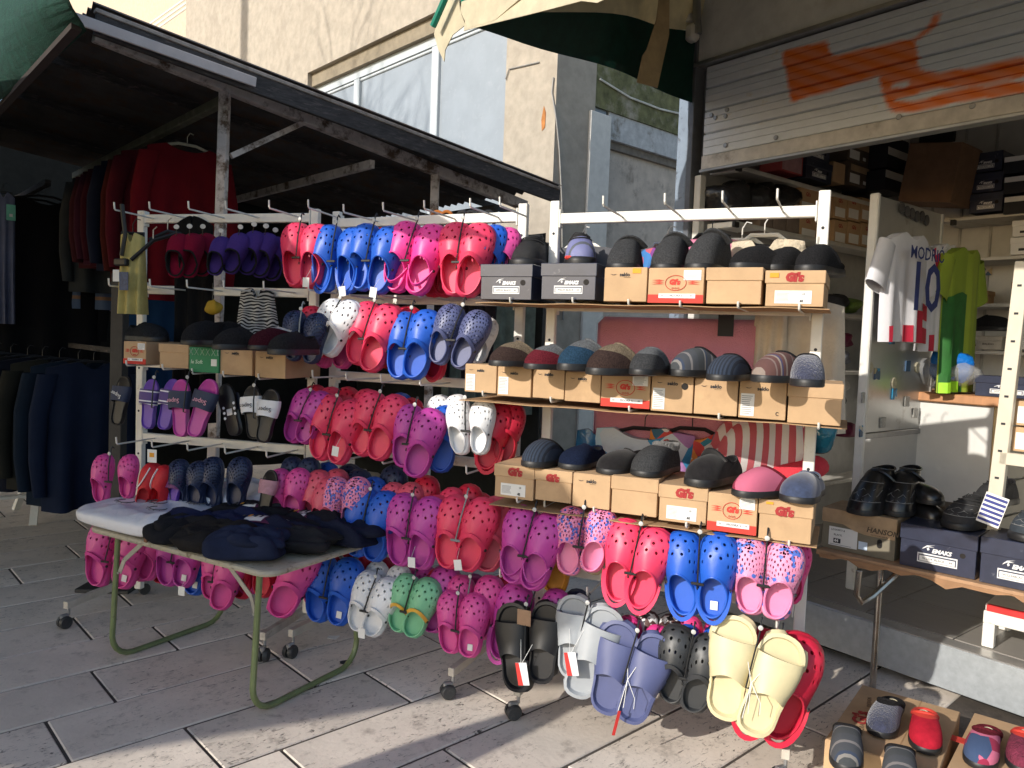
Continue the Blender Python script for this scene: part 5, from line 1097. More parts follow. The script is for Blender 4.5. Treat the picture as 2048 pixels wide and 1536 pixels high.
# lower shelf
FUR = M('grey_fur', (.17, .165, .16), .98, .4, scale=60, bump=1, bscale=240, sheen=.5); VELV = M('black_velvet', (.012, .011, .012), .95, .3, sheen=.15, spec=.2)
NAVF = felt('navy', (.016, .026, .065)); PATCH = voro('wine_pink_patch', [(.22, .02, .05), (.22, .02, .05), (.50, .12, .20)], 2.3, .95)
slip(BX3[0], 1059, 936, 'mule', (RIB, LIN, LIN), 'ribbed navy slipper on box at left end of lower shelf', -12, .26)
slip(BX3[1], 1134, 940, 'closed', (NAVF, NAVF, LIN), 'closed navy slipper seen from the toe', -14, .26)
slip(BX3[2], 1212, 949, 'closed', (VELV, VELV, LIN), 'black velvet slipper on lower shelf', -16, .26)
t = slip(BX3[3], 1283, 954, 'fur', (DG, FUR, FUR), 'charcoal slipper with grey fur collar', -18, .25)
mb = MB(); 
for a_ in np.linspace(0, 2 * math.pi, 26, endpoint=False):
    p = SM['fur']['S']['O'](a_); mb.tube([p + V3(0, 0, -.02), p + V3(.03 * math.cos(a_), .03 * math.sin(a_), .035)], [.045, .02], 6)
mb.build('fur_trim', FUR, t, True)
t = slip(BX3[4], 1384, 975, 'closed', (VELV, VELV, LIN), 'black closed slipper with elastic strap, turned right', -24, .28); band(band_pts(V3(-.17, .52, .26), V3(0, .60, .36), V3(.18, .52, .26)), .10, .02, V3(0, .6, .5)).build('strap', VELV, t, True)
slip(BX3[5], 1478, 994, 'mule', (PATCH, WI, LIN), 'wine and pink patchwork slipper on lower shelf', -46, .26)
slip(BX3[6], 1594, 1009, 'closed', (M('navy_suede', (.03, .045, .095), .9, .3, sheen=.4), M('navy_suede', (.03, .045, .095)), LIN), 'navy suede slipper at right end of lower shelf', -10, .27)
# left rack shelf
GRYF = felt('slate', (.03, .034, .042))
t = slip(BXA[0], 330, 684, 'closed', (GRYF, GRYF, LIN), 'slate grey shoe with paper tag on dented red box', 80, .27, 'shoe', 'shoe')
for x, nm in ((378, 'furry black ankle boot on left of the pair, left rack'), (425, 'furry black ankle boot on right of the pair, left rack')):
    slip(BXA[1], x, 690, 'fur', (BK_, FUR if False else BK_, LIN), nm, 6, .25, 'boot', 'boot')
slip(BXA[2], 428, 699, 'mule', (BK_, BK_, LIN), 'black slipper on the green box', -40, .25)
slip(BXA[3], 500, 699, 'fur', (felt('burgundy', (.07, .012, .022)), M('white_fleece', (.6, .58, .56), .95, .2, bump=.8), LIN), 'burgundy slipper with white fleece lining on left rack', -20, .24)
slip(BXA[4], 548, 710, 'closed', (BK_, BK_, LIN), 'black slipper at right end of left rack shelf', -10, .25)
# felt slippers hung by the toe on the top of the left rack
FR, FPu = felt('raspberry', (.32, .012, .05), .15), felt('violet', (.10, .055, .33), .15)
for k, (x, y, xb, yb, o_, m_, nm) in enumerate(((360, 468, 356, 556, .27, FR, 'raspberry felt slipper nearest the viewer on left rack top'), (386, 467, 382, 556, .24, FR, 'second raspberry felt slipper in the hanging row'), (412, 467, 408, 553, .15, FR, 'third raspberry felt slipper, mostly hidden'),
        (446, 473, 431, 551, .27, FPu, 'violet felt slipper nearest the viewer with black elastic'), (484, 466, 462, 548, .24, FPu, 'second violet felt slipper in the hanging row'), (512, 462, 496, 550, .18, FPu, 'third violet felt slipper in the hanging row'), (536, 466, 522, 556, .14, FPu, 'fourth violet felt slipper in the hanging row'), (555, 474, 546, 562, .08, FPu, 'last violet felt slipper at the right'))):
    m, L, pt, pb2, x_, y_, z_ = pair_matrix(A, x, y, xb, yb, o_, 14, 4, 1); pt_ = pt
    t = thing('slipper', nm, 'slipper', group='felt slippers hung on the left rack', mw=m @ Matrix.Scale(1.18, 4, (1, 0, 0)))
    d = smesh('mule'); obj('upper', d['upper'], m_, t); obj('sole', d['sole'], m_, t); obj('rim', d['rim'], BK_, t); obj('lining', d['lining'], LIN, t)
    MB().tube([V3(0, .9, .22), V3(0, 1.1, .25), V3(0, 1.16, .25)], .008, 5).build('hanger', BLACKP, t); MB().disc((0, 1.12, .25), (0, 0, 1), .055, .01, 12).build('size_disc', M('white_disc', (.7, .7, .68), .5), t)

# red aqua shoes with white stripe at the lower left
for k, (x, y, xb, yb) in enumerate(((306, 925, 290, 1010), (330, 930, 326, 1012))):
    m, L, *_ = pair_matrix(A, x, y, xb, yb, .3, 20 if k == 0 else -10, 4, 1)
    t = thing('aqua_shoe', 'red aqua shoe with white stripe, %s of the two above the table' % ('left' if k == 0 else 'right'), 'aqua shoe', group='red aqua shoes', mw=m)
    d = smesh('closed'); AQ = M('red_neoprene', (.55, .012, .02), .6, .1); obj('upper', d['upper'], AQ, t); obj('sole', d['sole'], AQ, t); obj('cuff', d['cuff'], AQ, t); obj('lining', d['lining'], AQ, t)
    band(band_pts(V3(-.17, .40, .2), V3(-.05, .62, .34), V3(.02, .92, .24)), .03, .02, V3(0, .3, 1)).build('stripe', WL, t, True)
q = rpl(A, 304, 912, .33); t = wthing('price_card', 'white plastic card with orange sticker above the red aqua shoes', 'price card', q)
put(MB().box(q, (.05, .002, .06), A.u, A.n, Z), 'card', PAPER, t); put(MB().box(q + A.n * .002 + Z * .005, (.025, .001, .02), A.u, A.n, Z), 'sticker', ORANGE, t)
# ================================================================ cloth things
def garment(name, label, cat, top, ux, w, ln, mat, nrm=None, neck=.30, sleeve=True, th=.05, flare=.08, hanger=True, group=None, waves=3, folds=.02, hang_mat=None, drop=.06, seed=0):
    """a garment hung by the shoulders: top = hook point, ux = direction of its width"""
    rr = random.Random(hash(label) % 9999 if seed == 0 else seed); top = np.asarray(top, float); ux = unit(ux); n = unit(np.cross(ux, Z)) if nrm is None else unit(nrm)
    t = wthing(name, label, cat, top, group); nu, nv = 23, 16; F_, B = [], []
    for i in range(nu):
        u = -1 + 2 * i / (nu - 1); cf, cb = [], []
        for j in range(nv):
            v = j / (nv - 1); hw = w / 2 * (1 + flare * v)
            if sleeve and v > .55: hw *= 1 - .04 * (v - .55)
            sh = drop + .14 * ln * .35 * abs(u) ** 1.5; nk = .05 * max(0, 1 - (abs(u) / neck) ** 2)
            z = -(sh + nk * (1 - v)) - v * (ln - sh)
            f = folds * (math.sin(u * waves * 3.1 + 1.3 * math.sin(v * 2 + rr.random() * .2) + rr.random() * .15) * v + .5 * math.sin(u * 9 + v * 2) * v)
            bul = th * .5 * math.sqrt(max(0, 1 - u * u)) * (.6 + .4 * v)
            p = top + ux * (u * hw) + Z * z
            cf.append(p + n * (f + bul + .003)); cb.append(p + n * (f - bul - .003))
        F_.append(cf); B.append(cb)
    mb = MB(); mb.grid(F_); mb.grid([r[::-1] for r in B])
    loop = [(i, 0) for i in range(nu)] + [(nu - 1, j) for j in range(1, nv)] + [(i, nv - 1) for i in range(nu - 2, -1, -1)] + [(0, j) for j in range(nv - 2, 0, -1)]
    mb.grid([[F_[i][j], B[i][j]] for i, j in loop], closed_u=True)
    put(mb, 'cloth', mat, t, True, 60)
    if sleeve:
        for s in (-1, 1):
            sp = top + ux * (s * w * .47) - Z * (drop + .08); P = []
            pts = [sp, sp + ux * s * .05 - Z * ln * .25, sp + ux * s * .06 - Z * ln * .55, sp + ux * s * .045 - Z * ln * .78]
            mbs = MB(); rows = []
            for k, q in enumerate(pts):
                r_ = (.075, .065, .055, .045)[k]; rows.append([q + ux * r_ * math.cos(a) * .8 + n * (r_ * .55 * math.sin(a)) for a in np.linspace(0, 2 * math.pi, 11)])
            mbs.grid(rows); put(mbs, 'sleeve', mat, t, True, 70)
    if hanger:
        hm = hang_mat or BLACKP; mb = MB().tube([top - ux * w * .42 - Z * (drop + .045), top - ux * .05 - Z * .035, top + ux * .05 - Z * .035, top + ux * w * .42 - Z * (drop + .045)], .009, 6)
        mb.tube([top - Z * .035, top + Z * .01, top + Z * .035 + ux * .015, top + Z * .03 + ux * .035], .0025, 5); put(mb, 'hanger', hm, t, True)
    return t
from mathutils import noise as NZ
def blob(c, sx, sy, sz, x, y, z, mat, name, root, e=2.6, noise=.08, seed=1, nu=20, nv=12, flat=True, fold=0.0, fs=(5, 14)):
    rr = np.random.RandomState(seed); ph = rr.rand(6) * 6; P = []
    for i in range(nu):
        a = 2 * math.pi * i / nu; row = []
        for j in range(nv + 1):
            b_ = -math.pi / 2 + math.pi * j / nv
            ca, sa, cb, sb = math.cos(a), math.sin(a), math.cos(b_), math.sin(b_); pw = lambda q: math.copysign(abs(q) ** (2 / e), q)
            d = 1 + noise * (math.sin(3 * a + ph[0] + 2 * b_) + .7 * math.sin(5 * a + ph[1]) * cb + .6 * math.sin(4 * b_ + ph[2] + a))
            zz = pw(sb) * sz * (d if sb > 0 or not flat else 1)
            if fold and sb > -.2:
                q_ = Vector((pw(ca) * pw(cb) * sx * fs[0], pw(sa) * pw(cb) * sy * fs[1], seed * 3.7)); zz += fold * (NZ.noise(q_) + .6 * NZ.noise(q_ * 2.1)) * (sb + .2)
            row.append(np.asarray(c, float) + np.asarray(x) * (pw(ca) * pw(cb) * sx * d) + np.asarray(y) * (pw(sa) * pw(cb) * sy * d) + np.asarray(z) * zz)
        P.append(row)
    return put(MB().grid(P, closed_u=True), name, mat, root, True, 80)
def fab(key, c, var=.15, **k): return M('fabric_' + key, c, .92, var, scale=8, bump=.35, bscale=260, sheen=.0, spec=.15, **k)
# ---- clothes on the rail of the stall
def rail_t(pxx, off, ux=SDR):
    best = None
    for t in np.linspace(0, 5, 400):
        q = rail0 + HDR * t - ux * off; x = pix(q)[0]
        if best is None or abs(x - pxx) < best[0]: best = (abs(x - pxx), t)
    return best[1]
RG = 'sweaters on the stall rail'
t0 = .42
tp = rail0 + HDR * t0 - Z * .05
garment('sweater', 'dark red boat neck sweater hanging face on behind the left rack', 'sweater', tp - Z * .10 - SDR * .05, SDR, .44, .95, fab('deep_red', (.12, .004, .009)), neck=.55, drop=.03, th=.08, hang_mat=M('pale_hanger', (.45, .42, .33), .6), group=RG)
CL = [(243, .56, .86, (.085, .008, .016), 'faded red sweater just behind the dark red one'), (232, .54, .88, (.06, .010, .008), 'rust red sweater third on the stall rail'), (203, .55, .80, (.012, .016, .035), 'navy coat with tan edge on the stall rail'), (190, .52, .76, (.04, .005, .012), 'maroon sweater behind the navy coat'), (176, .52, .74, (.045, .01, .024), 'burgundy cardigan sixth on the stall rail'), (166, .52, .76, (.05, .012, .018), 'dark wine sweater in the middle of the rail'),
      (146, .52, .92, (.04, .045, .05), 'dark grey cardigan with white label on the stall rail')]
for k, (x, w, l, c, nm) in enumerate(CL):
    t = rail_t(x, w / 2); q = rail0 + HDR * t - Z * .10; garment('sweater', nm, 'sweater', q, SDR, w, l, fab(nm.split()[0] + str(k), c), drop=.05, th=.09, group=RG, folds=.03)
BAND1 = stripes('red_white_bands', (.2, .02, .04), [(0, (.24, .02, .045)), (.80, (.55, .5, .45))], 2, .17, .9, .3); BAND2 = stripes('blue_tan_bands', (.12, .17, .28), [(0, (.12, .17, .28)), (.85, (.36, .2, .12))], 2, .18, .9, .3)
for x, m_, nm in ((128, BAND2, 'blue knit with tan bands on the stall rail'), (106, BAND1, 'red knit with white bands on the stall rail'), (98, BAND2, 'second blue and tan banded knit, farthest left of the bright knits')):
    t = rail_t(x, .26); garment('sweater', nm, 'sweater', rail0 + HDR * t - Z * .32, SDR, .50, .82, m_, drop=.05, th=.09, group=RG)
rl2 = pl(15, 392, S0 + SDR * -.9, SN * 0 + V3(*SN)); 
q = pY(60, 384, 6.2); r2a = q
put(MB().bar(q - HDR * .62, q + HDR * 1.2, .04, .04), 'hanging_rail', DARKW, stall)
for k in range(9):
    qq = q + HDR * (-.55 + .25 * k) - Z * .06
    garment('garment', '%s black garment from the front on the far left rail' % ORD[k], 'garment', qq, SDR, .72, 1.25 + .08 * (k % 3), fab('black', (.008, .008, .010)), drop=.05, th=.08, group='black clothes on the far left rail')
qq = q - HDR * .75 - Z * .1 - SDR * .12
garment('garment', 'lilac grey trousers with green tag at the far left edge', 'trousers', qq - SDR * .18, SDR, .14, .95, fab('lilac', (.16, .17, .25)), sleeve=False, drop=.02, th=.04)
p = pl(22, 425, qq + SN * .05, SN); t = wthing('price_tag', 'mint green hang tag at far left', 'hang tag', p); put(MB().box(p, (.055, .002, .11), SDR, SN, Z, .001), 'card', M('mint_card', (.18, .55, .40), .6), t); put(MB().box(p + SN * .002 - Z * .02, (.02, .001, .02), SDR, SN, Z), 'print', PAPER, t)
# lower coats
cr = pY(268, 706, 4.75)
put(MB().bar(cr - HDR * .2, cr + HDR * 1.6, .035, .035), 'coat_rail', DARKW, stall)
CO = [(.02, .50, .92, (.008, .014, .034), 'dark blue denim coat nearest the left rack'), (.16, .50, .90, (.007, .014, .027), 'second blue denim jacket on the low rail'), (.40, .52, .84, (.02, .02, .016), 'olive brown coat on the low rail'), (.62, .54, .88, (.006, .008, .016), 'navy coat with pale patch on the low rail'), (.80, .54, .86, (.008, .009, .012), 'black coat fifth on the low rail'), (1.06, .56, .80, (.007, .007, .009), 'black coat sixth on the low rail'), (1.3, .56, .78, (.009, .009, .011), 'last black coat at the far end of the low rail')]
for k, (tt, w, l, c, nm) in enumerate(CO):
    garment('coat', nm, 'coat', cr + HDR * tt - SDR * (.22 + .05 * k) - Z * .02, SDR, w, l, fab('coat%d' % k, c), drop=.03, th=.12, folds=.035, group='coats on the low rail of the stall')
dp = pY(232, 905, 4.35); t = wthing('metal_stand', 'dark square metal post standing left of the left rack', 'post', V3(dp[0], dp[1], 0)); put(MB().bar(V3(dp[0], dp[1], 0), V3(dp[0] + .02, dp[1], 1.78), .07, .07, bev=.003), 'post', M('dark_iron', (.035, .033, .032), .6, .2), t); put(MB().box(V3(dp[0], dp[1], .01), (.3, .3, .02), b=.003), 'base', M('dark_iron', (.035, .033, .032)), t)
# counter with folded clothes and trestle at far left
tc_ = pY(20, 880, 5.6); TR = wthing('trestle_table', 'white wooden trestle stall table at the far left edge', 'trestle table', V3(tc_[0], tc_[1], 0))
ctr = V3(tc_[0], tc_[1], 0)
put(MB().box(ctr - SDR * .35 + HDR * .2 + Z * .62, (1.1, .7, .03), SDR, HDR, Z, .004), 'table_top', M('dark_table', (.05, .05, .055), .8), TR)
for s in (-.75, .12):
    for e in (-.08, .55): put(MB().bar(ctr + SDR * (s + .0) + HDR * (e - .06) + Z * .0, ctr + SDR * (s + .12) + HDR * (.2) + Z * .60, .05, .03), 'leg', WHITE, TR)
put(MB().bar(ctr + SDR * -.75 + Z * .2, ctr + SDR * .35 + Z * .2, .07, .02), 'stretcher', WHITE, TR)
for k in range(5):
    nm = 'folded %s trousers in the pile on the trestle table, %s from the bottom' % (('navy', 'black', 'rust', 'navy', 'black')[k], ORD[k]); c = ctr - SDR * .25 + HDR * .1 + Z * (.66 + .05 * k); t = wthing('folded_trousers', nm, 'folded clothes', c)
    blob(c, .34, .25, .026, SDR, HDR, Z, fab('fold%d' % k, [(.012, .016, .04), (.01, .01, .012), (.10, .03, .02), (.012, .016, .04), (.012, .012, .014)][k]), 'cloth', t, 5, .03, k)
for k, (x, y) in enumerate(((40, 657), (95, 700))):
    c = pz(x, y, .95 - .0); c = ctr - SDR * (.45 - .4 * k) + HDR * .15 + Z * .93; t = wthing('plastic_pack', 'crumpled %s plastic pack on the clothes pile at far left' % ('white' if k == 0 else 'small blue'), 'plastic pack', c); blob(c, .15 - .06 * k, .10, .02, SDR, HDR, Z, M('white_plastic' if k == 0 else 'blue_plastic', (.55, .57, .6) if k == 0 else (.03, .25, .35), .2, .3, bump=.6, bscale=40), 'pack', t, 3, .12, k + 4)
# items hung on the left rack
def hang_at(x, y, off): return rpl(A, x, y, off)
p = hang_at(266, 452, .20); YEL = M('pale_yellow_fabric', (.52, .43, .15), .75, .15, bump=.3, bscale=60)
garment('baby_jacket', 'pale yellow jacket with black hanger on left rack', 'jacket', p, rotz(A.u, .35), .11, .42, YEL, sleeve=False, th=.10, drop=.03, flare=.25, folds=.012)
p = hang_at(243, 520, .26); t = wthing('belt_bag', 'black belt with buckles and blue and white tags at left end of left rack', 'belt', p)
put(MB().tube([p + Z * .26 + A.u * .0, p + Z * .12 + A.u * .02, p + Z * .02], .010, 6), 'strap', BLACKP, t, True); put(MB().box(p - Z * .01, (.07, .03, .035), A.u, A.n, Z, .006), 'buckle', BLACKP, t); put(MB().box(p - Z * .075 - A.u * .012 + A.n * .02, (.035, .002, .055), A.u, A.n, Z), 'tag', PAPER, t); put(MB().box(p - Z * .10 + A.u * .03 + A.n * .018, (.05, .002, .085), A.u, A.n, Z), 'tag', M('blue_patterned_tag', (.03, .06, .14), .5, .4, scale=80), t)
for k, (x0, y0, x1, y1) in enumerate(((262, 520, 350, 468), (298, 480, 372, 470))):
    a_, b_ = rpl(A, x0, y0, .24 - .12 * k), rpl(A, x1, y1, .12 - .1 * k); t = wthing('clothes_hanger', 'empty black plastic hanger %s on left rack' % ('tilted in front of yellow jacket' if k == 0 else 'with clips behind the tilted one'), 'hanger', a_); m_ = (a_ + b_) / 2
    put(MB().tube([a_, a_ * .5 + m_ * .5 + Z * .015, m_ + Z * .03, b_], .010, 6), 'arm', BLACKP, t, True); put(MB().tube([m_ + Z * .03, m_ + Z * .08, m_ + Z * .095 + A.u * .02], .003, 5), 'hook', GREYM, t)
p = hang_at(388, 432, .02); garment('trousers', 'long black knitted trousers hanging behind the raspberry slippers', 'trousers', p, A.u, .22, 1.02, fab('black_knit', (.007, .007, .008)), sleeve=False, th=.05, drop=.0, neck=.01, flare=.12, hanger=False)
p = pl(312, 560, S0 + HDR * .95, SN); garment('trousers', 'blue jeans showing below the dark red sweater', 'jeans', V3(p[0], p[1], 1.85), SDR, .34, 1.0, fab('jeans', (.012, .045, .12)), sleeve=False, th=.07)
ZIG = voro('zigzag_print', [(.5, .5, .48), (.01, .01, .012)], 30, .9)
def zig():
    m = M('zigzag_cloth', (.5, .5, .48), .9, .02); nt = m.node_tree; n = nt.nodes; L = nt.links
    tc = n.new('ShaderNodeTexCoord'); wv = n.new('ShaderNodeTexWave'); wv.wave_type = 'RINGS'; wv.rings_direction = 'X'; wv.inputs['Scale'].default_value = 22; wv.inputs['Distortion'].default_value = 6; wv.inputs['Detail'].default_value = 0; L.new(tc.outputs['Object'], wv.inputs['Vector'])
    rp = n.new('ShaderNodeValToRGB'); rp.color_ramp.interpolation = 'CONSTANT'; rp.color_ramp.elements[0].color = (.008, .008, .01, 1); rp.color_ramp.elements[1].position = .5; rp.color_ramp.elements[1].color = (.42, .42, .41, 1); L.new(wv.outputs[0], rp.inputs[0]); L.new(rp.outputs[0], n['Principled BSDF'].inputs['Base Color']); return m
p = hang_at(515, 575, .05); t = garment('scarf', 'black and white zigzag patterned scarf behind the left rack shoes', 'scarf', p, rotz(A.u, .2), .16, .40, zig(), sleeve=False, th=.05, flare=.7, drop=.0, hanger=False, folds=.02)
p = hang_at(425, 615, .02); t = wthing('pouch', 'small mustard yellow pouch on a black strap behind the left rack', 'pouch', p); blob(p, .045, .03, .035, A.u, A.n, Z, M('mustard_fabric', (.45, .28, .02), .8), 'pouch', t, 2.2, .1, 3); put(MB().tube([p + Z * .03, p + Z * .12], .003, 5), 'strap', BLACKP, t)

# ================================================================ folding table
TA, TB2, TC_, TD = pz(180, 1050, .6), pz(548, 1146, .6), pz(742, 1070, .6), pz(395, 985, .6)
tx_ = unit(TB2 - TA); ty_ = V3(-tx_[1], tx_[0], 0); TL = np.linalg.norm(TB2 - TA) - .03; TWd = .64
T0 = TA + tx_ * .0
table = wthing('folding_table', 'old folding table with green tube legs carrying socks and packs', 'table', (T0[0] + tx_[0] * TL / 2 + ty_[0] * TWd / 2, T0[1] + tx_[1] * TL / 2 + ty_[1] * TWd / 2, 0))
def tq(a, b, z=.6): return V3(T0[0], T0[1], 0) + tx_ * a + ty_ * b + Z * z
def rrect(a0, a1, b0, b1, r, z, k=5):
    out = []
    for cx, cy, s in ((a1 - r, b1 - r, 0), (a0 + r, b1 - r, 1), (a0 + r, b0 + r, 2), (a1 - r, b0 + r, 3)):
        for i in range(k + 1):
            an = s * math.pi / 2 + math.pi / 2 * i / k; out.append(tq(cx + r * math.cos(an), cy + r * math.sin(an), z))
    return out
WORN = M('worn_table_edge', (.42, .38, .29), .6, .15, dirt=(.17, .13, .09), dscale=18, dlo=.55, dhi=.66); GRTUBE = M('pale_green_enamel', (.16, .20, .085), .35, .15, dirt=(.10, .06, .03), dscale=22, dlo=.62, dhi=.72)
put(MB().poly(rrect(0, TL, 0, TWd, .06, .575), Z * .022), 'table_top', WORN, table)
put(MB().tube(rrect(-.003, TL + .003, -.003, TWd + .003, .06, .585), .013, 8, closed=True), 'edge_strip', WORN, table, True)
for a_, b0_, b1_ in ((.13, .05, TWd - .04), (TL - .10, .05, TWd - .05)):
    r_ = .10; pts = [tq(a_, b0_ - .01, .572)] + [tq(a_ + (-.03 if a_ < .5 else .03) * (1 - z), b0_ - .01, z * .56) for z in (.75, .5, .3)]
    pts = [tq(a_, b0_, .572), tq(a_, b0_ - .02, .2)] + [tq(a_, b0_ - .025 + r_ * (1 - math.cos(q)), .013 + r_ * (1 - math.sin(q))) for q in np.linspace(0, math.pi / 2, 6)] + [tq(a_, b1_ + .025 - r_ * (1 - math.cos(q)), .013 + r_ * (1 - math.sin(q))) for q in np.linspace(math.pi / 2, 0, 6)] + [tq(a_, b1_ + .02, .2), tq(a_, b1_, .572)]
    put(MB().tube(pts, .0125, 9), 'leg_frame', GRTUBE, table, True)
    for b_ in (b0_, b1_):
        s = 1 if a_ < .5 else -1; put(MB().bar(tq(a_ + s * .018, b_ - .004, .40), tq(a_ + s * .045, b_ + .0, .46), .004, .02).bar(tq(a_ + s * .045, b_, .46), tq(a_ + s * .19, b_ + .0, .57), .004, .02).disc(tq(a_ + s * .018, b_ - .01, .40), -ty_, .006, .004, 8), 'folding_stay', M('pale_stay', (.45, .43, .38), .4, .15, metal=.4), table)
BAGW = M('white_printed_fabric', (.72, .72, .76), .65, .04, bump=.5, bscale=22, coat=.35)
p = tq(.22, .25, .63)
pk = wthing('shirt_pack', 'white plastic wrapped shirt with drawn eyelashes on left end of table', 'shirt pack', p); blob(tq(.185, .25, .642), .31, .29, .046, tx_, ty_, Z, BAGW, 'pack', pk, 4.0, .03, 11, 64, 30, fold=.022, fs=(11, 9))
def eyes(root, a, b, z, s=1):
    mb = MB(); mb.tube([tq(a + .035 * s * math.cos(q), b + .022 * s * math.sin(q), z) for q in np.linspace(2.4, 6.9, 10)], .0024, 4)
    for q in np.linspace(3.5, 5.6, 5): mb.tube([tq(a + .036 * s * math.cos(q), b + .023 * s * math.sin(q), z), tq(a + .047 * s * math.cos(q), b + .034 * s * math.sin(q), z)], .0016, 4)
    put(mb, 'printed_eye', M('dark_grey_print', (.08, .08, .09), .8), root)
for a_, b_ in ((.08, .12), (.20, .20), (.06, .30), (.18, .36), (.31, .12), (.34, .30), (.28, .42), (.12, .42)): eyes(pk, a_, b_, .7005, 1.3)
pk2 = wthing('shirt_pack', 'second white wrapped shirt with red and blue print behind the first', 'shirt pack', tq(.32, .45, .63)); blob(tq(.36, .53, .675), .24, .15, .085, rot_about(tx_, Z, .4), rot_about(ty_, Z, .4), Z, BAGW, 'pack', pk2, 3.2, .08, 12, 48, 22, fold=.03, fs=(14, 14))
for k, c in enumerate((TAGR, M('blue_print', (.1, .2, .5), .7), TAGR)): put(MB().tube([tq(.26 + .03 * k, .40, .705), tq(.29 + .035 * k, .46, .709), tq(.27 + .03 * k, .52, .704)], .004, 5), 'print', c, pk2)
pk3 = wthing('shirt_pack', 'third white wrapped shirt with drawn eyes at the back of the table', 'shirt pack', tq(.50, .55, .63)); blob(tq(.56, .60, .655), .16, .09, .06, tx_, ty_, Z, BAGW, 'pack', pk3, 4, .04, 13); eyes(pk3, .54, .57, .718, 1.2); eyes(pk3, .63, .59, .714)
SOCKS = [(.53, .10, .15, .12, .045, .9, (.010, .010, .012), 'black sock bundle at the front edge beside the white pack'), (.62, .18, .24, .09, .05, .5, (.008, .011, .035), 'navy sock bundle lying across the middle of the table'), (.74, .06, .15, .085, .045, .7, (.011, .010, .010), 'black folded socks at the front edge, middle'), (.93, .07, .15, .10, .05, .5, (.010, .014, .032), 'dark blue folded socks hanging over the front corner'),
         (.80, .26, .23, .085, .045, .35, (.009, .011, .026), 'navy sock bundle under the white and plum label'), (1.0, .26, .16, .09, .04, .4, (.012, .012, .014), 'black socks with grey ribbed cuff near front right corner'), (.60, .36, .20, .10, .05, .3, (.008, .008, .010), 'black sock bundle in the centre of the table'), (1.04, .47, .20, .10, .045, -.1, (.008, .010, .022), 'navy sock bundle sticking out over the right end'), (.86, .44, .24, .10, .045, .1, (.009, .009, .012), 'black sock bundle at the back right of the table'), (.68, .54, .18, .08, .05, .5, (.05, .055, .065), 'grey sock bundle with blue paper band at the back')]
SKS = []
for k, (a_, b_, sx, sy, sz, rot, c, nm) in enumerate(SOCKS):
    p = tq(a_, b_, .60); t = wthing('sock_bundle', nm, 'socks', p, 'sock bundles on the table'); xx = rot_about(tx_, Z, rot); yy = np.cross(Z, xx)
    cm = fab('sock%d' % k, tuple(q * 1.5 for q in c), .3)
    blob(p + Z * sz, sx, sy, sz, xx, yy, Z, cm, 'sock', t, 3.0, .10, 20 + k, 44, 20, fold=.03, fs=(7, 22)); blob(p + Z * (sz * 1.5) + xx * .02 + yy * .012, sx * .93, sy * .85, sz * .62, xx, yy, Z, cm, 'sock', t, 3.0, .12, 50 + k, 44, 20, fold=.03, fs=(8, 24))
    SKS.append((t, p, xx, yy, sz))
PLUM = M('plum_label', (.10, .015, .06), .5, .08)
for i, (a_, b_, z_, w_, h_, rot) in enumerate(((.80, .27, .706, .10, .24, .35), (.86, .47, .70, .12, .14, .3), (.60, .40, .71, .05, .16, .5))):
    t = SKS[(4, 8, 6)[i]][0]; xx = rot_about(tx_, Z, rot); yy = np.cross(Z, xx); c = tq(a_, b_, z_)
    P = [[c + xx * (u * h_ / 2) + yy * (v * w_ / 2) + Z * (-.018 * u * u - .01 * v * v) for v in np.linspace(-1, 1, 5)] for u in np.linspace(-1, 1, 9)]; put(MB().slab(P, Z, .002), 'paper_band', PLUM, t)
    P = [[c + xx * (u * h_ / 2) + yy * (v * w_ / 2) + Z * (.003 - .018 * u * u - .01 * v * v) for v in np.linspace(-.9, .4, 5)] for u in np.linspace(-.8, .1, 7)]; put(MB().slab(P, Z, .001), 'paper_label', PAPER, t)
    P = [[c + xx * (u * h_ / 2) + yy * (v * w_ / 2) + Z * (.003 - .018 * u * u - .01 * v * v) for v in np.linspace(-.9, .9, 5)] for u in np.linspace(.45, .85, 4)]; put(MB().slab(P, Z, .001), 'paper_label', PAPER, t)
    for q in range(4): put(MB().box(c + xx * (-.08 + .025 * q) + yy * (.0) + Z * .005, (.01, .04, .001), xx, yy, Z), 'print', INK if q != 1 else ORANGE, t)
t, p, xx, yy, sz = SKS[5]
mb = MB()
for i in range(9): mb.tube([p + xx * (-.15 + .012 * i) + yy * (-.085) + Z * (sz * .9), p + xx * (-.15 + .012 * i) + yy * .0 + Z * (sz * 2.15), p + xx * (-.15 + .012 * i) + yy * .085 + Z * sz * .9], .004, 5)
put(mb, 'ribbed_cuff', fab('grey_rib', (.06, .058, .055)), t, True)
t, p, xx, yy, sz = SKS[9]
mb = MB(); P = [[p + xx * (.02 + .05 * u) + yy * (.088 * math.cos(q)) + Z * (sz + (sz * 1.55) * math.sin(q)) for u in (-.5, .5)] for q in np.linspace(0, math.pi, 11)]; mb.slab(P, xx, .002); put(mb, 'paper_band', M('blue_paper_band', (.07, .10, .18), .6, .15), t)
c = tq(.415, .035, .615); t = wthing('wood_block', 'small brown wooden divider between white pack and black socks', 'divider', c); put(MB().box(c, (.02, .10, .045), tx_, ty_, Z, .002), 'block', M('brown_wood', (.16, .075, .04), .7), t)
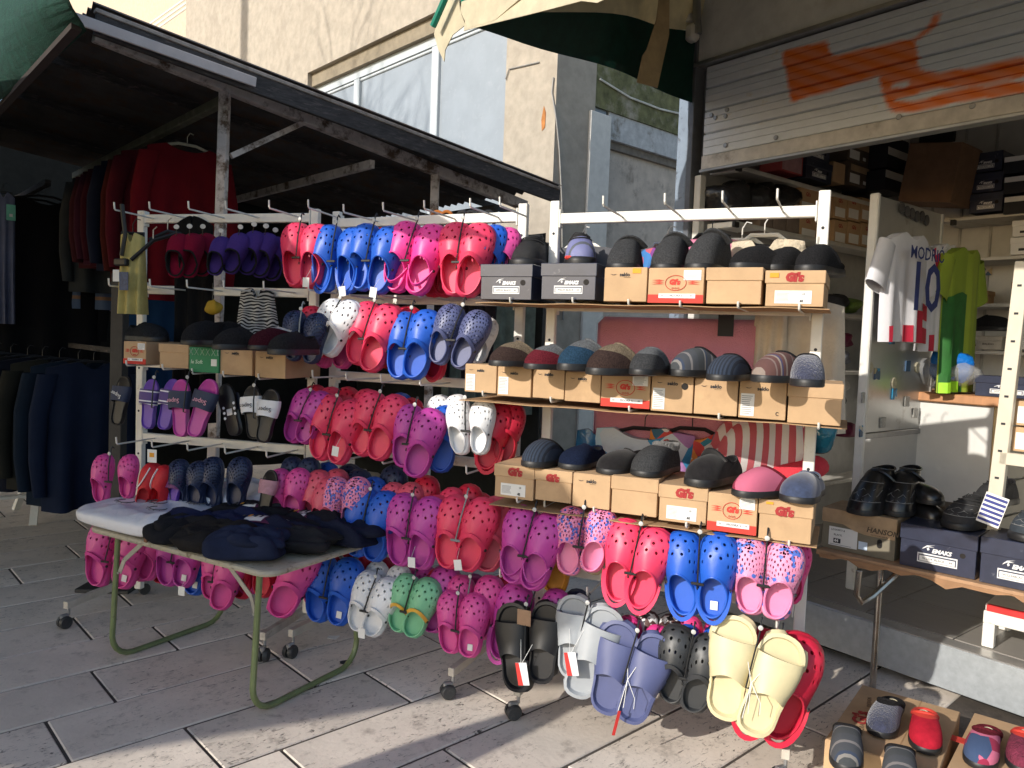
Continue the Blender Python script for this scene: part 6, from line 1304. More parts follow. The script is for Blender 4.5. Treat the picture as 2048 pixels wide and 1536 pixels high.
# litter on the slabs
for k, (x, y, s, c, nm) in enumerate(((665, 1275, .035, PAPER, 'fallen white price ticket on the paving under the rack'), (690, 1325, .028, INK, 'black flat scrap on the paving beside the table leg'))):
    p = pz(x, y, .002); t = wthing('paper_scrap', nm, 'scrap', p); 
    put(MB().poly([p + V3(s * math.cos(a) * (1 + .25 * math.sin(3 * a + k)), s * .8 * math.sin(a), .002 * math.sin(2 * a)) for a in (np.linspace(0, 2 * math.pi, 5)[:-1] + .7 if k == 0 else np.linspace(0, 2 * math.pi, 10)[:-1])], Z * .002), 'scrap', c, t)

# ================================================================ behind and above the right rack
def cb(x, y, off): return rpl(C_, x, y, off)
PINKB = M('pink_linen', (.62, .20, .28), .85, .08, bump=.4, bscale=200); CREAM = M('cream_fabric', (.56, .48, .38), .85, .1, bump=.4, bscale=90); FILM = M('clear_film', (.7, .7, .7), .12, .1, bump=.6, bscale=18, alpha=.10, spec=.8)
q0, q1, q2 = cb(1192, 800, -.25), cb(1520, 808, -.25), cb(1192, 605, -.25)
w_ = (q1 - q0) @ C_.u; h_ = .62
c0 = q0 + C_.u * w_ / 2; c0[2] = q0[2] + .05 - h_ / 2 + .22
pbed = wthing('bedding_pack', 'pink bedding in clear film with black label behind the right rack', 'bedding pack', c0)
put(MB().box(c0, (w_, .10, h_ + .2), C_.u, C_.n, Z, .03), 'bedding', PINKB, pbed, True, 60)
put(MB().box(c0, (w_ + .012, .112, h_ + .212), C_.u, C_.n, Z, .03), 'film', FILM, pbed, True, 60)
lc = cb(1452, 643, -.19); put(MB().box(lc, (.062, .003, .12), C_.u, C_.n, Z), 'label', INK, pbed); text('JYSK' if False else 'SATIN', .016, lc + C_.n * .003 + Z * .03 - C_.u * .024, C_.u, Z, M('grey_print', (.33, .33, .34)), pbed)
for k, (x0, x1, nm) in enumerate(((1520, 1565, 'cream fabric strap hanging at right of the pink bedding'), (1600, 1640, 'cream tote hanging behind the right upright'), (1570, 1600, 'pale beige apron between cream straps'))):
    pa = cb((x0 + x1) / 2, 625, -.2 - .03 * k); t = garment('cloth', nm, 'cloth', pa + Z * .05, rotz(C_.u, -.1 + .1 * k), ((x1 - x0) / 1540 * 3.2) * (1.3 if k != 1 else 3.0), .52, CREAM if k != 2 else M('blush_fabric', (.50, .38, .32), .9, .1, bump=.4), sleeve=False, th=.03, flare=.25, drop=.0, hanger=False, folds=.02)
RWS = stripes('red_white_ticking', (.6, .5, .5), [(0, (.66, .62, .60)), (.5, (.50, .10, .12))], 0, .05, .9, .3)
bc = cb(1515, 895, -.16); bagt = wthing('striped_bag', 'crumpled bag of red and white striped cloth behind the lower shelf', 'bag', bc); 
cl = MB(); o_ = bagt
sx_ = blob(bc, .20, .14, .13, rot_about(C_.u, C_.n, .5), C_.n, rot_about(Z, C_.n, .5), RWS, 'cloth', bagt, 2.6, .10, 31, 32, 18)
blob(bc + C_.u * .06 - Z * .10 + C_.n * .01, .22, .12, .06, rot_about(C_.u, C_.n, .25), C_.n, Z, M('red_cloth', (.60, .03, .05), .8, .1, bump=.4), 'base', bagt, 2.4, .05, 32)
SWIRL = voro('turquoise_print', [(.10, .42, .55), (.45, .60, .68), (.03, .22, .42), (.55, .60, .65), (.38, .18, .40)], 7, .7)
TOUC = voro('toucan_print', [(.03, .22, .30), (.6, .6, .58), (.55, .05, .04), (.03, .12, .2), (.6, .2, .03)], 22, .7)
GREENL = None
for k, (x, w_, m_, nm) in enumerate(((1290, .42, SWIRL, 'turquoise and white swirl print swimsuit on black hanger behind the lower shelf'), (1385, .34, TOUC, 'dark teal bird print swimsuit on black hanger behind the lower shelf'), (1215, .26, M('blue_plastic_bag', (.02, .12, .25), .25, .3, bump=.8, bscale=25), 'dark blue plastic bag behind the black velvet slipper'))):
    p = cb(x, 850, -.16 - .02 * k); garment('swimsuit' if k < 2 else 'plastic_bag', nm, 'swimsuit' if k < 2 else 'bag', p + Z * .02, rotz(C_.u, .15 * k), w_, .40, m_, sleeve=False, th=.08, flare=.2, drop=.03, neck=.6, hanger=k < 2, folds=.03)
tealp = cb(1640, 870, -.22); t = wthing('plastic_pack', 'teal shiny plastic pack right of the striped bag', 'plastic pack', tealp); blob(tealp, .06, .05, .075, C_.u, C_.n, Z, M('teal_plastic', (.01, .15, .22), .15, .3, bump=.8, bscale=30), 'pack', t, 2.2, .12, 8)
# hanging clothes behind the top rail
for k, (x, y, w_, l_, m_, nm, hm) in enumerate(((1425, 452, .26, .24, M('rose_pink_cloth', (.62, .20, .33), .85, .1, bump=.3), 'pink jacket on a hanger behind the top boxes', BLACKP), (1485, 462, .30, .24, M('dark_cloth', (.02, .02, .022), .9), 'dark top on a wide white hanger behind the top boxes', WHITE), (1530, 452, .30, .24, M('cream_fur_cloth', (.58, .50, .38), .95, .2, bump=1, bscale=60), 'cream cable knit collar jacket behind the top boxes', WHITE), (1335, 470, .22, .24, TOUC if False else voro('bright_print', [(.62, .2, .16), (.05, .2, .5), (.5, .1, .15), (.2, .05, .25)], 14, .8), 'bright printed top behind the felt boots', GREYM), (1165, 470, .34, .3, M('ash_cloth', (.10, .10, .11), .9), 'grey top on white hanger behind the blue trainer', WHITE))):
    p = cb(x, y, -.14 - .03 * (k % 2)); garment('hanging_top', nm, 'garment', p, rotz(C_.u, .15 - .1 * k), w_, l_, m_, sleeve=False, th=.08, drop=.05, hang_mat=hm, flare=.15)

# umbrella handles hooked behind the middle rack
for k, (x, c) in enumerate(((874, 0), (893, 0), (925, 1), (942, 1), (960, 1), (976, 1))):
    p = rpl(B_, x, 436, -.05); t = wthing('umbrella', '%s curved umbrella handle, %s hooked behind the middle rack top rail' % ('orange brown' if c == 0 else 'black', ORD[k if c == 0 else k - 2]), 'umbrella', p, 'umbrellas hooked behind the middle rack')
    q = B_.u; put(MB().tube([p - q * .03 - Z * .05] + [p + q * (-.03 * math.cos(a)) + Z * (.03 * math.sin(a)) for a in np.linspace(0, math.pi, 8)] + [p + q * .03 - Z * .25], .008, 7), 'handle', M('orange_wood_handle', (.35, .11, .015), .35, .1) if c == 0 else BLACKP, t, True)
    put(MB().tube([p + q * .03 - Z * .25, p + q * .03 - Z * .35, p + q * .03 - Z * .75], [.02, .03, .008], 8), 'folded_canopy', fab('umbrella%d' % k, (.02, .02, .03)), t, True)
# ================================================================ inside the kiosk
SHELF = M('white_shelf_board', (.58, .56, .51), .5, .08, dirt=(.40, .37, .32), dscale=6)
def LPl(x, y, a): return pl(x, y, K0 + KD * a, KD)
p = KP(1480, 330, .12); aw = kab(p)[0]
zs1 = p[2]; zs2 = LPl(1600, 468, aw)[2]; zs3 = LPl(1700, 628, aw)[2]; zs4 = LPl(1690, 742, aw)[2]
for z, nm in ((zs1, 'shelf'), (zs2, 'shelf'), (zs3, 'shelf'), (zs4, 'shelf'), (.62, 'shelf')):
    kb(.05, aw, .12, 2.08, z - .025, z, SHELF, nm); kb(.05, aw + .002, .07, .118, z - .04, z - .008, WHITE, 'shelf_bracket'); kb(aw + .003, aw + .02, .07, .118, z - .04, z - .008, BLACKP, 'bracket_cap')
GK = 'stock boxes on the kiosk shelves'
def lbox(x0, y0, x1, y1, style, label, mat=None, a=None, d=None, **k):
    """box whose face looks along +KD, at plane a"""
    a = aw - .01 if a is None else a
    p0, p1, q = LPl(x0, (y0 + y1) / 2, a), LPl(x1, (y0 + y1) / 2, a), None
    b0, b1 = kab(p0)[1], kab(p1)[1]; z1 = LPl((x0 + x1) / 2, y0, a)[2]; z0 = LPl((x0 + x1) / 2, y1, a)[2]
    return box_at(kp(a, b0, z0), KI, KD, b1 - b0, d or (a - .06), z1 - z0, style, label, GK, mat, **k)
def bbox(x0, y0, x1, y1, style, label, mat=None, b=1.72, d=.3, **k):
    p0, p1 = KP(x0, y1, b), KP(x1, y1, b); z1 = KP((x0 + x1) / 2, y0, b)[2]; z0 = KP((x0 + x1) / 2, y1, b)[2]; a0, a1 = kab(p0)[0], kab(p1)[0]
    return box_at(kp(a0, b, z0), KD, KN, a1 - a0, d, z1 - z0, style, label, GK, mat, **k)
REDBOX = M('red_pink_card', (.42, .06, .06), .7, .12); DKB = M('dark_brown_card', (.10, .075, .055), .8, .15)
def pale_patch(b, m=PAPER): b.patch(.1, .5, .12, .6, m, 'sticker')
b = lbox(1562, 302, 1606, 346, 'none', 'red and pink shoe box on the top kiosk shelf', REDBOX); b.patch(.06, .94, .06, .8, M('pink_label', (.45, .25, .26), .7), 'sticker')
lbox(1612, 322, 1664, 362, 'emaks', 'navy box at the bottom of the dark stack, top kiosk shelf', NAVYBOX); lbox(1606, 284, 1660, 320, 'emaks', 'navy box on top of the dark stack, top kiosk shelf', NAVYBOX)
lbox(1666, 326, 1690, 366, 'none', 'narrow tan box end beside the navy stack', CARD)
for k, (x0, y0, x1, y1) in enumerate(((1696, 328, 1742, 374), (1696, 282, 1742, 326), (1700, 240, 1744, 280))):
    b = lbox(x0, y0, x1, y1, 'none', 'dark brown shoe box with white label, %s from the bottom of its stack' % ORD[k], DKB); b.patch(.08, .5, .1, .5, PAPER, 'sticker'); b.patch(.1, .9, .62, .9, M('kraft_lid', (.42, .29, .17)), 'kraft_band'); b.patch(.66, .78, .15, .3, PAPER, 'sticker')
for k in range(5):
    y = 246 + k * 27; b = lbox(1750, y, 1774, y + 25, 'none', 'tan box end in the tall stack at the shelf end, %s from the top' % ORD[k], CARD); b.patch(.3, .8, .1, .9, PAPER, 'sticker')
for k, (x, y) in enumerate(((1778, 262), (1775, 300), (1795, 308), (1770, 345))):
    b = lbox(x, y, x + 40, y + 40, 'none', 'black box with white lid, %s in the dark back corner' % ORD[k], M('black_card', (.012, .014, .02), .6, .2), a=aw + .12, d=.3); b.patch(0, 1, .62, 1, PAPER, 'white_lid')
for i in range(3):
    for j in range(2):
        x = 1668 + i * 27; y = 392 + j * 50 + i * 3; b = lbox(x, y, x + 26, y + 47, 'none', 'tan box with red script, %s column, %s row of the middle kiosk shelf' % (ORD[i], ('upper', 'lower')[j]), CARD); b.patch(.1, .85, .1, .5, PAPER, 'sticker'); b.tx("Gi's", b.h * .22, .3, .78, GISR, e=.0014, bold=.001)
for j in range(2):
    b = lbox(1600, 378 + j * 54, 1636, 428 + j * 52, 'none', 'tan box with red script left of the box grid, %s' % ('upper', 'lower')[j], CARD); b.patch(.1, .85, .1, .45, PAPER, 'sticker'); b.tx("Gi's", b.h * .22, .3, .76, GISR, e=.0014, bold=.001)
for k in range(3):
    b = lbox(1520 + k * 27, 430, 1545 + k * 27, 465, 'none', 'grey cardboard box under the black heap, %s from the shutter' % ORD[k], M('grey_card', (.22, .17, .14), .8))
p = LPl(1480, 425, aw - .1); t = wthing('black_bag', 'heap of black plastic bags on the middle kiosk shelf', 'bag', p)
for k in range(4): blob(LPl(1450 + 28 * k, 408 - 6 * (k % 2), aw - .12), .13, .16, .10, KI, KD, Z, M('black_bag_film', (.015, .015, .017), .3, .3, bump=.8, bscale=25), 'bag', t, 2.2, .18, 60 + k)
for k, (x, y, c, nm) in enumerate(((1665, 605, (.02, .02, .025), 'dark folded shoes on the third kiosk shelf'), (1690, 612, (.16, .26, .05), 'green cloth on the third kiosk shelf'), (1675, 680, (.16, .01, .05), 'wine cloth on the fourth kiosk shelf'), (1670, 715, (.25, .27, .32), 'pale printed cloth on the fourth kiosk shelf'), (1690, 860, (.14, .012, .05), 'wine plastic pack low in the kiosk'), (1655, 800, (.02, .02, .022), 'black shoes low in the kiosk'), (1668, 770, (.5, .5, .48), 'white mug like pot low in the kiosk'))):
    q = LPl(x, y, aw - .12); t = wthing('folded_cloth', nm, 'cloth', q); blob(q, .10, .10, .05, KI, KD, Z, M('kiosk_cloth%d' % k, c, .7, .3, bump=.5, bscale=50), 'cloth', t, 2.4, .15, 80 + k)
# door leaf with magnets
pA = KP(1738, 700, .32); ad = kab(pA)[0]
dz = lambda x, y: LPl(x, y, ad)
bd0, bd1 = kab(dz(1738, 620))[1], kab(dz(1868, 640))[1]
ztop = dz(1762, 392)[2]; zmid = dz(1712, 868)[2]
door = wthing('metal_door', 'grey metal door leaf covered with round and square magnets', 'door', kp(ad, bd0, .24))
def db(b0, b1, z0, z1, e0, e1, m, name, bev=.002):
    mb = MB(); mb.box(kp(ad + (e0 + e1) / 2, (b0 + b1) / 2, (z0 + z1) / 2), (abs(e1 - e0), b1 - b0, z1 - z0), KD, KI, Z, bev); return put(mb, name, m, door)
DOORM = M('brushed_door_metal', (.50, .50, .485), .30, .10, scale=3, metal=.55, dirt=(.36, .34, .31), dscale=9, dlo=.58)
db(bd0 + .03, bd1, zmid, ztop, -.03, 0, DOORM, 'metal_sheet'); db(bd0, bd0 + .029, .26, ztop + .01, -.035, .012, WHITE, 'door_edge', .006)
db(bd1 + .001, bd1 + .02, .26, ztop, -.03, .008, M('white_door_trim', (.55, .54, .5), .5), 'door_edge')
db(bd0 + .03, bd1, zmid - .03, zmid - .002, -.03, .01, GREYM, 'crossbar'); db(bd0 + .03, bd1, .30, zmid - .031, -.028, -.004, M('mirror_panel', (.62, .63, .64), .04, .02, metal=1.0), 'mirror_panel')
MG = [(1739, 735, 'r'), (1753, 748, 'p'), (1814, 732, 'p'), (1834, 735, 'r'), (1787, 766, 'r'), (1787, 788, 'p'), (1812, 803, 's'), (1829, 826, 's'), (1853, 810, 'p'), (1723, 862, 'p'), (1727, 795, 's'), (1783, 677, 'p'), (1762, 665, 'p'), (1764, 845, 's')]
for k, (x, y, s) in enumerate(MG):
    q = dz(x, y)
    if s == 'r': t_ = put(MB().disc(q, KD, .030, .008, 16), 'magnet', M('cream_magnet', (.42, .38, .27), .5, .3, scale=60), door)
    else: put(MB().box(q + KD * .004, (.008, .055, .06 if s == 'p' else .055), KD, KI, Z, .002), 'magnet', voro('souvenir_print', [(.03, .25, .45), (.55, .52, .45), (.05, .10, .18), (.45, .35, .2)], 26, .4) if s == 'p' else M('stone_magnet', (.38, .37, .34), .5, .3, scale=80), door)
# round sunglasses-like discs along the top of the door and hooks
for k, (x, y) in enumerate(((1800, 417), (1810, 423), (1820, 427), (1830, 433), (1840, 433), (1849, 441))):
    q = dz(x, y); put(MB().disc(q + KD * .01, KD, .030, .006, 16), 'round_magnet', M('dark_disc', (.06, .06, .065), .35, .2), door)
# shirts hung on the door
JW = M('white_jersey', (.70, .69, .72), .7, .03, bump=.15, bscale=300); JR = M('red_jersey_check', (.52, .02, .05), .7, .05)
JWD = bd1 - bd0
def jersey(q, w, l, m, label, ux=None, sl=.22):
    ux = ux if ux is not None else rotz(KI, -.05); n = unit(np.cross(ux, Z)); t = wthing('football_shirt', label, 'shirt', q)
    nu, nv = 21, 14; F_, B = [], []
    for i in range(nu):
        u = -1 + 2 * i / (nu - 1); cf, cb_ = [], []
        for j in range(nv):
            v = j / (nv - 1); z = -(.02 + .07 * abs(u) ** 1.6 + .045 * max(0, 1 - (abs(u) / .35) ** 2) * (1 - v)) * (1 - v * .9) - v * l
            f = .016 * math.sin(u * 7 + 1.5 * v) * v + .012 * math.sin(u * 13) * v; bl = .045 * math.sqrt(max(0, 1 - u * u)); pt = q + ux * (u * w / 2 * (1 + .05 * v)) + Z * z
            cf.append(pt + n * (f + bl)); cb_.append(pt + n * (f - bl * .6 - .004))
        F_.append(cf); B.append(cb_)
    mb = MB(); mb.grid(F_); mb.grid([r[::-1] for r in B]); loop = [(i, 0) for i in range(nu)] + [(nu - 1, j) for j in range(1, nv)] + [(i, nv - 1) for i in range(nu - 2, -1, -1)] + [(0, j) for j in range(nv - 2, 0, -1)]
    mb.grid([[F_[i][j], B[i][j]] for i, j in loop], closed_u=True); put(mb, 'body', m, t, True, 60)
    for s in (-1, 1):
        a_ = q + ux * (s * w * .44) - Z * .10; e_ = a_ + ux * (s * w * .2) - Z * sl; rows = []
        for k in range(5):
            c = a_ + (e_ - a_) * k / 4; r_ = w * .18 + .005 * k; rows.append([c + ux * r_ * math.cos(g) * .75 + n * (.035 * math.sin(g)) + Z * (r_ * .35 * math.cos(g) * s) for g in np.linspace(0, 2 * math.pi, 13)])
        put(MB().grid(rows), 'sleeve', m, t, True, 70)
    return t, ux, n, F_
qj = pY(1800, 452, 4.35); qj = dz(1780, 458) + KD * .09
t, ux, n, F_ = jersey(qj, JWD * .56, .58, JW, 'white football shirt with red checked hem and number 10')
BLU = M('blue_print', (.1, .2, .5), .7); BLUD = M('navy_print', (.02, .035, .16), .7)
w_t = JWD * .56; ctr_ = qj + n * .104
text('MODRIĆ', w_t * .205, ctr_ - Z * .145 + ux * .015, ux, Z, BLUD, t, align='CENTER', bold=.001)
text('10', w_t * .80, ctr_ - Z * .32 + n * .004, ux, Z, BLUD, t, align='CENTER', bold=.004, space=.92)
def checks(F_, n, t, cells, e=.004):
    for i, j in cells:
        mb = MB()
        qs = [F_[i][j], F_[i + 3][j], F_[i + 3][min(j + 2, 13)], F_[i][min(j + 2, 13)]]; 
        P = [[F_[i + a][min(j + b, 13)] + n * e for a in range(4)] for b in range(3)]
        mb.slab(P, n, .0015); put(mb, 'red_check', JR, t, True)
checks(F_, n, t, [(1, 11), (7, 11), (13, 11), (16, 11), (13, 9), (16, 8)])
t, ux, n, F_ = jersey(qj + KI * JWD * .50 - KD * .02 - Z * .02, JWD * .32, .60, JW, 'second white football shirt with red checks behind number 10'); checks(F_, n, t, [(4, 11), (10, 11), (16, 9), (1, 0), (4, 1)])
t, ux, n, F_ = jersey(qj + KI * JWD * .64 - KD * .02, JWD * .30, .38, JW, 'small red and white checked football shirt between white and lime shirts'); checks(F_, n, t, [(1, 1), (7, 1), (13, 1), (4, 3), (10, 3), (16, 3), (1, 5), (7, 5)])
t, ux, n, F_ = jersey(qj + KI * JWD * .74 + KD * .05 - Z * .02, JWD * .50, .82, stripes('lime_shirt', (.26, .36, .03), [(0, (.27, .36, .03)), (.5, (.22, .31, .025))], 0, .22, .75, .1), 'lime yellow football shirt with dark green panels beside white shirts')
mb = MB(); P = [[F_[i][j] + n * .004 for i in range(0, 10)] for j in range(4, 14)]; mb.slab(P, n, .002); put(mb, 'green_panel', M('dark_green_jersey', (.02, .13, .02), .75), t, True)
mb = MB(); P = [[F_[i][j] + n * .007 for i in range(0, 8)] for j in (12, 13)]; mb.slab(P, n, .002); put(mb, 'hem_band', M('bright_lime', (.35, .75, .02), .6), t, True)
# white cabinet with wooden top and drawers
ca0, ca1 = kab(KP(1862, 860, .95))[0], kab(KP(1984, 860, .95))[0]; zc = KP(1930, 790, .95)[2]; WCAB = M('white_cabinet', (.66, .65, .62), .5, .04); OAK = M('orange_wood', (.50, .24, .11), .55, .15, stretch=(1, 6, 1), scale=5)
cab = wthing('cabinet', 'white cabinet with orange wood top at the back of the kiosk', 'cabinet', kp(ca0, .95, .24))
kb(ca0 - .25, ca1, .95, 1.45, .25, zc - .05, WCAB, 'carcass', cab); kb(ca0 - .28, ca1 + .05, .92, 1.48, zc - .049, zc, OAK, 'worktop', cab, .006)
kb(ca1 + .001, ca1 + .03, .951, .985, .25, zc - .05, M('beech_edge', (.60, .42, .20), .5), 'edge', cab)
for k in range(5):
    z0 = .26 + k * (zc - .33) / 5; kb(ca1 + .031, ca1 + .05, .99, 1.44, z0 + .006, z0 + (zc - .33) / 5 - .006, M('beige_drawer', (.36, .33, .26), .5, .05), 'drawer', cab); put(MB().disc(kp(ca1 + .05, 1.2, z0 + .08), KD, .012, .02, 10), 'drawer_knob', GREYM, cab)
b = box_at(kp(kab(KP(1950, 780, .98))[0], .98, zc + .001), KD, KN, .30, .2, .11, 'emaks', 'navy shoe box lying on the wooden cabinet top', GK, NAVYBOX)
p = KP(1898, 748, 1.0); t = wthing('plastic_bag', 'clear plastic bag with blue contents on the wooden cabinet top', 'plastic bag', p); blob(p + Z * .03, .10, .09, .10, KD, KI, Z, M('bright_blue_bag', (.01, .16, .55), .2, .3, bump=1, bscale=25), 'contents', t, 2.2, .15, 90); blob(p - KD * .02, .15, .12, .085, KD, KI, Z, M('crinkled_film', (.6, .6, .6), .15, .1, bump=1, bscale=25, alpha=.35, spec=.8), 'film', t, 2.2, .15, 91)
# back wall shelves
for y, x in ((430, 1970), (514, 1970), (607, 1970), (701, 1960)):
    z = KP(x, y, 1.75)[2]; kb(kab(KP(1878, y, 1.75))[0], KW, 1.75, 2.08, z - .022, z, SHELF, 'shelf'); 
    for a_ in (kab(KP(1905, y, 1.75))[0],): kb(a_, a_ + .03, 1.72, 1.749, z - .05, z - .015, BLACKP, 'shelf_clip')
for k, y in enumerate((305, 346, 386)):
    bbox(1938, y, 2003, y + 38, 'emaks', 'navy box on the upper back shelf, %s from the top' % ORD[k], NAVYBOX); b = bbox(2006, y + 6, 2070, y + 40, 'none', 'black box with white label strip on the upper back shelf, %s from the top' % ORD[k], M('black_card', (.012, .014, .02))); b.patch(.02, .9, .7, 1, PAPER, 'sticker')
p = KP(1880, 352, 1.6); t = wthing('cardboard_carton', 'large brown carton leaning in the dark back corner', 'carton', p); put(MB().box(p, (.32, .3, .36), rot_about(KD, KI, .15), KI, rot_about(Z, KI, .15), .004), 'carton', M('brown_carton', (.16, .09, .05), .85, .15), t)
kb(kab(KP(1840, 270, 2.07))[0], kab(KP(1910, 270, 2.07))[0], 2.06, 2.084, KP(1875, 288, 2.07)[2], KP(1875, 252, 2.07)[2], M('vent_dark', (.02, .02, .02), .8), 'vent')
for x0, y0, x1, y1, nm, m_ in ((2024, 440, 2075, 472, 'upper white box on the second back shelf', PAPER), (2020, 474, 2075, 508, 'lower white box on the second back shelf', PAPER), (1922, 578, 1950, 604, 'small tan box on the third back shelf', CARD), (2022, 563, 2075, 600, 'tan box with white label on the third back shelf', CARD), (1952, 672, 2002, 699, 'cream shoe box on the lowest back shelf', M('cream_box', (.45, .42, .36), .7)), (2022, 672, 2075, 699, 'white shoe box at the end of the lowest back shelf', PAPER)):
    b = bbox(x0, y0, x1, y1, 'none', nm, m_, lid=True); 
    if 'white box' in nm: b.patch(.3, .6, .2, .35, INK, 'print')
    if 'cream' in nm: b.tx('BALIDO', b.h * .22, .25, .4, INK, e=.006)
    if 'small tan' in nm: b.tx('seklo', b.h * .4, .1, .5, INK, e=.006)
p = KP(1975, 662, 1.68); footwear(p - KD * .13, unit(KD * 1 + KN * .2), .29, 'closed', (BK_, BK_, LIN), 'black shoe on the cream box, lowest back shelf', 'shoe', None, 'shoe')
p = KP(1905, 683, 1.66); t = wthing('tin_can', 'pale blue tin on the lowest back shelf', 'tin', p); put(MB().tube([p - Z * .04, p + Z * .05], .042, 16), 'tin', M('pale_blue_tin', (.28, .38, .42), .4), t); put(MB().tube([p + Z * .05, p + Z * .056], .044, 16), 'lid', GREYM, t)
p = KP(1928, 690, 1.66); t = wthing('basket', 'small brown basket beside the tin', 'basket', p); put(MB().tube([p + V3(.05 * math.cos(a), .05 * math.sin(a), 0) for a in np.linspace(0, 2 * math.pi, 14)[:-1]], .016, 6, closed=True), 'rim', M('wicker', (.16, .08, .035), .8, .3), t, True)
p = KP(1925, 530, 1.74); t = wthing('postcard', 'small blue postcard stuck on the back wall', 'postcard', kp(kab(p)[0], 2.08, p[2])); put(MB().box(kp(kab(p)[0], 2.08, p[2]), (.10, .004, .08), KD, KI, Z), 'card', voro('souvenir_print', [(0, 0, 0)]), t)
# fan like white disc low in the doorway and dark goods
p = dz(1745, 905) - KD * .25 + KI * .2
# ---- white perforated shelf post at the right edge
p0, p1 = KP(2036, 620, .05), KP(1990, 1010, .05); dr = unit(p1 - p0); t = wthing('perforated_post', 'cream perforated shelf upright at the right edge of the kiosk', 'shelf upright', p1)
CRM = M('cream_enamel', (.62, .57, .46), .45, .06); p1e = p0 + dr * ((p0[2] - .62) / -dr[2]); p0e = p0 - dr * .2
put(MB().bar(p0e, p1e, .055, .03, up=KI, bev=.002), 'post', CRM, t)
for k in range(12):
    c = p0e + dr * (.1 + .115 * k) + KN * .0155; put(MB().box(c, (.016, .002, .009), KD, KI, Z), 'slot', INK, t)
q = p0 + dr * .62; put(MB().bar(q, q + KD * .7, .05, .03, up=KI, bev=.002), 'cross_bar', CRM, t)
for k in range(2):
    b = box_at(q + KD * .02 + KI * .05 + Z * (.03 - .2 * k * 0) + Z * (.0 if k == 0 else .11), KD, KN, .28, .25, .10, 'none', 'tan box behind the perforated upright, %s' % ('lower', 'upper')[k], GK); b.patch(.05, .5, .1, .8, PAPER, 'sticker')
# ---- bench in the kiosk
pb0 = pz(1962, 1292, .245); bench = wthing('bench', 'small white bench with red edge standing on the tiled floor', 'bench', pb0)
ux_, uy_ = rotz(KD, .12), rotz(KI, .12)
zt_ = .245 + .165
def bb(a0, a1, b0, b1, z0, z1, m, nm, bev=.003): put(MB().box(pb0 + ux_ * ((a0 + a1) / 2) + uy_ * ((b0 + b1) / 2) + Z * ((z0 + z1) / 2 - .245), (a1 - a0, b1 - b0, z1 - z0), ux_, uy_, Z, bev), nm, m, bench)
for a_ in (0, .62):
    for b_ in (0, .30): bb(a_, a_ + .045, b_, b_ + .04, .246, zt_ - .06, WHITE, 'leg')
bb(0, .665, -.002, .02, zt_ - .059, zt_ - .006, WHITE, 'apron'); bb(.01, .66, -.004, .025, zt_ - .005, zt_ + .022, M('red_edge', (.62, .03, .03), .5), 'red_edge'); bb(0, .665, .026, .345, zt_ - .03, zt_ + .02, WHITE, 'seat')
# ================================================================ low display table at the right
zt2 = .58; e0_, e1_ = pz(1632, 1098, zt2), pz(2048, 1187, zt2); dx_ = unit(e1_ - e0_); dy_ = V3(-dx_[1], dx_[0], 0)
if dy_ @ KI < 0: dy_ = -dy_
rt = wthing('display_table', 'low plywood display table with bent steel legs holding boxed shoes', 'table', V3(e0_[0] + dx_[0] * .6, e0_[1] + dx_[1] * .6, 0)); e0v = V3(e0_[0], e0_[1], 0)
def rq(a, b, z): return e0v + dx_ * a + dy_ * b + Z * z
PLY = M('worn_plywood', (.42, .25, .14), .75, .15, dirt=(.20, .11, .06), dscale=10, stretch=(1, 1, 4))
put(MB().box(rq(.75, .24, zt2 - .011), (1.5, .48, .022), dx_, dy_, Z, .003), 'table_top', PLY, rt)
P = [[rq(.02 + 1.4 * i / 24, -.006, zt2 - .012 - (.03 if j else .0) * (.6 + .4 * math.sin(i * 2.3) + .3 * math.sin(i * 5.1))) for j in range(2)] for i in range(25)]
put(MB().slab(P, -dy_, .003), 'torn_edge', M('torn_cardboard', (.34, .19, .10), .9, .15), rt)
CHR = M('tarnished_chrome', (.42, .39, .35), .22, .25, metal=.9, dirt=(.20, .11, .05), dscale=12, dlo=.58)
put(MB().tube([rq(.08, .10, zt2 - .03), rq(1.5, .10, zt2 - .03)], .014, 8), 'rail', M('rusty_tube', (.16, .09, .05), .5, .4, metal=.4), rt, True)
lx = rq(.12, .06, 0); lpx = pz(1745, 1378, 0); la = (lpx - e0v) @ dx_; lb = (lpx - e0v) @ dy_
put(MB().tube([rq(la, lb, zt2 - .02), rq(la, lb, 0)], .014, 10), 'leg', CHR, rt, True)
put(MB().tube([rq(la - .04, lb - .15, zt2 - .025), rq(la - .045, lb - .15, zt2 - .13), rq(la - .03, lb - .13, zt2 - .165), rq(la + .0, lb - .08, zt2 - .14), rq(la + .06, lb + .02, zt2 - .05)], .013, 8), 'brace', CHR, rt, True)
put(MB().tube([rq(1.42, .06, zt2 - .02), rq(1.42, .06, 0)], .014, 10), 'leg', CHR, rt, True)
def tbox(x0, y0, x1, y1, style, label, mat, b=.05, d=.24, **k):
    pp = rq(0, b, 0); p0_, p1_ = pl(x0, y1, pp, dy_), pl(x1, y1, pp, dy_); q_ = pl((x0 + x1) / 2, y0, pp, dy_); a0 = (p0_ - e0v) @ dx_; a1 = (p1_ - e0v) @ dx_
    return box_at(rq(a0, b, zt2 + .002), dx_, -dy_, a1 - a0, d, q_[2] - zt2, style, label, 'shoe boxes on the low display table', mat, **k)
T1 = tbox(1641, 1026, 1788, 1120, 'hanson', 'grey and tan shoe box under the black leather boots', BROWNBOX, .06, .24)
T2 = tbox(1797, 1058, 1950, 1150, 'emaks', 'navy gloss shoe box under the black lace shoe', NAVYBOX, .04, .24); T3 = tbox(1957, 1085, 2110, 1178, 'emaks', 'navy gloss shoe box at the right edge under blue trainer', NAVYBOX, .03, .24)
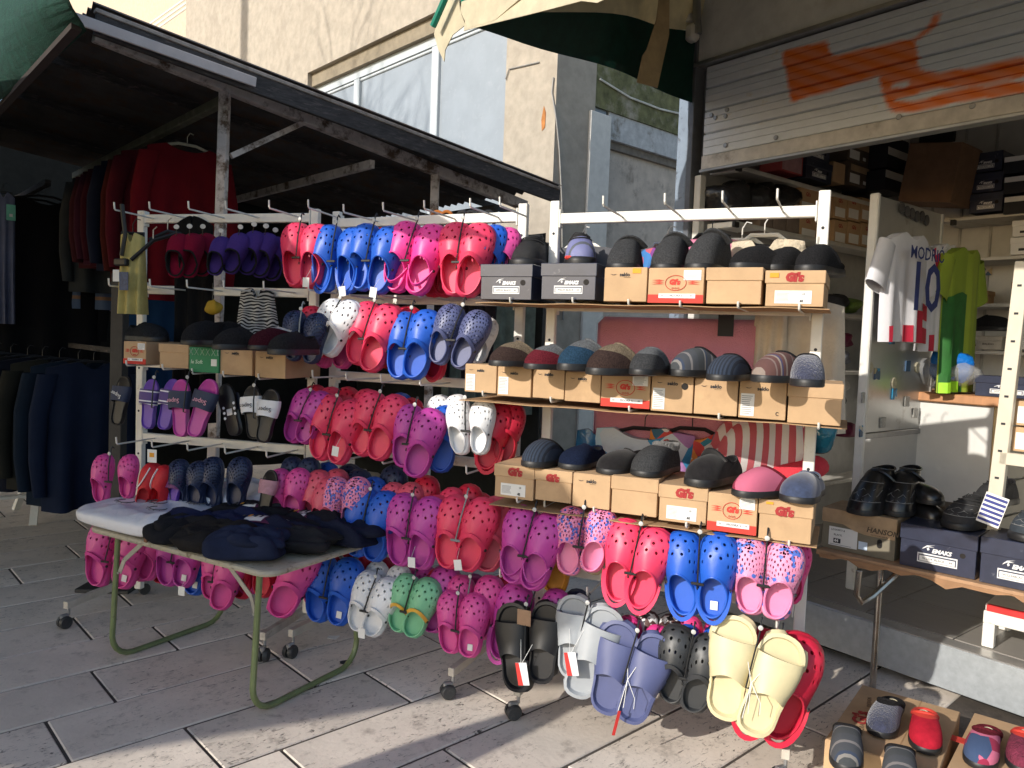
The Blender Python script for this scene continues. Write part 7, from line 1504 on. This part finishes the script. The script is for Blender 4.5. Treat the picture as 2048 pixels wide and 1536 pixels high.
LEA = M('black_leather', (.010, .010, .011), .28, .3, bump=.12, bscale=90, coat=.3); SUEB = M('black_nubuck', (.022, .022, .024), .75, .25, bump=.3, bscale=300); SUEN2 = M('slate_blue_nubuck', (.028, .038, .05), .75, .25, bump=.3, bscale=300)
STIT = M('grey_stitching', (.2, .2, .2), .8)
def stitch(t, kind):
    S = SM[kind]['S']; G, a = S['G'], S['a']; N = len(a)
    mb = MB()
    idxs = [q for q in range(N) if math.radians(35) < a[q] < math.radians(145)]
    mb.tube([G[q][5] * 1.0 + V3(0, 0, .004) for q in idxs], .005, 4); mb.tube([G[q][2] + V3(0, .004, .004) for q in idxs], .005, 4)
    for off in (0, 1, 2):
        mb.tube([G[idxs[min(len(idxs) - 1, 2 + off * 3 + k * 2)]][2 + k] + V3(0, 0, .005) for k in range(3)], .0035, 4); mb.tube([G[idxs[max(0, len(idxs) - 3 - off * 3 - k * 2)]][2 + k] + V3(0, 0, .005) for k in range(3)], .0035, 4)
    mb.build('stitching', STIT, t, True)
GT = 'shoes on the low display table'
for k, (x, y) in enumerate(((1713, 1031), (1786, 1034))):
    o, dr_ = on_box(T1, x, y, -4 + 10 * k, .285, n=unit(-dy_ - dx_ * .1)); t = footwear(o, dr_, .285, 'aboot', (LEA, LEA, LIN), 'black leather ankle boot with strap, %s of the pair' % ('left' if k == 0 else 'right'), 'ankle boot', GT, 'ankle_boot'); velcro(t, LEA, 'aboot'); stitch(t, 'aboot')
o, dr_ = on_box(T2, 1902, 1060, 0, .30, n=unit(-dy_ - dx_ * .28)); t = footwear(o, dr_, .29, 'trainer', (SUEB, SUEB, LIN), 'black nubuck lace up shoe on navy box', 'trainer', GT, 'trainer'); laces(t); stitch(t, 'trainer')
o, dr_ = on_box(T2, 1955, 1040, 0, .27, n=unit(-dy_ - dx_ * .2)); o = o + dy_ * .12; t = footwear(o + Z * .04, dr_, .27, 'trainer', (SUEB, SUEB, LIN), 'second black nubuck shoe lying behind the first', 'trainer', GT, 'trainer'); laces(t)
o, dr_ = on_box(T3, 2046, 1085, 0, .30, n=unit(-dy_ - dx_ * .25)); t = footwear(o, dr_, .30, 'trainer', (SUEN2, SUEN2, LIN), 'slate blue nubuck trainer at the right edge of the picture', 'trainer', GT, 'trainer'); laces(t, m=SUEN2); stitch(t, 'trainer')
p = rq(.44, .10, zt2 + .16); p = pl(1985, 1020, rq(0, .10, 0), dy_); t = wthing('leaflet', 'navy and white printed leaflet behind the black lace shoe', 'leaflet', p); q_u = rot_about(dx_, dy_, .25); q_z = rot_about(Z, dy_, .25)
put(MB().box(p, (.085, .003, .13), q_u, dy_, q_z), 'sheet', PAPER, t); mb = MB()
for i in range(6): mb.box(p - dy_ * .002 + q_z * (.05 - .02 * i), (.08, .001, .011), q_u, dy_, q_z)
put(mb, 'printed_bands', M('indigo_print', (.04, .05, .22), .7), t)
for k, (x, y, nm) in enumerate(((1838, 1010, 'shiny black shoe behind the ankle boots'), (1835, 975, 'dark belt like strap shoe on top behind the ankle boots'))):
    p = pl(x, y, rq(0, .34, 0), dy_); footwear(V3(p[0], p[1], p[2] - .05) - dx_ * .1, unit(dx_ - dy_ * .4), .25, 'closed', (LEA, LEA, LIN), nm, 'shoe', GT, 'shoe')
b = tbox(1800, 1010, 1900, 1090, 'none', 'plain dark box standing at the back of the low table', DKB, .30, .16)
# ================================================================ cartons with slippers at the lower right
GC = 'upturned cartons on the paving'
def carton(cx, zt3, quad, label, deco=None):
    """quad: four top corners in the photo"""
    P = [pz(x, y, zt3) for x, y in quad]; u = unit(P[1] - P[0] + P[2] - P[3]); n = V3(u[1], -u[0], 0)
    if n[1] > 0: n = -n
    c = sum(P) / 4; w = abs((P[1] - P[0]) @ u); d = abs((P[3] - P[0]) @ n)
    o = c - u * w / 2 + n * d / 2; o[2] = 0.002
    return box_at(o, u, n, w, d, zt3 - .002, 'none', label, GC, CARD, name='carton', cat='carton')
q1_ = carton(0, .13, ((1648, 1478), (1870, 1560), (1945, 1425), (1708, 1366)), 'tan carton with red script under the navy and red slippers')
c2_ = carton(0, .125, ((1878, 1562), (2120, 1660), (2160, 1480), (1950, 1427)), 'tan carton with red stripe at the lower right corner')
def top_text(b, s, size, px, ang, m, **k):
    z = b.o[2] + b.h + .005; p = pz(*px, z); text(s, size, p, rot_about(b.u, Z, ang), rot_about(np.cross(Z, b.u), Z, ang), m, b.t, **k)
top_text(q1_, "Gi's", .075, (1722, 1448), R(100), GISR, bold=.003); top_text(q1_, 'DESIGN', .022, (1738, 1414), R(100), M('brown_lettering', (.10, .075, .05)), space=1.3); top_text(q1_, 'MOORA', .022, (1722, 1470), R(100), M('brown_lettering', (.10, .075, .05)), space=1.2)
z = c2_.o[2] + c2_.h + .0035; p = pz(1920, 1480, z); put(MB().box(p, (.10, .045, .0012), c2_.u, c2_.n, Z), 'red_stripe', RED, c2_.t)
put(MB().box(q1_.o + q1_.u * q1_.w * .62 - q1_.n * q1_.d * .5 + Z * (q1_.h + .0032), (.004, q1_.d, .001), q1_.u, q1_.n, Z), 'flap_seam', CARDD, q1_.t)
REDV = M('red_velour', (.42, .012, .03), .85, .2, scale=10, bump=.4, bscale=200, spec=.2); PATCH2 = voro('patchwork_felt', [(.28, .02, .06), (.52, .13, .22), (.28, .02, .06), (.04, .07, .15)], 5, .95); BUR = M('burgundy_velour', (.17, .02, .05), .85, .3, scale=16, bump=.8, bscale=50)
GS = 'slippers on the cartons'
def cslip(bx, toe, heel, kind, mats, label, L=.29, heel_=False):
    z = bx.o[2] + bx.h + .004; pt, ph = pz(*toe, z), pz(*heel, z); d = pt - ph; d = unit(d - Z * (.03 if not heel_ else 0)); t = footwear((ph if heel_ else pt - d * L + Z * .004), d, L, kind, mats, label, 'slipper', GS); t.matrix_basis = t.matrix_basis @ Matrix.Scale(.88, 4, (1, 0, 0)); return t
cslip(q1_, (1762, 1480), (1800, 1385), 'mulef', (SUEN, LIN, LIN), 'navy embossed slipper on the carton beside the red one')
cslip(q1_, (1858, 1514), (1838, 1400), 'mulef', (REDV, RED, LIN), 'bright red velour slipper on the carton')
cslip(c2_, (1962, 1545), (1986, 1428), 'mulef', (PATCH2, WI, LIN), 'pink, wine and blue patchwork slipper on the right carton')
cslip(c2_, (2052, 1555), (2048, 1442), 'mulef', (BUR, RED, LIN), 'burgundy slipper cut off by the right edge')
ta_ = cslip(q1_, (1704, 1590), (1690, 1466), 'mule', (PLAID, LIN, LIN), 'black slipper with grey label on its foot bed, lower left of carton', heel_=True)
tb2_ = cslip(q1_, (1812, 1640), (1795, 1508), 'mule', (PLAID, LIN, LIN), 'second black slipper with grey label at the bottom edge', heel_=True)
for o_ in [q for q in COL.objects if q.get('group') == GS and q not in (ta_, tb2_)]:
    MB().box((.0, .15, .075), (.12, .17, .006), b=.002).build('footbed_badge', M('gold_badge', (.20, .15, .06), .4, .2), o_); MB().tube([V3(.075 * math.cos(q), .15 + .10 * math.sin(q), .08) for q in np.linspace(0, 2 * math.pi, 15)[:-1]], .006, 5, closed=True).build('badge_rim', M('cream_badge', (.5, .45, .32), .5), o_)
for t in (ta_, tb2_):
    MB().box((.0, .16, .082), (.13, .20, .006)).build('footbed_label', M('grey_label', (.13, .13, .135), .6, .1), t); o_ = text('seklo', .05, V3(0, 0, 0), (1, 0, 0), (0, 1, 0), WL, None); o_.parent = t
    o_.matrix_basis = frame(V3(.012, .10, .0856), V3(0, 1, 0), V3(-1, 0, 0), Z)
# ================================================================ awning of the kiosk
AWG = M('dark_green_canvas', (.004, .052, .036), .55, .25, bump=.25, bscale=30, thin=.35); AWC = M('cream_canvas', (.66, .59, .42), .7, .12, bump=.25, bscale=30, thin=.3)
aw_t = wthing('awning', 'striped green and cream canvas awning sagging over the kiosk front', 'awning', kp(.2, -.3, 3.2))
LF = pz(935, 55, 2.88); LK = kp(-.02, .0, 0); LK[2] = KP(1375, 212, 0)[2]
LFv = V3(LF[0], LF[1], 2.88)
span = kab(LFv)[1]           # negative: distance in front of the kiosk
def awp(a, b):
    """roof canvas: high at the kiosk, low at the front bar, sinking towards the right"""
    s = b / span; base = LFv * s + V3(LK[0], LK[1], LK[2]) * (1 - s); base[2] = 3.68 * (1 - s) + 3.0 * s
    return base + KD * a + Z * (.02 * math.sin(a * 9) * math.sin(s * 3.1) - .14 * a * s)
bs = np.linspace(0, span, 15)
def flap(f, b):
    s = b / span; lo = LFv * s + V3(LK[0], LK[1], LK[2]) * (1 - s) + Z * (.03 * math.sin(s * 3.14)); hi = awp(.10, b)
    return lo * (1 - f) + hi * f + KN * (.0) + KD * (-.05 * math.sin(f * 3.14) * math.sin(s * 6.0 + 1) - .02 * math.sin(s * 11))
put(MB().slab([[flap(f, b) for b in bs] for f in np.linspace(0, .5, 7)], KD, .004), 'side_flap', AWG, aw_t, True, 70)
put(MB().slab([[flap(f, b) for b in bs] for f in np.linspace(.502, 1, 7)], KD, .004), 'side_flap', AWC, aw_t, True, 70)
w0 = .101; k_ = 0
while w0 < 3.2:
    w1 = w0 + (.45); put(MB().slab([[awp(a, b) for b in bs] for a in np.linspace(w0 - .012, w1, 6)], Z, .004 + .003 * (k_ % 2)), 'cream_stripe' if k_ % 2 else 'green_stripe', AWC if k_ % 2 else AWG, aw_t, True, 70); w0 = w1 + .001; k_ += 1
fr_ = [awp(a, span) for a in np.linspace(0, 3.3, 40)]
P = [[p + KN * (.004 * i) - Z * ((.14 + (.03 * abs(math.sin(k * .55)) if k > 9 else 0)) * i / 4) for i in range(5)] for k, p in enumerate(fr_)]
put(MB().slab(P, KN, .004), 'valance', AWC, aw_t, True, 70)
put(MB().tube([awp(0, span) - KD * .03, awp(1.5, span) + Z * .02, awp(3.3, span)], .022, 8), 'front_bar', M('green_enamel_tube', (.01, .19, .13), .3, .1), aw_t, True)
# loose cream flap and ribbon, green tube end
dP = lambda x, y, e=0.: pl(x, y, LFv + KD * -.02 - KI * e, KN)
put(MB().poly([dP(908, -20), dP(880, 20), dP(868, 68), dP(876, 98), dP(888, 123), dP(890, 100), dP(905, 70), dP(930, 50), dP(920, 20), dP(915, -20)], KI * .004), 'loose_flap', AWC, aw_t)
put(MB().poly([dP(926, -20, .02), dP(921, 22, .02), dP(936, 56, .02), dP(990, 40, .02), dP(1020, 14, .02), dP(1060, -20, .02)], KI * .004), 'loose_flap', AWC, aw_t)
put(MB().tube([dP(902, -30, .05), dP(866, 52, .05)], .016, 8), 'tube_end', M('green_enamel_tube', (.01, .19, .13)), aw_t, True)
kP = lambda x, y, b: KP(x, y, b)
aR = lambda x, y, e=0.: LPl(x, y, .16 + e)
put(MB().poly([aR(1318, -10), aR(1312, 40), aR(1292, 100), aR(1284, 112), aR(1273, 165), aR(1314, 176), aR(1326, 120), aR(1337, 70), aR(1338, -10)], KD * .004), 'cream_ribbon', M('faded_cream_canvas', (.42, .32, .18), .8, .15, bump=.4, bscale=25), aw_t)
arm = wthing('folding_bracket', 'white folding awning arm bracket on the kiosk corner post', 'bracket', KP(1385, 50, -.06)); aP = lambda x, y: KP(x, y, -.08)
put(MB().tube([aP(1378, -20), aP(1372, 20), aP(1378, 48)], .035, 10), 'arm', WHITE, arm, True); put(MB().tube([aP(1393, -30), aP(1394, 40), aP(1396, 68)], .022, 10), 'arm', GREYM, arm, True); put(MB().box(aP(1385, 66), (.075, .07, .10), KD, KI, Z, .02), 'knuckle', WHITE, arm, True); put(MB().tube([aP(1362, 10), aP(1356, 25), aP(1366, 45), aP(1372, 75)], .008, 6), 'cord', WHITE, arm, True)
# ================================================================ unseen objects outside the frame, placed so their shade falls into it
def sunpt(P, z): P = np.asarray(P, float); return P + SD * ((z - P[2]) / SD[2])
ZC = 2.6
def rkp(r, x, y, off=.26): return rpl(r, x, y, off)
edge = [sunpt(rkp(B_, 588, 462), ZC), sunpt(rkp(B_, 640, 690), ZC), sunpt(rkp(B_, 860, 860), ZC), sunpt(rkp(B_, 950, 985), ZC), sunpt(rkp(C_, 1165, 945, .34), ZC), sunpt(rkp(C_, 1192, 1060, .3), ZC), sunpt(rkp(C_, 1185, 1270, .3), ZC), sunpt(pz(1000, 1383, 0), ZC), sunpt(pz(700, 1427, 0), ZC), sunpt(pz(86, 1536, 0), ZC)]

CANV = M('grey_canopy_canvas', (.30, .29, .26), .85, .15)
cn = thing('shade_canopy', 'unseen grey canvas canopy, outline shaped to shade the left half', 'canopy', (-5, 1.5, 0))
cpts = [(-2.12, 2.56), (-2.50, 1.95), (-2.80, 1.2), (-2.80, .65), (-2.60, .45), (-2.78, .15), (-3.42, -.36), (-4.44, -.58), (-5.97, -1.27), (-9.5, -2.2), (-9.5, 6.5), (-3.6, 5.0), (-2.62, 3.55)]  # added canopy, outline traced back along the sun from its shade edge
put(MB().poly([V3(x, y, ZC) for x, y in cpts], Z * .02), 'canvas', CANV, cn)
for x, y in ((-3.1, 1.2), (-3.8, 3.9), (-8.5, 5.5), (-8.5, -1.2)): put(MB().bar(V3(x, y, 0), V3(x, y, ZC - .002), .05, .05), 'post', OLDP, cn)
for a_, b_ in (((-3.1, 1.2), (-3.8, 3.9)), ((-3.8, 3.9), (-8.5, 5.5)), ((-8.5, -1.2), (-3.1, 1.2))): put(MB().bar(V3(*a_, ZC - .03), V3(*b_, ZC - .03), .04, .05), 'beam', OLDP, cn)
# unseen parasol shape, made up to cast the dark band across the slabs
pp = V3(-2.33, .88, 0); par = thing('shade_parasol', 'unseen closed parasol shape added to cast shade across the slabs', 'parasol', pp)
put(MB().tube([pp, pp + Z * 1.62], .02, 8), 'pole', OLDP, par); put(MB().tube([pp + Z * .35, pp + Z * .5, pp + Z * .8, pp + Z * 1.2, pp + Z * 1.45, pp + Z * 1.58], [.05, .12, .15, .13, .08, .03], 12), 'folded_canvas', CANV, par, True); put(MB().tube([pp, pp + Z * .06], [.18, .16], 14), 'base', GREYM, par)
# bare plane tree and lamp post that mark the facade with their shade
def along(P, d): P = np.asarray(P, float); return P + SD / np.linalg.norm(SD[:2]) * d
BARK = M('plane_bark', (.16, .13, .10), .9, .3, bump=.6)
tg = along(FPp(600, 30), 9.0); tb_ = V3(tg[0], tg[1], 0); tree = thing('bare_tree', 'bare plane tree across the lane in front of the old building', 'tree', tb_)
mbt = MB(); mbk = MB(); rt_ = random.Random(5)
put(MB().tube([tb_, tb_ + V3(.05, .03, 2.5), tb_ + V3(.0, .1, 5)], [.16, .13, .11], 10), 'trunk', BARK, tree, True)
def branch(p, d, l, r, k):
    q = p + d * l * .5 + V3(rt_.uniform(-.1, .1), rt_.uniform(-.1, .1), .05) * l; e = p + d * l
    mbk.tube([p, q, e], [r, r * .8, r * .6], 6 if k > 1 else 4)
    if k == 0: return
    for i in range(3 if k > 1 else 2):
        nd = unit(d + V3(rt_.uniform(-.9, .9), rt_.uniform(-.9, .9), rt_.uniform(-.35, .75))); branch(e if i else q, nd, l * rt_.uniform(.6, .85), r * .58, k - 1)
for i in range(6):
    a_ = i * 1.05; branch(tb_ + V3(0, .1, 4.2 + .16 * i), unit(V3(math.cos(a_), math.sin(a_), .8)), 1.7, .06, 4)
o = put(mbk, 'crown', BARK, tree, True)
lp_ = along(FPp(487, 60), 9.5); lb_ = V3(lp_[0], lp_[1], 0); lamp = thing('lamp_post', 'tall plain lamp post across the lane beside the bare tree', 'lamp post', lb_)
put(MB().tube([lb_, lb_ + Z * 11], .13, 10), 'pole', GREYM, lamp)
